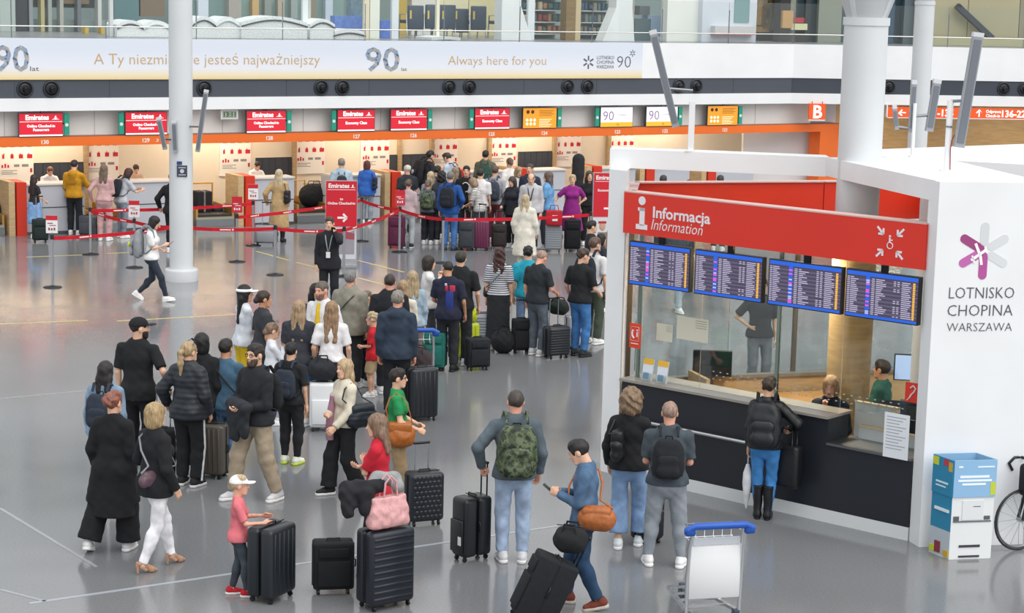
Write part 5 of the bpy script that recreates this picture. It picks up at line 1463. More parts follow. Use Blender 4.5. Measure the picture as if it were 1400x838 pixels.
# ------------------------------------------------------------------ slim column loudspeakers
def speaker(label, P, z0, z1, dx, w=0.12, arm=None, face=0, Mparent=None):
    """slim speaker leaning: bottom at P,z0, top shifted dx along picture right"""
    a = Vector((P.x, P.y, z0)); b_ = Vector((P.x + dx, P.y, z1))
    t = thing('column_loudspeaker', label, 'loudspeaker', None, 'slim grey column loudspeakers')
    d = (b_ - a).normalized()
    MB().bar(a, b_, w, w * 0.9, up=(0, -1, 0)).build('cabinet', mat('#9ca0a6', 'paint', 0.4), t)
    MB().bar(a + Vector((0, -w * 0.48, 0)) + d * 0.05, b_ + Vector((0, -w * 0.48, 0)) - d * 0.05, w * 0.72, 0.012, up=(0, -1, 0)).build('grille', mat('#858a92', 'metal', 0.5), t)
    MB().bar(b_ - d * 0.02, b_ + d * 0.03, w * 1.05, w * 0.95, up=(0, -1, 0)).build('top_cap', mat('#d4d6da', 'plastic'), t)
    if arm is not None:
        m = (a + b_) / 2
        MB().cyl(m + Vector((0, 0, -0.1)), Vector((arm.x, arm.y, m.z - 0.12)), 0.018, n=8).build('bracket', mat('#8a8d92', 'metal'), t)
    return t
def zpx(P, py): return height_at(Vector((P.x, P.y, 0)), py)
def beside(P, px, py=200):
    """ground point at the distance of P seen at column px"""
    d = ray(px, py); k = P.y / d.y
    return Vector((d.x * k, P.y, 0))
Q = PC1 + Vector((0, -0.28, 0))
for px0, y0, px1, y1, lb in [(226, 205, 217, 163, 'short slim loudspeaker on the left side of the tall left column'), (240, 208, 238, 167, 'slim loudspeaker facing front on the tall left column'), (270, 207, 282, 124, 'longer slim loudspeaker on the right side of the tall left column')]:
    p0 = beside(Q, px0, y0); p1 = beside(Q, px1, y1)
    speaker(lb, p0, zpx(Q, y0), zpx(Q, y1), p1.x - p0.x, 0.085, arm=PC1)

# ------------------------------------------------------------------ information kiosk
KA = at(846, 650); KB = at(1243, 740)
KT = (KB - KA).normalized(); KN = Vector((KT.y, -KT.x, 0)); KL = (KB - KA).length
KM = Matrix((KT, -KN, Vector((0, 0, 1)))).transposed().to_4x4(); KM.translation = KA
def kio(px, py, y=0.0):
    P = hit(px, py, KA - KN * y, KN); return (P - KA).dot(KT), P.z
kw = mat('#eff1f3', 'paint', 0.4)
Cc, Bb, Gg, Hh = [at(x, y, KZ) for x, y in ((1129, 215), (1279, 242), (1250, 214), (1402, 240))]
Al = at(834, 203, KZ); Ar = at(857, 203, KZ)
kf = thing('kiosk_portal', 'white portal frame of the information kiosk with the airport name on its right panel', 'kiosk frame', None)
th = Vector((-0.06, 0.23, 0)); 
B0 = at(1256, 748); H0 = at(1398, 744); 
MB().prism([B0, H0, H0 + th * 1.1, B0 + th], 0, KZ - 0.005).build('name_panel', kw, kf)
MB().prism([B0 + th * 0.4, H0, Gg + Vector((0.3, 0, 0)), Cc], KZ - 0.22, KZ).build('roof_slab', kw, kf)
MB().prism([H0 + th * 1.1, H0, Gg + Vector((0.3, 0, 0)), Gg + Vector((0.1, 0, 0))], 0, KZ - 0.22).build('side_wall', kw, kf)
bk_ = Vector((0.05, 0.34, 0))
MB().prism([Al, Cc + Vector((0.05, -0.02, 0)), Cc + bk_, Al + bk_], KZ - 0.23, KZ).build('roof_beam', kw, kf)
P0 = KM @ Vector((-0.31, 0.02, 0)); P1 = KM @ Vector((-0.03, 0.0, 0))
MB().prism([P0, P1, P1 + bk_ * 1.2, P0 + bk_ * 1.2], 0, KZ - 0.23).build('corner_post', kw, kf)
# lettering on the name panel
pn = (H0 - B0).normalized(); pm = Matrix((pn, Vector((-pn.y, pn.x, 0)), Vector((0, 0, 1)))).transposed().to_4x4(); pm.translation = B0
pN = Vector((pn.y, -pn.x, 0))
def pan(px, py):
    P = hit(px, py, B0, pN); return (P - B0).dot(pn), P.z
dkt = mat('#55585e', 'paint')
for s_, xa, xb, yb, yt in [('LOTNISKO', 1297, 1386, 408, 392), ('CHOPINA', 1295, 1384, 432, 416), ('WARSZAWA', 1294, 1383, 453, 441)]:
    x0, z0 = pan(xa, yb); x1, _ = pan(xb, yb); _, z1 = pan(xa, yt)
    o = text(s_, (z1 - z0) / 0.72, dkt, kf, pm @ TR(x0, -0.004, z0), bold=-0.002)
    v = [q.co.x for q in o.data.vertices]
    o.matrix_local = pm @ TR(x0, -0.004, z0) @ RX(90) @ Matrix.Diagonal(((x1 - x0) / (max(v) - min(v)), 1, 1, 1)) @ TR(-min(v), 0, 0)
cx, cz = pan(1345, 343)
def petal(a0, r0, r1, w, col, nm):
    b = MB(); a = math.radians(a0); c, s_ = math.cos(a), math.sin(a); poly = []
    for i in range(9): q = math.pi / 2 + math.pi * i / 8; poly.append((r0 + w * math.cos(q), w * math.sin(q)))
    for i in range(9): q = -math.pi / 2 + math.pi * i / 8; poly.append((r1 + w * math.cos(q), w * math.sin(q)))
    vs = []
    for yy in (-0.004, 0.002): vs += [(cx + c * p[0] - s_ * p[1], yy, cz + s_ * p[0] + c * p[1]) for p in poly]
    n = len(poly); b.add(vs, [tuple(range(n)), tuple(range(2 * n - 1, n - 1, -1))] + [(i, i + n, (i + 1) % n + n, (i + 1) % n) for i in range(n)])
    b.build(nm, mat(col, 'paint'), kf, pm)
for a, c, r0 in [(90, '#d9dcdf', .1), (30, '#dcdfe2', .1), (-30, '#dcdfe2', .1), (-90, '#b8559e', .06), (150, '#a0447f', .05), (210, '#c36bb0', .06)]:
    petal(a, r0, 0.26, 0.048, c, 'emblem_petal')
pl2 = MB(); 
pl2.bar((cx - 0.14, -0.007, cz - 0.1), (cx + 0.02, -0.007, cz + 0.01), 0.004, 0.03, up=(0.5, 0, -0.8)).bar((cx - 0.05, -0.007, cz - 0.03), (cx - 0.1, -0.007, cz + 0.08), 0.004, 0.03, up=(0.9, 0, 0.4)).bar((cx - 0.04, -0.007, cz - 0.04), (cx - 0.02, -0.007, cz - 0.15), 0.004, 0.03, up=(1, 0, 0.2)).bar((cx - 0.13, -0.007, cz - 0.05), (cx - 0.1, -0.007, cz - 0.13), 0.004, 0.018, up=(0.9, 0, 0.3))
pl2.build('aeroplane_mark', mat('#ffffff', 'paint'), kf, pm)

# red bands
kb = thing('kiosk_sign_band', 'red information sign band running round the kiosk', 'sign', KM)
Ki = KM.inverted()
Ap = Ki @ Vector((1.49, 24.76, 0)); Dp = Ki @ Vector((5.5, 25.95, 0)); Ep = Ki @ (H0 + Vector((0, 1.2, 0)))
MB().b2((-0.02, -0.05, 3.01), (KL + 0.02, 0.05, 3.5)).build('front_band', redc, kb)
cp = mat('#d3b3ad', 'paint', 0.5)  # pale tops of the red bands: light from above painted as colour
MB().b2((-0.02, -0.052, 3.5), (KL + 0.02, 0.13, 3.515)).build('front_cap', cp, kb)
def wallseg(a, b_, z0, z1, w, m, nm, par):
    a = Vector((a[0], a[1], 0)); b_ = Vector((b_[0], b_[1], 0)); d = (b_ - a).normalized(); n = Vector((-d.y, d.x, 0)) * w / 2
    return MB().prism([a - n, b_ - n, b_ + n, a + n], z0, z1).build(nm, m, par)
A0 = (0.0, 0.05)
for a, b_ in [(A0, Ap), (Ap, Ap.lerp(Dp, 0.62)), (Ap.lerp(Dp, 0.623), Dp), (Dp, Ep)]:
    wallseg(a, b_, 3.01, 3.5, 0.1, mat('#df3a22', 'paint', 0.35), 'rear_band', kb); wallseg(a, b_, 3.5, 3.515, 0.16, cp, 'rear_lit_top', kb)
lw = mat('#ece8ee', 'paint')
ia, iz = kio(880, 290, -0.05)
ib = MB(); ib.cyl((0.255, -0.053, 3.418), (0.255, -0.049, 3.418), 0.052, n=20).b2((0.2, -0.054, 3.335), (0.3, -0.05, 3.295)).b2((0.225, -0.054, 3.335), (0.3, -0.05, 3.12)).b2((0.175, -0.054, 3.135), (0.345, -0.05, 3.075)); ib.build('information_letter', lw, kb)
for s_, xa, xb, ya, z, kwargs in [('Informacja', 893, 971, 0, 3.235, dict(bold=0.004)), ('Information', 891, 961, 0, 3.09, dict(shear=0.25, bold=-0.001))]:
    x0, _ = kio(xa, 290, -0.05); x1, _ = kio(xb, 310, -0.05)
    o = text(s_, 0.185, lw, kb, TR(), **kwargs)
    v = [q.co.x for q in o.data.vertices]
    o.matrix_local = TR(x0, -0.053, z) @ RX(90) @ Matrix.Diagonal(((x1 - x0) / (max(v) - min(v)), 1, 1, 1)) @ TR(-min(v), 0, 0)
# meeting point mark: four arrows and a seated figure
mx_, mz_ = kio(1217, 332, -0.05)
def arrow(par, x, z, ang, s_, y, m, nm='arrow_mark'):
    a = math.radians(ang); d = Vector((math.cos(a), 0, math.sin(a))); n = Vector((-d.z, 0, d.x)); c = Vector((x, y, z)); tip = c + d * s_
    b = MB(); b.bar(c - d * s_, tip, 0.004, s_ * 0.42, up=n)
    for sg in (1, -1): b.bar(tip - d * s_ * 0.05, tip - d * s_ * 0.85 + n * sg * s_ * 0.8, 0.004, s_ * 0.42, up=(n * d.x if False else (d * 0.66 + n * sg * 0.75)))
    return b.build(nm, m, par)
for dx, dz, an in [(-.125, .125, -45), (.125, .125, -135), (-.125, -.125, 45), (.125, -.125, 135)]: arrow(kb, mx_ + dx, mz_ + dz, an, 0.055, -0.053, lw)
w_ = MB(); w_.tube([(mx_ + 0.035 * math.cos(q) - 0.0, -0.053, mz_ - 0.03 + 0.035 * math.sin(q)) for q in [i * math.pi / 7 for i in range(14)]], 0.006, 4, closed=True).ball((mx_ - 0.005, -0.053, mz_ + 0.07), (0.014, 0.004, 0.014), 8).bar((mx_ - 0.005, -0.053, mz_ + 0.055), (mx_ - 0.005, -0.053, mz_), 0.004, 0.02, up=(1, 0, 0)).bar((mx_ - 0.005, -0.053, mz_ + 0.03), (mx_ + 0.03, -0.053, mz_ + 0.03), 0.004, 0.012)
w_.build('wheelchair_mark', lw, kb)

# departure screens
def dep_screen(i, u0, u1, z0, z1, label):
    t = thing('departure_screen', label, 'screen', KM @ TR(u0, -0.06, z0), 'departure screens of the information kiosk')
    w = u1 - u0; h = z1 - z0; rr = random.Random(40 + i)
    MB().b2((0, 0, 0), (w, 0.07, h)).build('case', mat('#16181c', 'plastic'), t)
    MB().b2((0.012, -0.003, 0.012), (w - 0.012, 0, h - 0.012)).build('display', mat('#3d3648', 'glow', 0.7), t)
    MB().b2((0.012, -0.005, h - 0.055), (w - 0.012, -0.003, h - 0.012)).b2((0.012, -0.005, 0.012), (w - 0.012, -0.003, 0.042)).b2((w * 0.28, -0.005, 0.04), (w * 0.335, -0.003, h - 0.05)).build('header_bars', mat('#1c52b8', 'glow', 0.8), t)
    rows = 19; A = MB(); Bm = MB(); Cm = MB(); Dm = MB()
    for r in range(rows):
        z = h - 0.085 - (h - 0.14) * r / (rows - 1)
        if r % 2: Dm.b2((0.014, -0.0042, z - 0.006), (w - 0.014, -0.003, z + 0.014))
        A.b2((0.02, -0.006, z), (0.05, -0.004, z + 0.009)).b2((0.06, -0.006, z), (0.06 + rr.uniform(0.04, 0.11), -0.004, z + 0.009))
        A.b2((w * 0.36, -0.006, z), (w * 0.4, -0.004, z + 0.009)).b2((w * 0.42, -0.006, z), (w * 0.42 + rr.uniform(0.03, 0.14), -0.004, z + 0.009))
        if rr.random() < 0.8: A.b2((w * 0.66, -0.006, z), (w * 0.69, -0.004, z + 0.009)).b2((w * 0.71, -0.006, z), (w * 0.74, -0.004, z + 0.009))
        A.b2((w * 0.77, -0.006, z), (w * 0.77 + rr.uniform(0.08, 0.13), -0.004, z + 0.009))
        Bm.b2((w * 0.92, -0.006, z - 0.002), (w * 0.95, -0.004, z + 0.013))
        q = rr.random()
        if q < 0.45: (Cm if q < 0.2 else A).b2((w * 0.285, -0.007, z - 0.002), (w * 0.33, -0.005, z + 0.014))
    Dm.build('row_shading', mat('#57506a', 'glow', 0.5), t); A.build('display_text', mat('#b9b4cc', 'glow', 0.45), t); Bm.build('display_text', mat('#e0a83c', 'glow', 0.8), t); Cm.build('display_text', mat('#d84a9a', 'glow', 0.8), t)
    MB().b2((w * 0.46, 0.02, h), (w * 0.54, 0.06, h + 0.09)).build('bracket', mat('#2a2c30', 'metal'), t)
for i, (a, b_, lb) in enumerate([(0.1, 1.0, 'leftmost departure screen under the red information band'), (1.07, 2.02, 'second departure screen from the left under the red information band'), (2.1, 3.07, 'third departure screen from the left under the red information band'), (3.12, 4.03, 'rightmost departure screen under the red information band')]):
    dep_screen(i, a, b_, 2.4, 2.925, lb)

# counter and glazing
kc = thing('information_counter', 'black fronted information counter with a white plinth and a steel rail', 'counter', KM)
blk = mat('#22262e', 'paint', 0.4)
SP = 2.95
MB().b2((0.0, 0.0, 0.15), (SP, 0.42, 1.19)).build('front_panel', blk, kc); MB().b2((SP, 0.0, 0.15), (KL - 0.02, 0.42, 0.9)).build('front_panel', blk, kc)
MB().b2((0.0, 0.0, 0), (KL - 0.02, 0.4, 0.15)).build('plinth', mat('#dfe3e4', 'paint', 0.35), kc)
MB().b2((-0.02, -0.03, 1.19), (SP, 0.5, 1.22)).build('counter_top', mat('#9c968e', 'paint', 0.3), kc); MB().b2((SP, -0.03, 0.9), (KL - 0.02, 0.5, 0.925)).build('counter_top', mat('#8b8e90', 'metal', 0.4), kc)
rl = MB().cyl((0.0, -0.1, 0.76), (2.6, -0.1, 0.76), 0.022, n=10)
rl.build('steel_rail', mat('#c5c9cc', 'metal', 0.3), kc)
for u in (0.15, 1.3, 2.5): MB().cyl((u, 0, 0.74), (u, -0.1, 0.76), 0.012, n=8).build('rail_bracket', mat('#9a9da0', 'metal'), kc)
kg = thing('kiosk_glazing', 'clear glass panes with slim posts round the information kiosk', 'glazing', KM)
for u0, u1, z0 in [(0.03, 1.0, 1.22), (1.01, 2.08, 1.22), (2.11, SP - 0.01, 1.22), (SP + 0.01, KL - 0.03, 1.3)]:
    MB().b2((u0, 0.2, z0), (u1, 0.212, 3.0)).build('glass_pane', glass, kg)
for u in (0.08, 2.095): MB().b2((u - 0.02, 0.19, 1.22), (u + 0.02, 0.225, 3.0)).build('glass_post', mat('#93a39c', 'metal', 0.35), kg)
dv = (Dp - Ap); dv.z = 0; DL = dv.length; dv.normalize()
RB = Matrix((dv, Vector((-dv.y, dv.x, 0)), Vector((0, 0, 1)))).transposed().to_4x4(); RB.translation = (Ap.x, Ap.y, 0)
for k in range(3): MB().b2((k * DL / 3 + 0.02, -0.006, 1.0), ((k + 1) * DL / 3 - 0.02, 0.006, 3.0)).build('glass_pane', glass, kg, RB)
for k in (0.0, DL * 0.55, DL): MB().b2((k - 0.025, -0.03, 0.0), (k + 0.025, 0.03, 3.0)).build('glass_post', mat('#8b7b64', 'metal', 0.4), kg, RB)
fd = MB()
for k in range(26):
    for r in range(3): fd.b2((1.2 + 0.1 * k + 0.05 * (r % 2), 0.196, 1.36 + 0.045 * r), (1.225 + 0.1 * k + 0.05 * (r % 2), 0.199, 1.372 + 0.045 * r))
fd.build('frosted_dots', mat('#aab4b6', 'paint'), kg)
# things inside
def kthing(name, label, cat, u, y, z=0, rot=0): return thing(name, label, cat, KM @ TR(u, y, z) @ RZ(rot))
t = kthing('back_counter', 'low wooden back counter inside the information kiosk', 'counter', 0, 0)
q = RB @ TR(0, 0, 0)
MB().b2((0.1, -0.12, 0), (DL - 0.1, -0.05, 0.98)).build('body', mat('#b4966a', 'wood'), t, RB); MB().b2((0.1, -0.16, 0.98), (DL - 0.08, -0.04, 1.02)).build('top', mat('#77736a', 'paint'), t, RB)
t = thing('wooden_desk', 'light wooden desk with an upright end panel inside the information kiosk', 'desk', KM @ RB @ TR(0.75, -0.85, 0))
MB().b2((-0.1, 0, 0.74), (2.1, 0.66, 0.78)).build('desk_top', mat('#cf9c5e', 'wood'), t)
MB().b2((0.0, 0.05, 0), (0.06, 0.62, 0.74)).build('leg_panel', mat('#b88d56', 'wood'), t); MB().b2((1.95, 0.05, 0), (2.01, 0.62, 0.74)).build('leg_panel', mat('#b88d56', 'wood'), t)
MB().b2((0.0, 0.02, 0.78), (0.05, 0.64, 1.12)).build('back_panel', mat('#bba27c', 'wood'), t)
for u, y, w, lb, rot in [(0.12, 1.72, 0.5, 'wide dark monitor seen from behind at the left end of the kiosk', 38), (2.25, 3.05, 0.46, 'lit monitor on the back desk beside the seated man in green', 32)]:
    t = kthing('monitor', lb, 'monitor', u, y, 0.97 if u < 2 else 1.05, rot)
    MB().rbox((0, 0, 0.23), (w, 0.035, 0.34), 0.01, 2).build('housing', mat('#1d2026', 'plastic'), t)
    MB().b2((-w / 2 + 0.015, -0.02, 0.075), (w / 2 - 0.015, -0.0175, 0.385)).build('screen', mat('#22262e' if u < 2 else '#9fb4d6', 'gloss' if u < 2 else 'glow', 0.1 if u < 2 else 0.7), t)
    MB().cyl((0, 0.03, -0.2), (0, 0.03, 0.15), 0.02).build('stand', mat('#26282c', 'plastic'), t)
    MB().b2((-0.12, -0.06, -0.22), (0.12, 0.1, -0.2)).build('foot', mat('#26282c', 'plastic'), t)
t = kthing('desk_divider', 'light grey low divider with a wooden edge left of the paper notice', 'divider', 0, 0)
MB().b2((2.98, 0.5, 0.72), (3.45, 0.54, 1.32)).build('panel', mat('#cdd1ce', 'paint'), t); MB().b2((3.45, 0.49, 0.72), (3.53, 0.56, 1.33)).build('edge', mat('#dcc9a4', 'wood'), t); MB().b2((2.98, 0.49, 1.32), (3.53, 0.56, 1.335)).build('edge', mat('#d9c49c', 'wood'), t)
MB().b2((3.08, 0.44, 0.72), (3.95, 0.47, 1.06)).build('panel', mat('#c4cccc', 'paint'), t); MB().b2((3.08, 0.43, 1.06), (3.95, 0.48, 1.08)).build('edge', mat('#d9c49c', 'wood'), t)
t = kthing('kiosk_lamp', 'small square lamp hanging inside the kiosk behind the departure screens', 'lamp', 1.9, 1.1, 2.98)
MB().b2((-0.3, -0.3, 0), (0.3, 0.3, 0.05)).build('housing', mat('#3a3c40', 'plastic'), t); MB().b2((-0.27, -0.27, -0.008), (0.27, 0.27, 0)).build('diffuser', mat('#ffe6b4', 'glow', 4.0), t)
MB().cyl((0, 0, 0.05), (0, 0, 0.14), 0.01).bar((-1.5, 0, 0.14), (1.6, 0, 0.14), 0.04, 0.04).build('hanger', mat('#2a2c30', 'metal'), t)
ld = bpy.data.lights.new('kiosk_lamp_light', 'AREA'); ld.size = 0.5; ld.energy = 70; ld.color = (1.0, 0.88, 0.7)
lo = bpy.data.objects.new('lamp_light', ld); COL.objects.link(lo); lo.parent = t; lo.matrix_local = TR(0, 0, -0.02)
# office chairs
for u, y, lb in [(3.1, 1.25, 'dark office chair beside the lower desk section of the kiosk')]:
    t = kthing('office_chair', lb, 'chair', u, y, 0, 30)
    MB().rbox((0, 0, 0.5), (0.48, 0.46, 0.09), 0.04, 3).build('seat', mat('#2b3038', 'cloth'), t); MB().rbox((0, 0.24, 0.9), (0.46, 0.08, 0.6), 0.04, 3).build('backrest', mat('#2b3038', 'cloth'), t)
    MB().cyl((0, 0, 0.1), (0, 0, 0.48), 0.03).build('gas_lift', mat('#222222', 'metal'), t)
    for i in range(5):
        a = math.radians(72 * i); MB().bar((0, 0, 0.1), (0.28 * math.cos(a), 0.28 * math.sin(a), 0.06), 0.04, 0.03).ball((0.28 * math.cos(a), 0.28 * math.sin(a), 0.03), 0.03, 8).build('leg', mat('#222222', 'plastic'), t)
# notices on the kiosk
x0, z0 = kio(862, 479, -0.02)
t = thing('phone_sign', 'small red telephone information sign at the left end of the kiosk glass', 'sign', KM @ TR(0.1, -0.012, 1.62))
MB().b2((0, 0, 0), (0.17, 0.012, 0.3)).build('plate', mat('#dc4426', 'paint'), t)
MB().tube([(0.06, -0.004, 0.22), (0.045, -0.004, 0.19), (0.05, -0.004, 0.15), (0.075, -0.004, 0.12)], 0.012, 6).ball((0.12, -0.004, 0.22), (0.012, 0.004, 0.012), 8).b2((0.112, -0.006, 0.14), (0.128, -0.002, 0.2)).b2((0.03, -0.004, 0.05), (0.14, -0.001, 0.06)).build('printed_marks', lw, t)
fr_ = MB(); fr_.tube([(0.025, -0.003, 0.09), (0.145, -0.003, 0.09), (0.145, -0.003, 0.26), (0.025, -0.003, 0.26)], 0.003, 4, closed=True); fr_.build('printed_frame', lw, t)
for k, (a, b_, z0, z1, lb) in enumerate([(0.36, 0.6, 1.72, 1.93, 'small cream paper taped inside the left kiosk glass'), (0.66, 1.12, 1.78, 2.06, 'wider cream paper taped inside the left kiosk glass')]):
    t = thing('paper_notice', lb, 'paper', KM @ TR(a, 0.186, z0)); MB().b2((0, 0, 0), (b_ - a, 0.004, z1 - z0)).build('sheet', mat('#d8d6c4', 'paint'), t)
    l_ = MB()
    for i in range(4): l_.b2((0.6 * (b_ - a), -0.002, (z1 - z0) * (0.9 - 0.1 * i)), (0.95 * (b_ - a), 0, (z1 - z0) * (0.88 - 0.1 * i)))
    l_.build('printed_lines', mat('#8a8a80', 'paint'), t)
t = thing('paper_notice', 'white printed notice sheet hanging at the right end of the kiosk counter', 'paper', KM @ TR(3.68, -0.035, 0.9))
MB().b2((0, 0, 0.0), (0.31, 0.004, 0.5)).build('sheet', mat('#e6eaf0', 'paint'), t); l_ = MB()
for i in range(11): l_.b2((0.03, -0.002, 0.46 - 0.035 * i), (0.27 - 0.04 * (i % 3), 0, 0.452 - 0.035 * i))
l_.build('printed_lines', mat('#9aa2ae', 'paint'), t)
t = thing('hearing_sign', 'small red hearing loop sign on the right kiosk glass', 'sign', KM @ TR(3.79, 0.185, 1.5))
MB().b2((0, 0, 0), (0.19, 0.008, 0.22)).build('plate', mat('#dd3a28', 'paint'), t)
MB().tube([(0.06, -0.004, 0.05), (0.08, -0.004, 0.09), (0.11, -0.004, 0.12), (0.13, -0.004, 0.16), (0.1, -0.004, 0.19), (0.065, -0.004, 0.16)], 0.009, 6).bar((0.03, -0.004, 0.02), (0.07, -0.004, 0.06), 0.02, 0.006).build('ear_mark', lw, t)
for k, lb in enumerate(('left leaflet holder with yellow and blue leaflets on the kiosk counter', 'right leaflet holder with yellow and blue leaflets on the kiosk counter')):
    t = thing('leaflet_holder', lb, 'leaflet', KM @ TR(0.22 + 0.22 * k, 0.1, 1.22) @ RX(-10))
    MB().b2((0, 0, 0), (0.15, 0.02, 0.27)).build('leaflet', mat('#dfe6ee', 'paint'), t); MB().b2((0, -0.003, 0.2), (0.15, 0, 0.27)).build('yellow_band', mat('#e8b637', 'paint'), t); MB().b2((0.02, -0.004, 0.02), (0.1, -0.001, 0.1)).build('picture', mat('#7fb2dc', 'paint'), t)
    MB().b2((-0.005, -0.015, 0), (0.155, -0.012, 0.1)).build('front_pane', glass, t)
# loudspeakers standing on the kiosk roof
pp = at(944, 207, KZ)
t = thing('speaker_pole', 'white pole on the left kiosk beam carrying the long tilted loudspeaker', 'pole', TR(pp.x, pp.y, KZ)); zt = zpx(pp, 139) - KZ
MB().b2((-0.035, -0.03, 0), (0.035, 0.03, zt)).build('shaft', kw, t); MB().b2((-0.07, -0.06, 0), (0.07, 0.06, 0.015)).build('foot_plate', kw, t)
a_ = beside(pp, 924, 170); b2_ = beside(pp, 893, 45)
speaker('long tilted slim loudspeaker above the left kiosk beam', Vector((a_.x, pp.y, 0)), zpx(pp, 174), zpx(pp, 46), b2_.x - a_.x, 0.085, arm=pp)
pp = at(1294, 234, KZ)
t = thing('speaker_pole', 'white pole with red cable on the kiosk roof near the airport name panel', 'pole', TR(pp.x, pp.y, KZ)); zt = zpx(pp, 137) - KZ
MB().cyl((0, 0, 0), (0, 0, zt), 0.035, n=14).build('shaft', kw, t); MB().cyl((0, 0, zt * 0.62), (0, 0, zt * 0.64), 0.045, n=14).build('clamp', mat('#8a8d92', 'metal'), t); MB().tube([(0.03, -0.04, 0.02), (0.02, -0.045, 0.25), (0.03, -0.04, 0.35), (0.06, -0.05, 0.42)], 0.006, 6).build('red_cable', mat('#a03a40', 'plastic'), t); MB().cyl((0, 0, 0), (0, 0, 0.015), 0.08, n=14).build('foot_plate', kw, t)
a_ = beside(pp, 1308, 200); b2_ = beside(pp, 1334, 47)
speaker('big tilted slim loudspeaker above the airport name panel', Vector((a_.x, pp.y - 0.1, 0)), zpx(pp, 200), zpx(pp, 47), b2_.x - a_.x, 0.11, arm=pp)
pp = at(1248, 214, KZ)
t = thing('speaker_pole', 'slim white pole at the back corner of the kiosk roof', 'pole', TR(pp.x - 0.02, pp.y - 0.06, KZ)); zt = zpx(pp, 141) - KZ
MB().cyl((0, 0, 0), (0, 0, zt), 0.022, n=12).build('shaft', kw, t); MB().cyl((0, 0, 0), (0, 0, 0.015), 0.05, n=14).build('foot_plate', kw, t)
for px0, y0, px1, y1, w, lb in [(1245, 181, 1250, 113, 0.06, 'narrow slim loudspeaker at the left of the back roof pole'), (1270, 179, 1281, 111, 0.09, 'broad slim loudspeaker at the right of the back roof pole'), (1226, 178, 1223, 147, 0.05, 'shortest slim loudspeaker beside the big white column')]:
    a_ = beside(pp, px0, y0); b2_ = beside(pp, px1, y1)
    speaker(lb, Vector((a_.x, pp.y, 0)), zpx(pp, y0), zpx(pp, y1), b2_.x - a_.x, w, arm=pp)
# white structure behind the kiosk at the right
wb = thing('white_canopy', 'white flat canopy of another kiosk behind the airport name panel', 'canopy', None)
c0, c1_, c2_, c3_ = [at(x, y, 3.6) for x, y in ((1235, 203), (1410, 190), (1410, 206), (1300, 214))]
MB().prism([at(1205, 214, 3.6), at(1420, 226, 3.6), at(1420, 196, 3.6), at(1200, 204, 3.6)], 3.3, 3.6).build('roof', kw, wb)
MB().prism([at(1330, 216, 3.6), at(1395, 221, 3.6), at(1395, 212, 3.6), at(1330, 208, 3.6)], 0.0, 3.3).build('support', mat('#cfc8c0', 'paint'), wb)
# ------------------------------------------------------------------ queue barriers
PO = {}
for k, base, sign, lb in [('1', (72, 393), ('#efeaea', '#7a3a44'), 'nearest left barrier post carrying a small red and white sign'), ('2', (124, 348), None, 'barrier post in front of the woman in pink overalls'),
                          ('3', (184, 366), ('#efe6e8', '#a04a58'), 'barrier post with a sign behind the walking woman'), ('x', (240, 374), None, 'barrier post hidden behind the tall left column'),
                          ('4', (324, 358), ('#c5283a', '#f2e4e4'), 'barrier post with a red sign right of the tall left column'), ('5b', (346, 336), ('#f0ecec', '#9a4a50'), 'far barrier post with a white sign left of the trench coat'),
                          ('5', (376, 376), None, 'barrier post in front of the blonde woman in the trench coat'), ('b', (470, 378), None, 'barrier post behind the tall red banner stand'),
                          ('6', (494, 330), None, 'far barrier post right of the tall red banner stand'), ('7', (546, 345), ('#c8303e', '#f2e4e4'), 'barrier post with a red sign beside the purple suitcase'), ('8', (605, 360), None, 'barrier post in front of the man in the blue jacket'),
                          ('9', (806, 352), None, 'barrier post beside the right hand banner stand')]:
    PO[k] = stanchion(lb, base, 1.0, sign, rot=-4)[0]
for a, b_, lb in [('1', 'x', 'red belt from the nearest left post to the tall column'), ('2', '3', 'slanting red belt behind the walking woman'), ('3', 'x', 'short red belt ending behind the tall left column'), ('2', '5b', 'far red belt crossing behind the tall left column'),
                  ('x', '5', 'red belt right of the tall left column, near row'), ('4', '6', 'red belt passing behind the red banner stand, middle row'), ('5', 'b', 'red belt ending at the foot of the red banner stand'), ('6', '7', 'short red belt between banner stand and purple suitcase'),
                  ('b', '7', 'red belt from the banner stand to the post by the purple suitcase'), ('7', '8', 'red belt in front of the woman in grey trousers'), ('8', '9', 'long red belt in front of the crowded queue')]:
    belt(lb, PO[a], PO[b_])
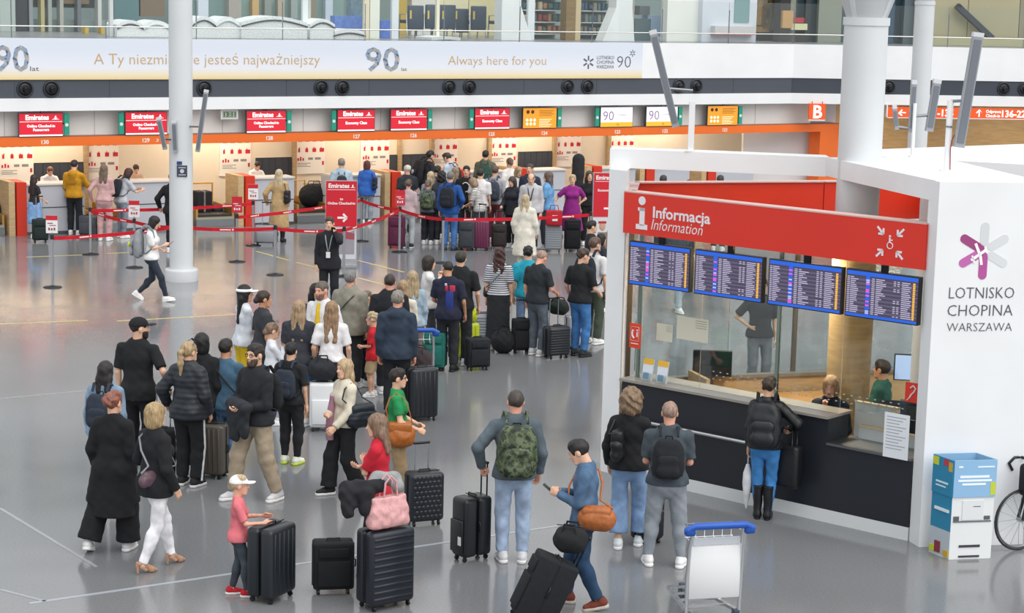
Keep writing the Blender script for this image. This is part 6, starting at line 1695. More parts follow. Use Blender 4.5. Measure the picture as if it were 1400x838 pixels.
# banner stands
def banner_stand(label, base, top, w, txts, rot, photo):
    P = at(*base); h = height_at(P, top)
    t = thing('banner_stand', label, 'banner', TR(*P) @ RZ(rot), 'tall red banner stands')
    MB().b2((-w / 2, 0, 0.06), (w / 2, 0.06, h)).build('frame', mat('#d7d9dc', 'metal', 0.4), t)
    MB().b2((-w / 2, -0.14, 0), (w / 2, 0.2, 0.05)).build('foot', mat('#aeb2b6', 'metal', 0.4), t)
    MB().b2((-w / 2 + 0.01, -0.006, h * 0.48), (w / 2 - 0.01, 0, h - 0.01)).build('red_panel', mat('#cc1f30', 'paint', 0.4), t)
    MB().b2((-w / 2 + 0.02, -0.006, 0.2), (w / 2 - 0.02, 0, h * 0.47)).build('poster', mat('#cfd3d8', 'paint'), t)
    wh = mat('#f6f0f0', 'paint')
    text('Emirates', 0.125, wh, t, TR(-w * 0.42, -0.01, h * 0.92), bold=0.004)
    MB().b2((-w * 0.44, -0.009, h * 0.895), (w * 0.44, -0.006, h * 0.9)).b2((w * 0.28, -0.009, h * 0.92), (w * 0.42, -0.006, h * 0.925)).b2((w * 0.33, -0.009, h * 0.925), (w * 0.37, -0.006, h * 0.955)).build('rule', wh, t)
    for i, s_ in enumerate(txts): text(s_, 0.075, wh, t, TR(0, -0.01, h * 0.78 - 0.09 * i), 'CENTER', bold=0.002)
    arrow(t, 0.02, h * 0.58, 0, 0.1, -0.01, wh)
    if photo:
        MB().b2((-w * 0.3, -0.011, 0.2), (0.02, -0.006, h * 0.3)).b2((w * 0.02, -0.011, 0.2), (w * 0.42, -0.006, h * 0.32)).build('printed_figures', mat('#8a7468', 'paint'), t)
        MB().ball((-w * 0.15, -0.01, h * 0.37), (0.07, 0.006, 0.1)).ball((w * 0.2, -0.01, h * 0.39), (0.075, 0.006, 0.1)).build('printed_faces', mat('#c99a80', 'paint'), t)
        MB().b2((-w * 0.29, -0.018, h * 0.405), (-w * 0.02, -0.008, h * 0.43)).build('printed_hat', mat('#b82030', 'paint'), t)
    else:
        MB().add([(-w * 0.4, -0.008, 0.3), (w * 0.42, -0.008, 0.3), (w * 0.42, -0.008, h * 0.44), (-w * 0.1, -0.008, h * 0.36)], [(0, 1, 2, 3)]).build('printed_picture', mat('#9c97a0', 'paint'), t)
        MB().add([(-w * 0.4, -0.01, h * 0.36), (w * 0.42, -0.01, h * 0.33), (w * 0.42, -0.01, h * 0.4), (-w * 0.1, -0.01, h * 0.45)], [(0, 1, 2, 3)]).build('printed_picture', mat('#a8505c', 'paint'), t)
    return t
banner_stand('tall red banner stand with a right arrow left of the queue', (466, 367), 247, 0.66, ('to', 'Online Checked-in'), 8, False)
banner_stand('tall red banner stand with a crew photograph beside the kiosk post', (828, 352), 236, 0.66, ('Economy Class',), 12, True)

# ------------------------------------------------------------------ people at the check-in desks
def clerk(key, label, px, py, y=1.2, **kw):
    P = FM @ Vector((fu(px, y, 1.6), y, 0)); h = min(max(height_at(P, py), 1.5), 1.85)
    d = dict(face=180 - 29, sex='m', skin='fair', hair=('short', '#6b4a30'), top=('shirt', '#e8e8ea'), bottom=('trousers', '#23262c'), shoes=None, legs='stand', ra='counter', la='counter', lean=10, yaw=0, nod=25, bulk=1.0, group='check-in clerks behind the desks', cap=None, glasses=None, beard=None, extra=None, cat='person')
    d.update(kw); make_person(key, label, P, h, **d)
clerk('A2', 'clerk in a white shirt looking down beside the mustard hoodie', 66, 228, hair=('short', '#7a4a2a'))
clerk('A6', 'clerk with brown hair half hidden behind the desk beside the navy backpack', 183, 234, top=('shirt', '#d9b89a'), hair=('short', '#4a3020'))
clerk('A8', 'clerk in a white blouse left of the trench coat', 349, 224, sex='f', hair=('bun', '#3a2a22'), top=('blouse', '#eceae8'))
GQ = 'travellers at the check-in desks'
person('A1', 'girl with long brown hair and a blue skirt at the leftmost desk', (46, 239), (48, 326), face=40, sex='f', hair=('verylong', '#3a2a24'), top=('tank', '#26242a', {'sleeve': 0.3}), bottom=('skirt', '#7fa8d8', {'hem': 0.42, 'mat': 'denim'}), ra='front', la='down', group=GQ)
person('A3', 'man in a mustard yellow hoodie and black trousers at the leftmost desk', (102, 219), (102, 321), face=6, hair=('short', '#2e2620'), top=('hoodie', '#c08a14'), bottom=('trousers', '#20232a'), ra='counter', la='belly', nod=10, group=GQ,
       extra=lambda p: MB().box((0, -0.158 * p['s'], 1.3 * p['s']), (0.16, 0.02, 0.16)).build('printed_marks', mat('#a87812', 'cloth'), p['body']))
person('A4', 'woman in pale pink overalls with long fair hair at the desk', (140, 221), (143, 329), h=1.72, face=4, sex='f', hair=('long', '#7a6248'), top=('shirt', '#c8a0a0', {'hem': 0.93}), bottom=('trousers', '#c49c9c'), ra='belly', la='side', group=GQ)
person('A5', 'woman with a reddish bob bending towards the desk', (157, 229), (166, 325), face=48, sex='f', hair=('bob', '#4a2420'), top=('tee', '#b9bdc4'), bottom=('jeans', '#7d8794'), ra='counter', la='counter', lean=18, nod=12, group=GQ)
backpack('A5', 'navy backpack on the woman with the reddish bob', '#1c2430', size=1.15)
person('A7', 'person in black almost hidden behind the tall left column', (236, 236), None, 1.75, face=20, hair=('short', '#201a18'), top=('jacket', '#16171b'), bottom=('trousers', '#1a1b20'), la='side', group=GQ)
person('A9', 'blonde woman in a beige trench coat in front of the round black bag', (379, 232), (381, 331), face=8, sex='f', hair=('long', '#c9b283'), top=('coat', '#b79a6e', {'hem': 0.36}), bottom=('slim', '#1c1d22'), shoes=('boot', '#17181c', '#101010'), la='side', ra='down', group=GQ)
shoulder_bag('A9', 'black shoulder bag on the blonde woman in the trench coat', '#1a181c', (0.3, 0.14, 0.34), 1, 1.12, -0.05, 0.22)
person('A10', 'grey haired man in a pale blue shirt behind the red banner stand', (467, 217), None, 1.75, face=-8, hair=('short', '#8d8278'), top=('shirt', '#a9bccb'), bottom=('trousers', '#4a4e58'), bulk=1.12, group=GQ)
backpack('A10', 'thin dark drawstring pack on the man in the pale blue shirt', '#2a3038', size=0.8)
person('A11', 'woman with short red hair in a bright blue jacket', (496, 220), (501, 306), face=10, sex='f', hair=('bob', '#6a2a20'), top=('jacket', '#2f63b8', {'hem': 0.8}), bottom=('jeans', '#8d97a2'), bulk=1.1, group=GQ)
shoulder_bag('A11', 'navy tote on the shoulder of the woman in the blue jacket', '#1b2740', (0.32, 0.12, 0.36), 1, 1.15, -0.05, 0.24, kind='cloth')
# walking woman
person('W1', 'woman in a white T-shirt and dark jeans walking right past the column', (213, 291), (208, 411), face=92, sex='f', skin='fair', hair=('bob', '#231e1e'), top=('tee', '#e9e9ea'), bottom=('slim', '#2b3340'), legs='walk', ra='phone', la='belly', nod=18)
backpack('W1', 'grey backpack with a yellow pouch on the walking woman', '#8e9298', size=1.25, strapcol='#7b7f86', accent='#c9d23a', big=True)
phone('W1', 'red phone held by the walking woman', 0, '#b8323c')
# airline staff
def lanyard(p, card='#e6e6e6', cord='#8a9098', tie=None):
    s = p['s']; U = p['U']
    MB().tube([U(-0.07, 0.07, 1.46), U(-0.05, 0.135, 1.36), U(-0.01, 0.15, 1.15), U(0.01, 0.15, 1.15), U(0.05, 0.135, 1.36), U(0.07, 0.07, 1.46)], 0.012, 6).build('lanyard', mat(cord, 'cloth'), p['body'])
    MB().box(U(0, 0.16, 1.08), (0.075, 0.012, 0.11)).build('badge', mat(card, 'paint'), p['body'])
def tie(p, col):
    U = p['U']
    MB().tube([U(0, 0.11, 1.47), U(0, 0.142, 1.38), U(0, 0.152, 1.2), U(0, 0.15, 1.06)], [0.022, 0.026, 0.036, 0.03], 8, flat=0.35).build('tie', mat(col, 'cloth'), p['body'])
person('B1', 'airline staff member in a black suit talking on a phone', (451, 297), None, 1.72, face=184, sex='m', hair=('short', '#4a3a30'), top=('suit', '#1b1c22', {'hem': 0.8}), bottom=('trousers', '#1b1c22'), shoes=('sneaker', '#141418', '#101014'), la='ear', ra='down', extra=lambda p: lanyard(p))
phone('B1', 'dark phone at the ear of the airline staff member', 1)

# ------------------------------------------------------------------ crowded queue behind the red belt
GC = 'travellers crowded in the far queue'
person('C1', 'tall dark haired traveller in black leaning over behind the queue', (582, 206), None, 1.82, face=60, hair=('short', '#1c1a1c'), top=('tee', '#24272e'), bottom=('trousers', '#20232a'), lean=12, group=GC)
backpack('C1', 'big black hiking backpack on the tall traveller in the far queue', '#15171c', size=1.3, big=True, accent='#9aa0a8')
person('C2', 'elderly white haired man in a dark T-shirt', (557, 225), None, 1.72, face=-30, hair=('fringe', '#d8d4cc'), skin='pink', top=('tee', '#262c33'), bottom=('trousers', '#2c3038'), bulk=1.12, group=GC)
person('C3', 'woman in a pink and grey top and light grey trousers', (557, 246), (557, 339), face=4, sex='f', hair=('updo', '#6a5040'), top=('sweater', '#b8a4a8', {'hem': 0.86}), bottom=('trousers', '#aeb4b8'), shoes=('sneaker', '#23252a', '#e8e8e8'), bulk=1.05, group=GC)
person('C4', 'woman with a hair bun and dark trousers beside the grey trousers', (584, 246), (584, 334), face=6, sex='f', hair=('bun', '#7a6248'), top=('tee', '#6d737c'), bottom=('trousers', '#23262c'), group=GC)
backpack('C4', 'grey camouflage backpack on the woman with the bun', '#5d646e', 'camo', 1.15)
person('C5', 'blonde woman in a checked top in the far queue', (589, 235), None, 1.66, face=-20, sex='f', hair=('long', '#c9ae80'), top=('blouse', '#8f8a98'), bottom=('trousers', '#3a3d45'), group=GC)
person('C6', 'dark haired traveller behind the blonde woman in the checked top', (598, 227), None, 1.7, face=10, hair=('tousled', '#241f1f'), top=('tee', '#3a3e46'), bottom=('trousers', '#2a2d34'), group=GC)
person('C7', 'young man in a beige vest over a pale blue shirt looking down', (615, 208), None, 1.8, face=-60, hair=('tousled', '#3f2a24'), top=('shirt', '#b6c2cf'), bottom=('trousers', '#6a6558'), nod=25, group=GC)
backpack('C7', 'dark backpack on the young man with the pale blue shirt', '#1e242e')
person('C8', 'dark curly haired traveller close behind the man in the blue jacket', (604, 235), None, 1.68, face=20, sex='f', hair=('curly', '#1f1b1d'), top=('jacket', '#3c3f4a'), bottom=('trousers', '#2a2d34'), group=GC)
person('C9', 'grey haired man in a bright blue jacket and jeans', (614, 235), (614, 342), face=10, hair=('short', '#77746f'), top=('jacket', '#1f4f94', {'hem': 0.83}), bottom=('jeans', '#3f6da8'), shoes=('sneaker', '#3a4a62', '#20242c'), ra='pocket', group=GC)
backpack('C9', 'black backpack on the man in the bright blue jacket', '#1c212b', size=1.15, side=-14)
person('C10', 'woman with light brown hair and a white top in the far queue', (623, 229), None, 1.66, face=30, sex='f', hair=('long', '#9a7a58'), top=('tee', '#e2dcd8'), bottom=('jeans', '#5a6a80'), group=GC)
person('C11', 'man facing the camera in a black T-shirt with a white print', (638, 227), None, 1.75, face=186, hair=('short', '#231e1c'), top=('tee', '#17181d'), bottom=('trousers', '#24262c'), group=GC,
       extra=lambda p: MB().tube([Vector((0.09 * math.cos(a), 0.137 * p['s'], 1.27 * p['s'] + 0.11 * math.sin(a))) for a in [i * math.pi / 8 for i in range(2, 13)]], 0.012, 6).build('printed_ring', mat('#dcdcdc', 'cloth'), p['body']))
person('C12', 'dark haired man in green and olive seen from behind at the desk', (664, 206), None, 1.78, face=6, hair=('short', '#241e1a'), top=('jacket', '#5a5e4c'), bottom=('trousers', '#4a4d48'), bulk=1.08, group=GC)
backpack('C12', 'dark green backpack on the man in olive', '#24483e', size=1.0, side=15)
person('C13', 'man in a plain white T-shirt in the middle of the queue', (657, 231), None, 1.74, face=16, hair=('short', '#2b2420'), top=('tee', '#dfdcdc'), bottom=('trousers', '#6d6a60'), bulk=1.12, group=GC)
person('C14', 'girl in a striped T-shirt bending over her suitcase handle', (660, 246), (655, 336), h=1.58, face=-70, sex='f', hair=('bob', '#a58258'), top=('tee', '#e8e4e0', {'mat': 'stripe'}), bottom=('trousers', '#3a3d44'), ra='front', la='front', lean=14, nod=18, group=GC)
person('C15', 'man in a grey shirt carrying a dark grey backpack', (677, 227), None, 1.78, face=14, hair=('short', '#5d4a3c'), top=('shirt', '#a9a8ae'), bottom=('trousers', '#7a3a44'), group=GC)
backpack('C15', 'dark slate backpack on the man in the grey shirt', '#3a4250', size=1.15)
person('C16', 'woman with tied brown hair and a white top behind the slate backpack', (697, 216), None, 1.7, face=-30, sex='f', hair=('bun', '#6a4a38'), top=('tee', '#e6e0dc'), bottom=('trousers', '#4a4c55'), group=GC)
person('C17', 'blond woman in a white top with black sleeves', (708, 228), None, 1.68, face=150, sex='f', hair=('bob', '#b08a58'), top=('sweater', '#d8d4d4'), bottom=('trousers', '#2a2c33'), nod=10, group=GC)
person('C18', 'dark haired woman in a black jacket looking down at the left', (699, 241), (700, 338), face=215, sex='f', hair=('bob', '#4a382c'), top=('jacket', '#22262e', {'hem': 0.8}), bottom=('trousers', '#1c1e24'), nod=15, ra='front', group=GC)
shoulder_bag('C18', 'black handbag on the arm of the dark haired woman', '#15161a', (0.3, 0.13, 0.26), 1, 1.0, 0.05, 0.22)
person('C19', 'man with receding hair half hidden behind the lanyard wearer', (725, 224), None, 1.8, face=200, hair=('buzz', '#4a4038'), top=('jacket', '#2c3444'), bottom=('trousers', '#2a2d34'), group=GC)
person('C20', 'man in a pale grey jacket with a dark lanyard facing the camera', (727, 236), None, 1.78, face=188, hair=('fringe', '#8a7a68'), top=('jacket', '#b9b9bd'), bottom=('trousers', '#24262c'), nod=16, group=GC, extra=lambda p: lanyard(p, '#eeeeee', '#2b2d33'))
person('C21', 'person with long brown hair in a sky blue polo facing left', (750, 235), None, 1.76, face=-75, hair=('long', '#6a5448'), top=('polo', '#6aa0d0'), bottom=('trousers', '#4a4e58'), ra='down', la='front', bulk=1.12, group=GC)
person('C22', 'woman in a purple dress with short blond hair', (783, 239), None, 1.68, face=178, sex='f', hair=('short', '#c9a878'), top=('dress', '#8a1f7a', {'sleeve': 0.4, 'hem': 0.42}), bottom=None, ra='out', la='hip', bulk=1.08, group=GC)
person('C23', 'woman in black half hidden by the right hand banner stand', (806, 234), None, 1.72, face=170, sex='f', hair=('long', '#4a3a34'), top=('tank', '#17181c', {'sleeve': 0.3}), bottom=('trousers', '#1b1c20'), group=GC)
person('C24', 'blonde woman in a cream trench coat in front of the red belt', (716, 281), (716, 377), h=1.68, face=14, sex='f', hair=('long', '#c4a878'), top=('coat', '#d8d3c6', {'hem': 0.45, 'loose': 0.01}), bottom=('slim', '#cfc8ba'), ra='relax', la='relax')
person('C26', 'young dark haired traveller in black beside the crew photograph', (809, 302), None, 1.66, face=80, hair=('short', '#1f1c1e'), top=('tee', '#1d1f25'), bottom=('trousers', '#23262c'))
person('C27', 'short dark haired child at the left edge of the kiosk post', (822, 320), None, 1.45, face=60, hair=('bob', '#1c1a1c'), top=('tee', '#2b3038'), bottom=('trousers', '#2a2c33'))

# ------------------------------------------------------------------ middle queue with luggage
GM = 'travellers in the middle queue'
person('D1', 'dark haired woman in a white sweater with a hand at her mouth', (586, 350), None, 1.66, face=75, sex='f', hair=('bob', '#33261f'), top=('sweater', '#dcdadb'), bottom=('trousers', '#3a3d45'), ra='chin', la='belly', group=GM)
def jersey(p):
    s = p['s']
    MB().rbox((0.0, -0.128 * s, 1.34 * s), (0.05, 0.02, 0.09), 0.008, 1).rbox((0.09, -0.12 * s, 1.34 * s), (0.09, 0.02, 0.1), 0.008, 1).build('printed_number', mat('#b8354e', 'cloth'), p['body'])
    MB().rbox((0.05, -0.122 * s, 1.12 * s), (0.12, 0.03, 0.36), 0.01, 1).build('blue_panel', mat('#2a3a86', 'cloth'), p['body'])
    MB().rbox((-0.01, -0.132 * s, 1.4 * s), (0.035, 0.02, 0.04), 0.006, 1).build('white_patch', mat('#c9d2e8', 'cloth'), p['body'])
person('D2', 'man in a dark blue and red football shirt and black trousers', (611, 357), (611, 507), face=12, hair=('buzz', '#2c241e'), skin='tan', top=('tee', '#20243a', {'loose': 0.008, 'hem': 0.84}), bottom=('trousers', '#24282e'), shoes=('sneaker', '#1c1e22', '#15161a'), ra='relax', la='front', nod=14, yaw=-35, group=GM, extra=jersey)
person('D3', 'broad man in a plain black T-shirt behind the football shirt', (630, 344), None, 1.8, face=10, hair=('short', '#33301f'), top=('tee', '#17191d'), bottom=('trousers', '#22252b'), bulk=1.2, ra='relax', group=GM)
person('D4', 'woman with dark red curls, striped T-shirt and long black skirt', (681, 339), (680, 478), face=6, sex='f', hair=('wavy', '#4a2420'), top=('tee', '#c9ccd4', {'mat': 'stripe', 'hem': 0.95, 'loose': 0.012}), bottom=('skirt', '#23272d', {'hem': 0.12, 'flare': -0.03}), ra='down', la='down', group=GM)
shoulder_bag('D4', 'small black bag on the strap of the woman with red curls', '#15171b', (0.2, 0.09, 0.2), -1, 1.0, 0.05, 0.22, cross=True)
person('D5', 'dark haired traveller in turquoise behind the bald man', (722, 337), None, 1.68, face=0, hair=('tousled', '#1f1c1c'), top=('tee', '#1f9fb8', {'loose': 0.012}), bottom=('jeans', '#8fb0d8'), group=GM)
person('D6', 'bald man in a dark T-shirt looking down to the right', (737, 341), (733, 486), face=42, hair=('buzz', '#b08870'), skin='pink', top=('tee', '#262c32'), bottom=('jeans', '#56606c'), la='down', ra='front', nod=28, bulk=1.12, shoes=('sneaker', '#c9ccd0', '#e8e8e8'), group=GM)
person('D7', 'brown haired man in a black T-shirt and bright blue jeans', (786, 340), (791, 487), face=40, hair=('tousled', '#4a3526'), top=('tee', '#1a1d20'), bottom=('jeans', '#3f74b0'), shoes=('sneaker', '#26282c', '#1c1d20'), yaw=30, la='relax', ra='front', nod=8, bulk=1.08, group=GM)
person('D7b', 'man in a white T-shirt and olive trousers at the kiosk post', (813, 325), None, 1.8, face=35, hair=('short', '#6a4a38'), top=('tee', '#e4e4e6'), bottom=('trousers', '#4a5446'), yaw=20, group=GM)
backpack('D7b', 'large navy backpack on the man in the white T-shirt', '#1c2433', size=1.25, big=True)
person('D8', 'blonde woman in a pale blue denim top', (564, 371), None, 1.66, face=-15, sex='f', hair=('long', '#b59a68'), top=('shirt', '#9db3c4', {'mat': 'denim'}), bottom=('trousers', '#7a6a60'), group=GM)
person('D9', 'fair haired woman with cream sleeves and a dark vest', (551, 384), None, 1.64, face=5, sex='f', hair=('long', '#b08a5c'), top=('sweater', '#d9d3c4'), bottom=('trousers', '#5a5a4e'), ra='belly', group=GM)
person('D10', 'heavy man with a buzz cut in a black T-shirt', (533, 375), None, 1.76, face=0, hair=('buzz', '#3a302a'), skin='pink', top=('tee', '#1c1f25'), bottom=('trousers', '#23262c'), bulk=1.22, group=GM)
person('D11', 'grey haired man in a navy hoodie and black trousers', (545, 398), (541, 572), face=4, hair=('short', '#8d877c'), skin='pink', top=('hoodie', '#2c3a4c', {'hem': 0.84}), bottom=('trousers', '#1e2229'), shoes=('sneaker', '#23262b', '#1a1b1e'), ra='down', la='down', yaw=10, bulk=1.05, group=GM)
person('D12', 'blond boy in a red T-shirt and beige shorts', (507, 431), (509, 542), face=-85, sex='m', hair=('tousled', '#c4a878'), top=('tee', '#c8202c', {'hem': 0.8}), bottom=('short', '#b39c7a', {'end': 0.46}), la='belly', ra='belly', group=GM)
person('D13', 'short haired child in grey beside the boy in red', (501, 398), None, 1.42, face=60, sex='m', hair=('short', '#7d6a55'), top=('sweater', '#8d8d8a'), bottom=('trousers', '#26292f'), group=GM)
person('D14', 'elderly grey haired man in a beige grey jacket', (479, 371), None, 1.74, face=18, hair=('short', '#7e7d7a'), skin='pink', top=('jacket', '#8f8c80', {'hem': 0.82}), bottom=('trousers', '#2a2d33'), bulk=1.15, group=GM)
shoulder_bag('D14', 'black crossbody bag on the man in the beige grey jacket', '#17181b', (0.3, 0.12, 0.24), -1, 1.02, 0.02, 0.26, cross=True)
person('D15', 'bearded man in a white shirt with a yellow tie', (442, 384), None, 1.8, face=205, hair=('buzz', '#6a5a4e'), skin='pink', beard='#8c6450', top=('shirt', '#e2e2e6'), bottom=('trousers', '#2a2d35'), ra='phone', la='relax', yaw=10, nod=8, group=GM, extra=lambda p: tie(p, '#d8b21e'))
person('D16', 'woman with long dark hair in black behind the yellow tie', (432, 388), None, 1.68, face=150, sex='f', hair=('verylong', '#1e1a1c'), top=('tee', '#1d1d22'), bottom=('trousers', '#23252b'), group=GM)
person('D17', 'woman with very long fair hair, white T-shirt and dark trousers', (455, 413), (452, 586), h=1.72, face=0, sex='f', hair=('verylong', '#a3794a'), top=('tee', '#e6e4e6', {'hem': 0.95}), bottom=('trousers', '#23262c'), ra='relax', la='relax', group=GM)
person('D18', 'woman with long blonde hair, dark T-shirt and denim shorts', (403, 411), (408, 582), h=1.7, face=6, sex='f', hair=('verylong', '#b08c5c'), top=('tee', '#33363e', {'loose': 0.012}), bottom=('short', '#3f74b8', {'end': 0.3, 'mat': 'denim'}), ra='relax', la='belly', bulk=1.05, group=GM)
person('D19', 'woman with a brown bun in a dark grey T-shirt', (360, 398), None, 1.68, face=60, sex='f', skin='tan', hair=('bun', '#3a2820'), top=('tee', '#33363c', {'loose': 0.01}), bottom=('trousers', '#2b2e35'), yaw=15, group=GM)
person('D20', 'woman with long black hair, a white visor and yellow trousers', (334, 390), None, 1.7, face=60, sex='f', skin='tan', hair=('verylong', '#1a1618'), top=('shirt', '#d5dae2'), bottom=('wide', '#cfae14'), cap=('visor', '#eceef0'), yaw=20, ra='phone', la='phone', group=GM)
person('D21', 'child in a white long sleeved top with sunglasses on the head', (372, 445), None, 1.35, face=75, sex='f', hair=('bun', '#8a6a4a'), top=('sweater', '#e4e8ee'), bottom=('slim', '#3a4a62'), glasses=(True, '#2a2a2e'), ra='chin', la='chin', group=GM)
person('D22', 'boy in black with white and lime trainers', (391, 481), (397, 634), h=1.52, face=18, hair=('short', '#1b191b'), top=('tee', '#1e2025'), bottom=('jogger', '#1b1d22'), shoes=('sneaker', '#e6ebdc', '#c9e03a'), group=GM)
backpack('D22', 'black and blue backpack on the boy with lime trainers', '#2a3240', size=1.05)

# ------------------------------------------------------------------ front left groups
GL = 'travellers in the front left groups'
def over_arm(p, col):
    s = p['s']; U = p['U']
    V, F_ = solid([RC(U(0.14, 0.2, 1.1), U(-0.12, 0.24, 1.1), 0.085 * s, 0.08 * s), RC(U(0.08, 0.24, 1.0), U(0.06, 0.24, 0.78), 0.1 * s, 0.08 * s, fl=1.7), RC(U(-0.06, 0.24, 1.0), U(-0.1, 0.24, 0.82), 0.1 * s, 0.07 * s, fl=1.7)], 0.014, 0.05, noise=0.005)
    o = link('folded_jacket', npmesh('folded_jacket', V, F_), mat(col, 'cloth')); o.matrix_world = p['M']
    tag(o, 'dark jacket carried over the arm of the man with glasses', 'jacket')
person('D23', 'man with glasses, black hoodie and beige cargo trousers walking', (345, 467), (349, 683), h=1.84, face=222, hair=('short', '#2c2420'), beard='#5a4434', skin='fair', glasses=(False, '#26262a'), top=('hoodie', '#1e2126'), bottom=('cargo', '#a2937e'), shoes=('sneaker', '#c4c4c8', '#e8e6e2'), legs=((0.18, 0.16, 0, 0, 10), (-0.18, -0.16, 0, 0, -10)), ra='belly', la='belly', yaw=-5, group=GL, extra=lambda p: over_arm(p, '#262a30'))
backpack('D23', 'black backpack on the man with glasses', '#1a1c21', size=1.05)
person('D24', 'man in a blue T-shirt and jeans with a dark sling', (318, 464), (308, 648), face=8, hair=('short', '#231e1c'), skin='tan', top=('tee', '#3f6078', {'hem': 0.86}), bottom=('jeans', '#4f76a0'), shoes=('sneaker', '#2a2d33', '#e8e8e8'), legs='close', yaw=12, ra='relax', group=GL)
shoulder_bag('D24', 'black sling bag at the hip of the man in blue', '#17181c', (0.26, 0.1, 0.28), 1, 0.98, -0.06, 0.2, cross=True, kind='cloth')
person('D25', 'person with a black bob in a black jacket behind the puffer jacket', (276, 459), (276, 648), h=1.72, face=4, sex='f', hair=('bob', '#17161a'), top=('jacket', '#17191e'), bottom=('trousers', '#1b1d22'), group=GL)
person('D26', 'woman with a blonde ponytail, dark puffer jacket and striped track trousers', (240, 478), (258, 664), h=1.72, face=22, sex='f', hair=('ponytail', '#b8955a'), top=('puffer', '#23282f', {'hem': 0.84}), bottom=('trousers', '#15171b', {'stripe': '#dcdee2', 'loose': 0.006}), shoes=('sneaker', '#1b1c20', '#dcdcdc'), glasses=(True, '#1c1c20'), ra='relax', la='side', yaw=20, bulk=1.05, group=GL)
person('D27', 'tall man with a black cap, beard and tattooed arm in a black T-shirt', (172, 447), (190, 640), h=1.86, face=14, hair=('buzz', '#2a211c'), beard='#2e2018', cap=('cap', '#15161a'), top=('tee', '#15171b', {'hem': 0.82}), bottom=('trousers', '#15171b'), shoes=('sneaker', '#1b1c20', '#2a2a2e'), yaw=55, ra='side', la='down', bulk=1.08, group=GL,
       extra=None)
person('D28', 'woman with long dark hair and a light denim jacket', (152, 503), (146, 692), h=1.66, face=10, sex='f', hair=('verylong', '#2a2424'), top=('jacket', '#7f97b0', {'mat': 'denim'}), bottom=('trousers', '#1c1e24', {'end': 0.88}), group=GL)
backpack('D28', 'dark blue backpack on the woman in the denim jacket', '#27313f', size=1.05)
person('D29', 'red haired woman in wide flowing black clothes', (152, 533), (156, 754), h=1.7, face=12, sex='f', hair=('updo', '#9a5236'), top=('coat', '#101217', {'hem': 0.42, 'flare': 0.03}), bottom=('wide', '#0f1116', {'loose': 0.01}), shoes=('sneaker', '#d8d8da', '#e6e6e6'), legs=((0.12, 0.1, 0, 0, 5), (-0.24, -0.12, 0.03, 18, -8)), ra='down', la='relax', yaw=20, group=GL)
person('D30', 'woman with a blonde bob, black jacket, white trousers and nude heels', (214, 563), (213, 778), h=1.74, face=46, sex='f', hair=('bob', '#b59252'), top=('jacket', '#15171c', {'hem': 0.82}), bottom=('slim', '#e6e6ea'), shoes=('heel', '#b98f74', '#b98f74'), legs=((0.05, -0.2, 0.0, 0, 4), (-0.05, 0.22, 0.0, 0, -4)), ra='relax', la='strap', yaw=0, group=GL)
shoulder_bag('D30', 'mauve crossbody handbag of the woman in white trousers', '#5d4650', (0.25, 0.09, 0.17), 1, 1.02, -0.12, 0.1, cross=True, strapcol='#7d7f86')
def scarf(p):
    U = p['U']
    MB().tube([U(0.02, 0.16, 1.3), U(0.03, 0.18, 1.1), U(0.04, 0.19, 0.9), U(0.03, 0.19, 0.74)], [0.03, 0.045, 0.05, 0.045], 8, flat=0.5).build('scarf', mat('#a5788a', 'cloth'), p['body'])
person('D31', 'blonde woman in a cream jacket and wide black trousers walking left', (466, 500), (470, 676), h=1.62, face=238, sex='f', hair=('long', '#c4a068'), top=('jacket', '#d6cdbb', {'hem': 0.92}), bottom=('wide', '#16181d', {'loose': -0.015}), shoes=('sneaker', '#1d1f24', '#eaeaea'), legs='step', ra='belly', la='swingf', yaw=-10, group=GL, extra=scarf)
shoulder_bag('D31', 'dark quilted shoulder bag on the woman in the cream jacket', '#1f2530', (0.4, 0.2, 0.32), -1, 1.08, -0.12, 0.22, kind='quilt')
person('D32', 'woman with short dark hair and glasses in a green top', (546, 522), (541, 692), h=1.6, face=86, sex='f', hair=('short', '#2c211d'), glasses=(False, '#1c1c20'), top=('tee', '#1f8a4e', {'sleeve': 0.35}), bottom=('trousers', '#9c8464'), ra='front', la='front', bulk=1.05, yaw=5, group=GL)
shoulder_bag('D32', 'tan orange bucket bag of the woman in green', '#a85f24', (0.36, 0.22, 0.34), 1, 0.98, 0.04, 0.2)
person('D33', 'woman in a red T-shirt with folded arms standing behind suitcases', (522, 577), (516, 786), h=1.66, face=-78, sex='f', hair=('long', '#8d6a4c'), top=('tee', '#c41f34'), bottom=('trousers', '#1c1e23'), ra='fold', la='fold', nod=6, yaw=-8, shoes=('sneaker', '#2a2c30', '#26282c'), group=GL)
person('D34', 'small child in a pink T-shirt and white cap pushing a suitcase', (348, 659), (326, 814), h=1.16, face=84, sex='f', hair=('short', '#c9a878'), skin='pink', cap=('cap', '#eceaea'), top=('tee', '#d8727c', {'hem': 0.86}), bottom=('slim', '#3d454f'), shoes=('sneaker', '#b8182a', '#e8e4e4'), legs=((0.08, 0.12, 0, 0, 4), (-0.08, -0.1, 0, 0, -6)), ra=((-0.02, 0.36, -0.26), (0.5, -0.3, -1), 'flat'), la=((-0.02, 0.36, -0.22), (0.5, -0.3, -1), 'flat'), group=GL)

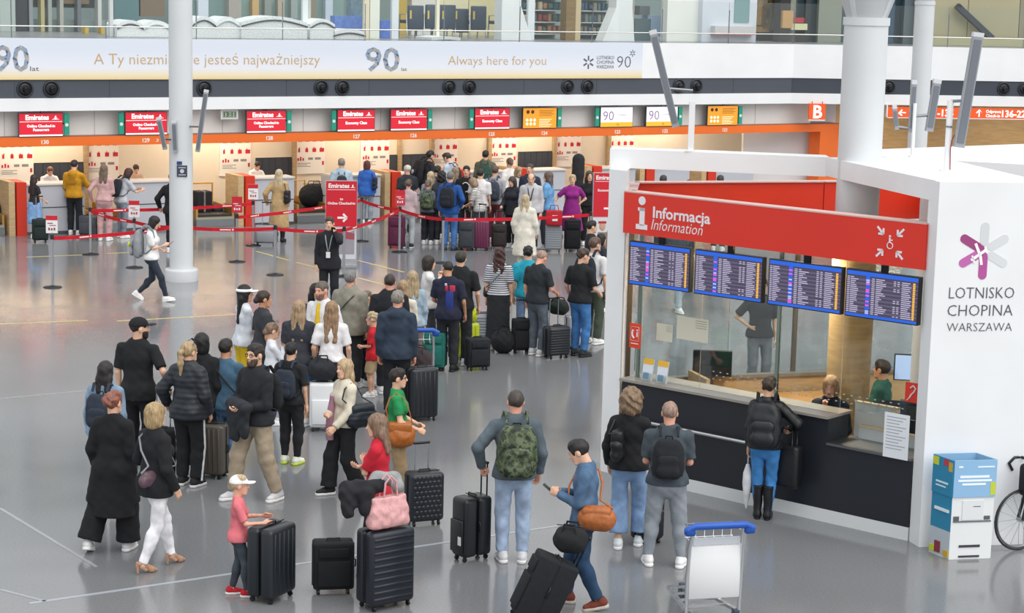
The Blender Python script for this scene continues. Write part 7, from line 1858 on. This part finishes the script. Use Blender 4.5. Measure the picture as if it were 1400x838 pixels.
# ------------------------------------------------------------------ front right group
GR = 'travellers near the information kiosk'
person('E1', 'man with a grey shirt and light jeans holding a suitcase handle', (706, 534), (700, 768), face=-6, hair=('buzz', '#4a4038'), skin='pink', top=('sweater', '#56636c', {'hem': 0.88, 'loose': 0.006}), bottom=('jeans', '#9fb2cc'), shoes=('sneaker', '#d9dade', '#eeeeee'), legs='stand', la=((0.13, 0.05, -0.43), (0.8, -0.6, 0), 'grip'), ra='relax', bulk=1.06, group=GR)
backpack('E1', 'camouflage backpack on the man in light jeans', '#4a5238', 'camo', 1.2, big=True)
person('E2', 'man in a blue shirt and dark jeans looking at his phone', (786, 596), (796, 829), face=-82, hair=('short', '#23201f'), skin='fair', top=('shirt', '#4d6a8a', {'hem': 0.86, 'mat': 'denim'}), bottom=('jeans', '#24405f'), shoes=('sneaker', '#7a3a2c', '#c9c0b4'), legs='step', ra='phone', la='phone', nod=26, group=GR)
shoulder_bag('E2', 'tan leather shoulder bag of the man with the phone', '#a8602e', (0.36, 0.2, 0.26), -1, 1.0, -0.14, 0.2, cross=True)
phone('E2', 'phone in the hands of the man in the blue shirt', 0)
person('E3', 'woman with curly blond hair, black cardigan and wide jeans', (848, 532), (856, 748), h=1.72, face=12, sex='f', hair=('afro', '#8d6d48'), top=('jacket', '#15171b', {'hem': 0.9}), bottom=('wide', '#7f9dc4', {'mat': 'denim', 'loose': -0.02, 'end': 0.9}), shoes=('sneaker', '#dfe6ea', '#f2f2f2'), legs='contrar', ra='phone', la='relax', yaw=18, group=GR)
phone('E3', 'small phone held up by the woman with curly blond hair', 0)
shoulder_bag('E3', 'black backpack slung on one shoulder of the woman with curly hair', '#17191d', (0.3, 0.15, 0.36), -1, 1.2, -0.17, 0.1)
person('E4', 'bald man in a grey T-shirt, grey joggers and white trainers', (914, 549), (908, 774), face=4, hair=('buzz', '#a8826c'), skin='pink', top=('tee', '#454f57', {'hem': 0.9}), bottom=('jogger', '#8d949c'), shoes=('sneaker', '#ececee', '#f6f6f6'), ra='belly', la='belly', legs='wide', bulk=1.1, group=GR)
backpack('E4', 'black backpack with hanging straps on the bald man', '#1a1e24', size=1.05)
person('E5', 'woman in a black leather jacket, blue jeans and boots at the counter', (1052, 517), (1042, 709), face=14, sex='f', hair=('updo', '#4a3828'), top=('jacket', '#16181c', {'hem': 0.9, 'mat': 'leather'}), bottom=('slim', '#3f83c4'), shoes=('boot', '#15161a', '#101012'), ra=((0.12, 0.2, -0.3), (1, -0.3, -0.6), 'relax'), la='down', lean=6, legs='close', nod=8, group=GR)
backpack('E5', 'large black backpack on the woman at the information counter', '#15181f', 'leather', 1.25, big=True)
t = thing('umbrella', 'folded white umbrella hanging from the hand of the woman at the counter', 'umbrella', TR(*at(1017, 703)) )
hz = PEOPLE['E5']['M'] @ PEOPLE['E5']['hands'][1]
t.matrix_world = TR(hz.x, hz.y, 0.08)
MB().lathe([(0.006, 0.0), (0.03, 0.1), (0.055, 0.3), (0.05, 0.42), (0.02, 0.52)], 14).build('folded_canopy', mat('#e2e4e6', 'cloth'), t)
MB().cyl((0, 0, 0.5), (0, 0, hz.z - 0.06), 0.008, n=8).build('shaft', mat('#d4d6d8', 'plastic'), t)
MB().tube([(0, 0, hz.z - 0.1), (0, 0, hz.z - 0.02), (0.03, 0, hz.z)], 0.012, 8).build('handle', mat('#cfcfcf', 'plastic'), t)
t = thing('tote_bag', 'black tote hanging on the kiosk rail right of the woman at the counter', 'bag', KM @ TR(2.52, -0.2, 0.2))
MB().rbox((0, 0, 0.42), (0.42, 0.16, 0.5), 0.05, 3).build('bag_body', mat('#14161a', 'leather'), t)
for y in (-0.05, 0.05): MB().tube([(-0.12, y, 0.62), (-0.1, y + 0.04, 0.84), (0.1, y + 0.04, 0.84), (0.12, y, 0.62)], 0.012, 6).build('handle', mat('#14161a', 'leather'), t)
# kiosk staff and passers-by behind the kiosk
person('K1', 'fair haired clerk in a dark jacket sitting behind the kiosk counter', (1137, 514), None, 1.72, face=200, sex='f', skin='pink', hair=('bob', '#c08a4a'), top=('suit', '#1f2634'), bottom=('trousers', '#22252b'), legs='sit', seat=0.16, ra='chin', la='front', nod=8)
person('K2', 'man in a green jumper sitting inside the kiosk', (1207, 493), None, 1.75, face=-60, skin='tan', hair=('short', '#3a2a22'), top=('sweater', '#2f5c50', {'collar': True}), bottom=('trousers', '#22252b'), legs='sit', ra='front', la='front')
person('K3', 'person in a dark T-shirt and grey trousers standing behind the kiosk', (1036, 362), (1035, 541), 1.76, face=170, hair=('short', '#2a2320'), top=('tee', '#2a2c32'), bottom=('jeans', '#6a7078'), ra='hip', la='down')
person('K4', 'traveller in pale jeans seen through the kiosk glass', (928, 282), (926, 426), 1.75, face=150, hair=('short', '#4a3a30'), top=('tee', '#3a4450'), bottom=('jeans', '#b5c0cc'), legs='step')
for k, (px, py, lb) in enumerate([(907, 240, 'left dark haired head seen over the red kiosk band'), (985, 240, 'right dark haired head seen over the red kiosk band'), (943, 246, 'low brown haired head between the two others over the red kiosk band')]):
    person('K%d' % (5 + k), 'traveller, the ' + lb, (px, py), None, 1.74, face=10, hair=('short', '#3a3634' if k < 2 else '#6a4a38'), top=('tee', '#3a4450'), bottom=('trousers', '#2a2c33'))
# ------------------------------------------------------------------ luggage
suitcase('big black ribbed suitcase pushed by the small child', (371, 818), 0.44, 0.30, 0.74, rot=-62, col='#1d2228', style='ribs')
suitcase('plain black soft suitcase standing alone left of the pink bag', (455, 809), 0.40, 0.24, 0.52, rot=-10, col='#121419', style='soft')
s3 = suitcase('large black suitcase with horizontal ribs under the pink bag', (526, 828), 0.50, 0.30, 0.78, rot=-38, col='#1c212b', style='hribs')
suitcase('black suitcase with honeycomb studs held by the woman in green', (579, 716), 0.40, 0.25, 0.60, rot=-24, col='#20252c', style='hex', handle=0.3, handcol='#c9ccd0')
suitcase('black cabin suitcase with a white tag held by the man in light jeans', (644, 764), 0.25, 0.36, 0.68, rot=52, col='#191d22', style='plain', handle=0.34, tagc='#e2e2e2', handcol='#26282c')
P6 = at(722, 852)
suitcase('tilted black soft suitcase pulled by the man with the phone', None, 0.3, 0.40, 0.68, rot=80, col='#15191f', style='soft', tilt=-24, handle=0.3, P=P6, handcol='#22252a')
suitcase('small black suitcase between the curly haired woman and the bald man', (884, 742), 0.32, 0.22, 0.56, rot=-30, col='#1b1e23', style='plain', handle=0.42, handcol='#c0c4c8')
suitcase('dark grey hard suitcase beside the man in the navy hoodie', (576, 574), 0.40, 0.27, 0.74, rot=-25, col='#23282e', style='ribs')
suitcase('black suitcase with a rounded pocket in front of the football shirt', (652, 505), 0.36, 0.26, 0.5, rot=-20, col='#1b2027', style='soft')
suitcase('dark slate suitcase with a raised handle before the man in blue jeans', (760, 489), 0.40, 0.26, 0.52, rot=-30, col='#23282d', style='hribs', handle=0.44, handcol='#c0c4c8')
suitcase('white suitcase peeping out behind the dark slate one', (786, 476), 0.34, 0.24, 0.56, rot=-25, col='#c9cbcf', style='plain')
suitcase('black suitcase at the feet of the bald man', (712, 482), 0.30, 0.24, 0.56, rot=-10, col='#16191d', style='soft', handle=0.3)
suitcase('neon yellow suitcase behind the football shirt', (638, 491), 0.36, 0.26, 0.6, rot=-15, col='#b4bf1e', style='ribs')
suitcase('pale grey suitcase behind the neon yellow one', (660, 476), 0.30, 0.24, 0.58, rot=-10, col='#8d929a', style='hribs')
suitcase('green teal suitcase left of the football shirt', (594, 505), 0.36, 0.26, 0.60, rot=10, col='#1f6f66', style='soft')
suitcase('brown grey hard suitcase beside the striped track trousers', (290, 652), 0.36, 0.26, 0.66, rot=10, col='#5d5750', style='ribs', handle=0.3)
suitcase('black suitcase hidden behind the woman with the blonde ponytail', (222, 655), 0.40, 0.26, 0.62, rot=0, col='#17181c', style='soft', handle=0.45, handcol='#c4c6ca')
suitcase('silver grey suitcase of the woman in the beige trench coat', (364, 335), 0.50, 0.26, 0.46, rot=0, col='#8d9196', style='plain', handle=0.5, handcol='#c4c6ca')
suitcase('small black and green trolley bag of the girl in the blue skirt', (55, 331), 0.34, 0.24, 0.52, rot=-20, col='#1c2a28', style='soft', handle=0.5, handcol='#c4c6ca')
suitcase('purple suitcase at the left end of the crowded queue', (542, 339), 0.38, 0.26, 0.72, rot=0, col='#5a2040', style='soft', name='suitcase')
suitcase('dark grey suitcase beside the man in the blue jacket', (638, 342), 0.36, 0.26, 0.66, rot=8, col='#3a3e45', style='soft', handle=0.25, handcol='#d4d6d8')
suitcase('plum suitcase of the girl in the striped T-shirt', (658, 342), 0.36, 0.26, 0.68, rot=5, col='#6a2a4c', style='ribs', handle=0.35, handcol='#d8dadc')
suitcase('dark brown suitcase in the middle of the crowded queue', (682, 340), 0.34, 0.26, 0.56, rot=0, col='#332c2c', style='soft', handle=0.3)
suitcase('silver suitcase under the red shoulder bag in the far queue', (756, 344), 0.38, 0.26, 0.62, rot=0, col='#8f959c', style='hribs', handle=0.3, handcol='#d8dadc')
suitcase('tall black suitcase beside the purple dress', (782, 343), 0.36, 0.26, 0.72, rot=0, col='#1c1e23', style='soft')
suitcase('grey suitcase between the yellow hoodie and the pink overalls', (122, 324), 0.42, 0.26, 0.5, rot=20, col='#4a4e54', style='plain')
suitcase('white suitcase in front of the woman with very long fair hair', (440, 588), 0.34, 0.24, 0.66, rot=-6, col='#e4e6e9', style='plain')
# loose bags
def duffel(label, P, w, r, col, rot=0, kind='cloth', name='duffel_bag', cat='bag'):
    t = thing(name, label, cat, TR(P.x, P.y, P.z) @ RZ(-rot))
    V, F_ = solid([RC((-w / 2 + r, 0, r * 0.95), (w / 2 - r, 0, r * 0.95), r, k=0.03)], 0.02, 0.03, noise=0.004, clips=[lambda X, Y, Z: -Z + 0 * X + 0 * Y])
    link('bag_body', npmesh('bag', V, F_), mat(col, kind), t)
    for y in (-r * 0.45, r * 0.45): MB().tube([(-w * 0.22, y * 1.5, r * 1.5), (-w * 0.15, y, r * 2.15), (w * 0.15, y, r * 2.15), (w * 0.22, y * 1.5, r * 1.5)], 0.012, 6).build('handle', mat(col, kind), t)
    MB().tube([(-w * 0.4, 0, r * 1.97), (w * 0.4, 0, r * 1.97)], 0.006, 6).build('zip', mat('#55585e', 'metal'), t)
    return t
duffel('dark soft bag lying on the white suitcase', at(440, 588) + Vector((0, 0, 0.68)), 0.4, 0.16, '#24272d', -6)
duffel('black duffel bag with a blue stripe at the feet of the woman with red curls', at(688, 482), 0.42, 0.2, '#191b1f', 10)
o = duffel('neon yellow bag standing on the yellow suitcase', at(640, 491) + Vector((0, 0, 0.6)), 0.28, 0.13, '#b9c41f', -15)
u_, y_ = fu(430, 1.0, .5), 0.9
duffel('big round black bag lying on the conveyor beside the trench coat', F(u_, y_, 0.31).translation, 0.9, 0.3, '#17181c', -30)
duffel('dark bag on the conveyor at the left edge of the picture', F(fu(6, .8, .5), 0.8, 0.31).translation, 0.6, 0.2, '#26262a', -30)
duffel('black bag at the feet of the yellow hoodie', at(118, 318), 0.45, 0.18, '#202329', -20)
P = F(fu(276, 0.9, .4), 0.9, 0.31).translation
for k, (dx, sz, c, lb) in enumerate([(0.0, (0.4, 0.4, 0.5), '#23252b', 'tall black box on the conveyor right of the tall column'), (0.5, (0.5, 0.4, 0.16), '#3a3a3e', 'flat dark tray on the conveyor right of the tall column'), (0.95, (0.34, 0.4, 0.3), '#c4bba8', 'pale wrapped parcel on the conveyor right of the tall column')]):
    t = thing('parcel', lb, 'parcel', TR(P.x, P.y, P.z) @ RZ(29.5) @ TR(dx, 0, 0))
    MB().rbox((0, 0, sz[2] / 2), sz, 0.03, 2).build('box_body', mat(c, 'cloth'), t)
    MB().box((0, 0, sz[2] / 2), (0.04, sz[1] + 0.006, sz[2] + 0.006)).build('packing_band', mat('#8a8578', 'cloth'), t)
# red bag with white tag on the silver suitcase
t = thing('shoulder_bag', 'red bag with a square white tag on the silver suitcase', 'bag', TR(*(at(756, 344) + Vector((0, -0.16, 0.62)))))
MB().rbox((0, 0, 0.17), (0.36, 0.16, 0.34), 0.03, 2).build('bag_body', mat('#b8202e', 'cloth'), t); MB().box((0.02, -0.085, 0.17), (0.12, 0.01, 0.13)).build('luggage_tag', mat('#e8e4e4', 'paint'), t); MB().tube([(-0.1, 0, 0.33), (-0.08, 0, 0.45), (0.08, 0, 0.45), (0.1, 0, 0.33)], 0.01, 6).build('handle', mat('#8a1a24', 'cloth'), t)
# instrument case
P = at(790, 332)
t = thing('instrument_case', 'tall black instrument case standing behind the woman in purple', 'case', TR(P.x, P.y + 1.2, 0))
V, F_ = solid([RC((0, 0, 0.3), (0, 0, 0.75), 0.24, 0.2, fl=1.9), RC((0, 0, 0.75), (0, 0, 1.5), 0.17, 0.12, fl=1.5), RC((0, 0, 1.5), (0, 0, 1.85), 0.15, 0.15, fl=1.7)], 0.025, 0.06, clips=[lambda X, Y, Z: 0.02 - Z + 0 * X + 0 * Y])
link('case_body', npmesh('case', V, F_), mat('#26282b', 'cloth'), t); MB().tube([(-0.1, -0.14, 1.0), (-0.1, -0.19, 1.05), (-0.1, -0.19, 1.2), (-0.1, -0.14, 1.25)], 0.014, 6).build('handle', mat('#141518', 'plastic'), t)
MB().box((0, 0, 0.02), (0.2, 0.14, 0.04)).build('foot', mat('#141518', 'plastic'), t)
# pink tote, black jacket and grey neck pillow on the big ribbed suitcase
S3 = at(526, 830)
t = thing('tote_bag', 'pale pink tote bag standing on the large ribbed suitcase', 'bag', TR(S3.x + 0.02, S3.y, 0.80) @ RZ(38))
b = MB(); w0, w1, hh, dp = 0.22, 0.2, 0.32, 0.1
V, F_ = solid([RC((-0.15, 0, 0.06), (0.15, 0, 0.06), 0.085, fl=1.0), RC((-0.13, 0, 0.28), (0.13, 0, 0.28), 0.06, fl=1.2), RC((-0.14, 0, 0.17), (0.14, 0, 0.17), 0.078)], 0.012, 0.06, noise=0.004, clips=[lambda X, Y, Z: Z - 0.3 + 0 * X + 0 * Y, lambda X, Y, Z: -Z + 0 * X + 0 * Y])
link('bag_body', npmesh('tote', V, F_), mat('#d9a3a4', 'leather'), t)
for y in (-0.04, 0.04): MB().tube([(-0.08, y, 0.26), (-0.06, y, 0.44), (0.0, y, 0.5), (0.06, y, 0.44), (0.08, y, 0.26)], 0.011, 6).build('handle', mat('#d09a9c', 'leather'), t)
V, F_ = solid([RC((-0.16, 0, 0.2), (0.12, -0.05, 0.24), 0.1, 0.07), RC((-0.18, -0.06, 0.18), (-0.2, -0.12, 0.02), 0.09, 0.06), RC((-0.02, -0.1, 0.2), (-0.05, -0.15, 0.03), 0.08, 0.05)], 0.012, 0.05, noise=0.006)
o = link('folded_jacket', npmesh('folded_jacket', V, F_), mat('#1a1b20', 'cloth')); o.matrix_world = TR(S3.x - 0.2, S3.y + 0.02, 0.95) @ RZ(20); tag(o, 'black jacket draped beside the pink tote bag', 'jacket')
V, F_ = solid([RC((-0.12, 0, 0), (-0.08, 0.11, 0), 0.065), RC((-0.08, 0.11, 0), (0.08, 0.11, 0), 0.065), RC((0.08, 0.11, 0), (0.12, 0, 0), 0.065)], 0.012, 0.04)
o = link('neck_pillow', npmesh('neck_pillow', V, F_), mat('#8f9294', 'knit')); o.matrix_world = TR(S3.x - 0.02, S3.y + 0.1, 1.17) @ RX(25); tag(o, 'grey neck pillow above the pink tote bag', 'pillow')
# black cap bag on the tilted suitcase
t = duffel('small black rucksack strapped on top of the tilted suitcase', P6 + Vector((0.38, 0.06, 0.68)), 0.34, 0.13, '#17191d', 15, name='rucksack')
# black belly pack on D7's suitcase handle and duffel on the slate suitcase
duffel('dark green jacket roll and bag hung beside the bald man', at(762, 476) + Vector((0, 0.1, 0.55)), 0.4, 0.13, '#26302a', 40, name='hand_bag')
# luggage carts
def cart(label, P, rot, board=True):
    t = thing('luggage_cart', label, 'luggage cart', TR(P.x, P.y, 0) @ RZ(rot), 'steel luggage carts')
    st = mat('#c9cdd1', 'metal', 0.3)
    for sx in (-1, 1):
        MB().tube([(sx * 0.26, -0.02, 0.12), (sx * 0.265, -0.03, 0.5), (sx * 0.262, -0.06, 0.8), (sx * 0.25, -0.12, 1.0)], 0.019, 8).build('upright', mat('#dfe2e5', 'metal', 0.35), t)
        MB().bar((sx * 0.24, 0.0, 0.16), (sx * 0.14, 0.85, 0.14), 0.04, 0.03).build('side_beam', st, t)
    for i in range(4): MB().bar((-0.23 + 0.02 * i, 0.15 + 0.2 * i, 0.17), (0.23 - 0.02 * i, 0.15 + 0.2 * i, 0.17), 0.03, 0.02).build('slat', st, t)
    MB().tube([(-0.33, -0.13, 0.985), (-0.25, -0.15, 1.03), (0.25, -0.15, 1.03), (0.33, -0.13, 0.985)], 0.034, 10).build('handle', mat('#1f56b4', 'plastic'), t)
    for sx in (-1, 1): MB().rbox((sx * 0.29, -0.13, 0.98), (0.1, 0.08, 0.08), 0.02, 2).build('handle_end', mat('#1b4ea6', 'plastic'), t)
    if board: MB().rbox((0, -0.04, 0.56), (0.5, 0.02, 0.52), 0.006, 1).build('board', mat('#e9ebec', 'paint', 0.3), t); MB().box((0, -0.06, 0.86), (0.46, 0.012, 0.07)).build('board_strip', mat('#c9ced6', 'paint'), t)
    for i in range(6): MB().tube([(-0.22 + 0.088 * i, -0.05, 0.82), (-0.22 + 0.088 * i, 0.16, 0.84), (-0.22 + 0.088 * i, 0.16, 0.97)], 0.006, 6).build('basket_wire', st, t)
    MB().tube([(-0.24, -0.06, 0.95), (-0.24, 0.16, 0.97), (0.24, 0.16, 0.97), (0.24, -0.06, 0.95)], 0.008, 6).build('basket_rim', st, t)
    MB().tube([(-0.24, 0.16, 0.84), (0.24, 0.16, 0.84)], 0.006, 6).build('basket_wire', st, t)
    for x, y in ((-0.24, 0.0), (0.24, 0.0), (0.0, 0.85)):
        MB().cyl((x - 0.02, y, 0.075), (x + 0.02, y, 0.075), 0.075, n=16).box((x, y, 0.14), (0.05, 0.08, 0.06)).build('wheel', mat('#3f4a5c', 'plastic'), t)
cart('luggage cart with a blue handle and white board in the front', at(972, 858), 14)
cart('steel luggage cart beside the man in the navy hoodie', at(566, 545), 6, False)
duffel('dark patterned bag on the steel luggage cart', at(568, 536) + Vector((0.02, 0.3, 0.2)), 0.5, 0.2, '#3a2f33', 10)

# ------------------------------------------------------------------ collection box and bicycle at the right
a, b_, c = at(1297, 765), at(1354, 763), at(1270, 754); d = b_ + c - a; hb = 1.08
t = thing('collection_box', 'white and blue cardboard collection box beside the kiosk panel', 'box', None)
wv = 0.02
MB().prism([a, b_, d, c], 0.0, 0.68).build('box_body', mat('#e6e9ea', 'paint'), t)
def side(p, q, z0, z1, m, nm, off=0.004, x0=0.0, x1=1.0):
    dd = (q - p); n = Vector((dd.y, -dd.x, 0)).normalized() * off; P = p + dd * x0; Q = p + dd * x1
    MB().add([P + n + Vector((0, 0, z0)), Q + n + Vector((0, 0, z0)), Q + n + Vector((0, 0, z1)), P + n + Vector((0, 0, z1)), P + Vector((0, 0, z0)), Q + Vector((0, 0, z0)), Q + Vector((0, 0, z1)), P + Vector((0, 0, z1))], [(0, 1, 2, 3), (7, 6, 5, 4), (0, 4, 5, 1), (1, 5, 6, 2), (2, 6, 7, 3), (3, 7, 4, 0)]).build(nm, m, t)
lb_ = mat('#8fbbe0', 'paint'); db_ = mat('#2b86ad', 'paint')
for p, q in ((a, b_), (b_, d), (d, c), (c, a)):
    side(p, q, 0.68, hb, lb_ if (p, q) != (c, a) else db_, 'upper_wall', 0.015)
side(c, a, 0.3, 0.68, db_, 'printed_panel', 0.004, 0.0, 1.0); side(c, a, 0.02, 0.3, mat('#b9c3cc', 'paint'), 'printed_panel', 0.004)
for x0, x1, z0, z1, cc in [(0.02, 0.3, 0.98, 1.07, '#c6cf3a'), (0.8, 0.98, 0.95, 1.05, '#c9a83a'), (0.55, 0.8, 1.0, 1.07, '#b8404c'), (0.3, 0.55, 0.04, 0.16, '#8a3040'), (0.05, 0.3, 0.03, 0.1, '#c6cf3a'), (0.75, 0.98, 0.02, 0.09, '#c9a83a'), (0.2, 0.9, 0.5, 0.53, '#e6eef2'), (0.2, 0.8, 0.8, 0.82, '#d5e8f0'), (0.2, 0.7, 0.76, 0.775, '#d5e8f0')]:
    side(c, a, z0, z1, mat(cc, 'paint'), 'printed_shape', 0.018, x0, x1)
for x0, x1, z0, z1, cc in [(0.14, 0.84, 0.89, 0.915, '#eef6fa'), (0.1, 0.9, 0.85, 0.872, '#eef6fa'), (0.2, 0.76, 0.81, 0.832, '#eef6fa'), (0.88, 1.0, 0.7, 0.84, '#c6cf3a'), (0.1, 0.2, 1.0, 1.02, '#e6f2f8'), (0.55, 0.95, 1.0, 1.015, '#e6f2f8')]:
    side(a, b_, z0, z1, mat(cc, 'paint'), 'printed_shape', 0.018, x0, x1)
for x0, x1, z0, z1, cc in [(0.25, 0.75, 0.43, 0.64, '#dfe2e4'), (0.05, 0.95, 0.405, 0.42, '#6a6f74'), (0.22, 0.72, 0.13, 0.155, '#3a3d42'), (0.22, 0.72, 0.02, 0.04, '#3a3d42'), (0.78, 0.92, 0.43, 0.47, '#5a5e64'), (0.05, 0.18, 0.42, 0.47, '#5a5e64'), (0.5, 0.68, 0.57, 0.58, '#6a6f74')]:
    side(a, b_, z0, z1, mat(cc, 'paint'), 'front_detail', 0.008, x0, x1)
MB().prism([a.lerp(d, 0.06), b_.lerp(c, 0.06), d.lerp(a, 0.06), c.lerp(b_, 0.06)], 0.9, 0.93).build('dark_lid', mat('#2a2d32', 'plastic'), t)
# bicycle
P = at(1392, 752)
t = thing('bicycle', 'dark road bicycle leaning at the right edge of the picture', 'bicycle', TR(P.x, P.y, 0) @ RZ(24))
def wheel(x, nm='wheel'):
    R = 0.33
    w = MB().tube([(x + R * math.cos(q), 0, R + 0.012 + R * math.sin(q)) for q in [i * math.pi / 18 for i in range(36)]], 0.013, 8, closed=True).build('tyre', mat('#23252a', 'plastic'), t)
    MB().tube([(x + (R - 0.025) * math.cos(q), 0, R + 0.012 + (R - 0.025) * math.sin(q)) for q in [i * math.pi / 18 for i in range(36)]], 0.01, 6, closed=True).build('rim', mat('#8d9094', 'metal'), w)
    sp = MB()
    for i in range(16): q = i * math.pi / 8; sp.cyl((x, 0.02 * (-1) ** i, R + 0.012), (x + (R - 0.03) * math.cos(q), 0, R + 0.012 + (R - 0.03) * math.sin(q)), 0.0025, n=4)
    sp.cyl((x, -0.04, R + 0.012), (x, 0.04, R + 0.012), 0.025, n=10); sp.build('spokes', mat('#a9acb0', 'metal'), w)
wheel(0.0); wheel(1.0)
bkm = mat('#16181c', 'paint', 0.3)
MB().tube([(0, 0.04, 0.34), (0.06, 0.03, 0.6), (0.12, 0, 0.72), (0.16, 0, 0.9)], 0.018, 8).tube([(0, -0.04, 0.34), (0.06, -0.03, 0.6), (0.12, 0, 0.72)], 0.016, 8).build('fork', bkm, t)
MB().tube([(0.13, 0, 0.76), (0.62, 0, 0.3), (1.0, 0, 0.34)], 0.022, 8).tube([(0.15, 0, 0.84), (0.75, 0, 0.82), (0.62, 0, 0.3)], 0.02, 8).tube([(0.75, 0, 0.82), (1.0, 0, 0.34)], 0.014, 8).build('frame', bkm, t)
MB().tube([(0.02, -0.21, 0.84), (-0.03, -0.21, 0.92), (0.04, -0.21, 0.98), (0.12, -0.2, 0.98), (0.13, 0, 0.98), (0.12, 0.2, 0.98), (0.04, 0.21, 0.98), (-0.03, 0.21, 0.92), (0.02, 0.21, 0.84)], 0.017, 8).build('handlebar', bkm, t)
MB().rbox((0.8, 0, 0.95), (0.26, 0.14, 0.06), 0.03, 2).cyl((0.76, 0, 0.8), (0.79, 0, 0.93), 0.014).build('saddle', bkm, t)
MB().rbox((0.06, -0.06, 0.78), (0.16, 0.26, 0.36), 0.05, 2).build('handlebar_bag', mat('#17191d', 'cloth'), t)
MB().cyl((0.62, -0.05, 0.3), (0.62, -0.065, 0.3), 0.09, n=20).bar((0.62, -0.07, 0.3), (0.7, -0.07, 0.16), 0.02, 0.02).build('crank', mat('#6a6d72', 'metal'), t)

# printed marks too small to pick apart
for o in bpy.data.objects:
    if o.name.split('.')[0] in ('display_text', 'row_shading', 'pictogram', 'pictograms', 'printed_lines', 'printed_marks', 'frosted_dots', 'hanging_goods', 'header_bars', 'printed_figures', 'spokes', 'arrow_mark', 'wheelchair_mark', 'aeroplane_mark', 'emblem', 'rule'):
        o['kind'] = 'stuff'
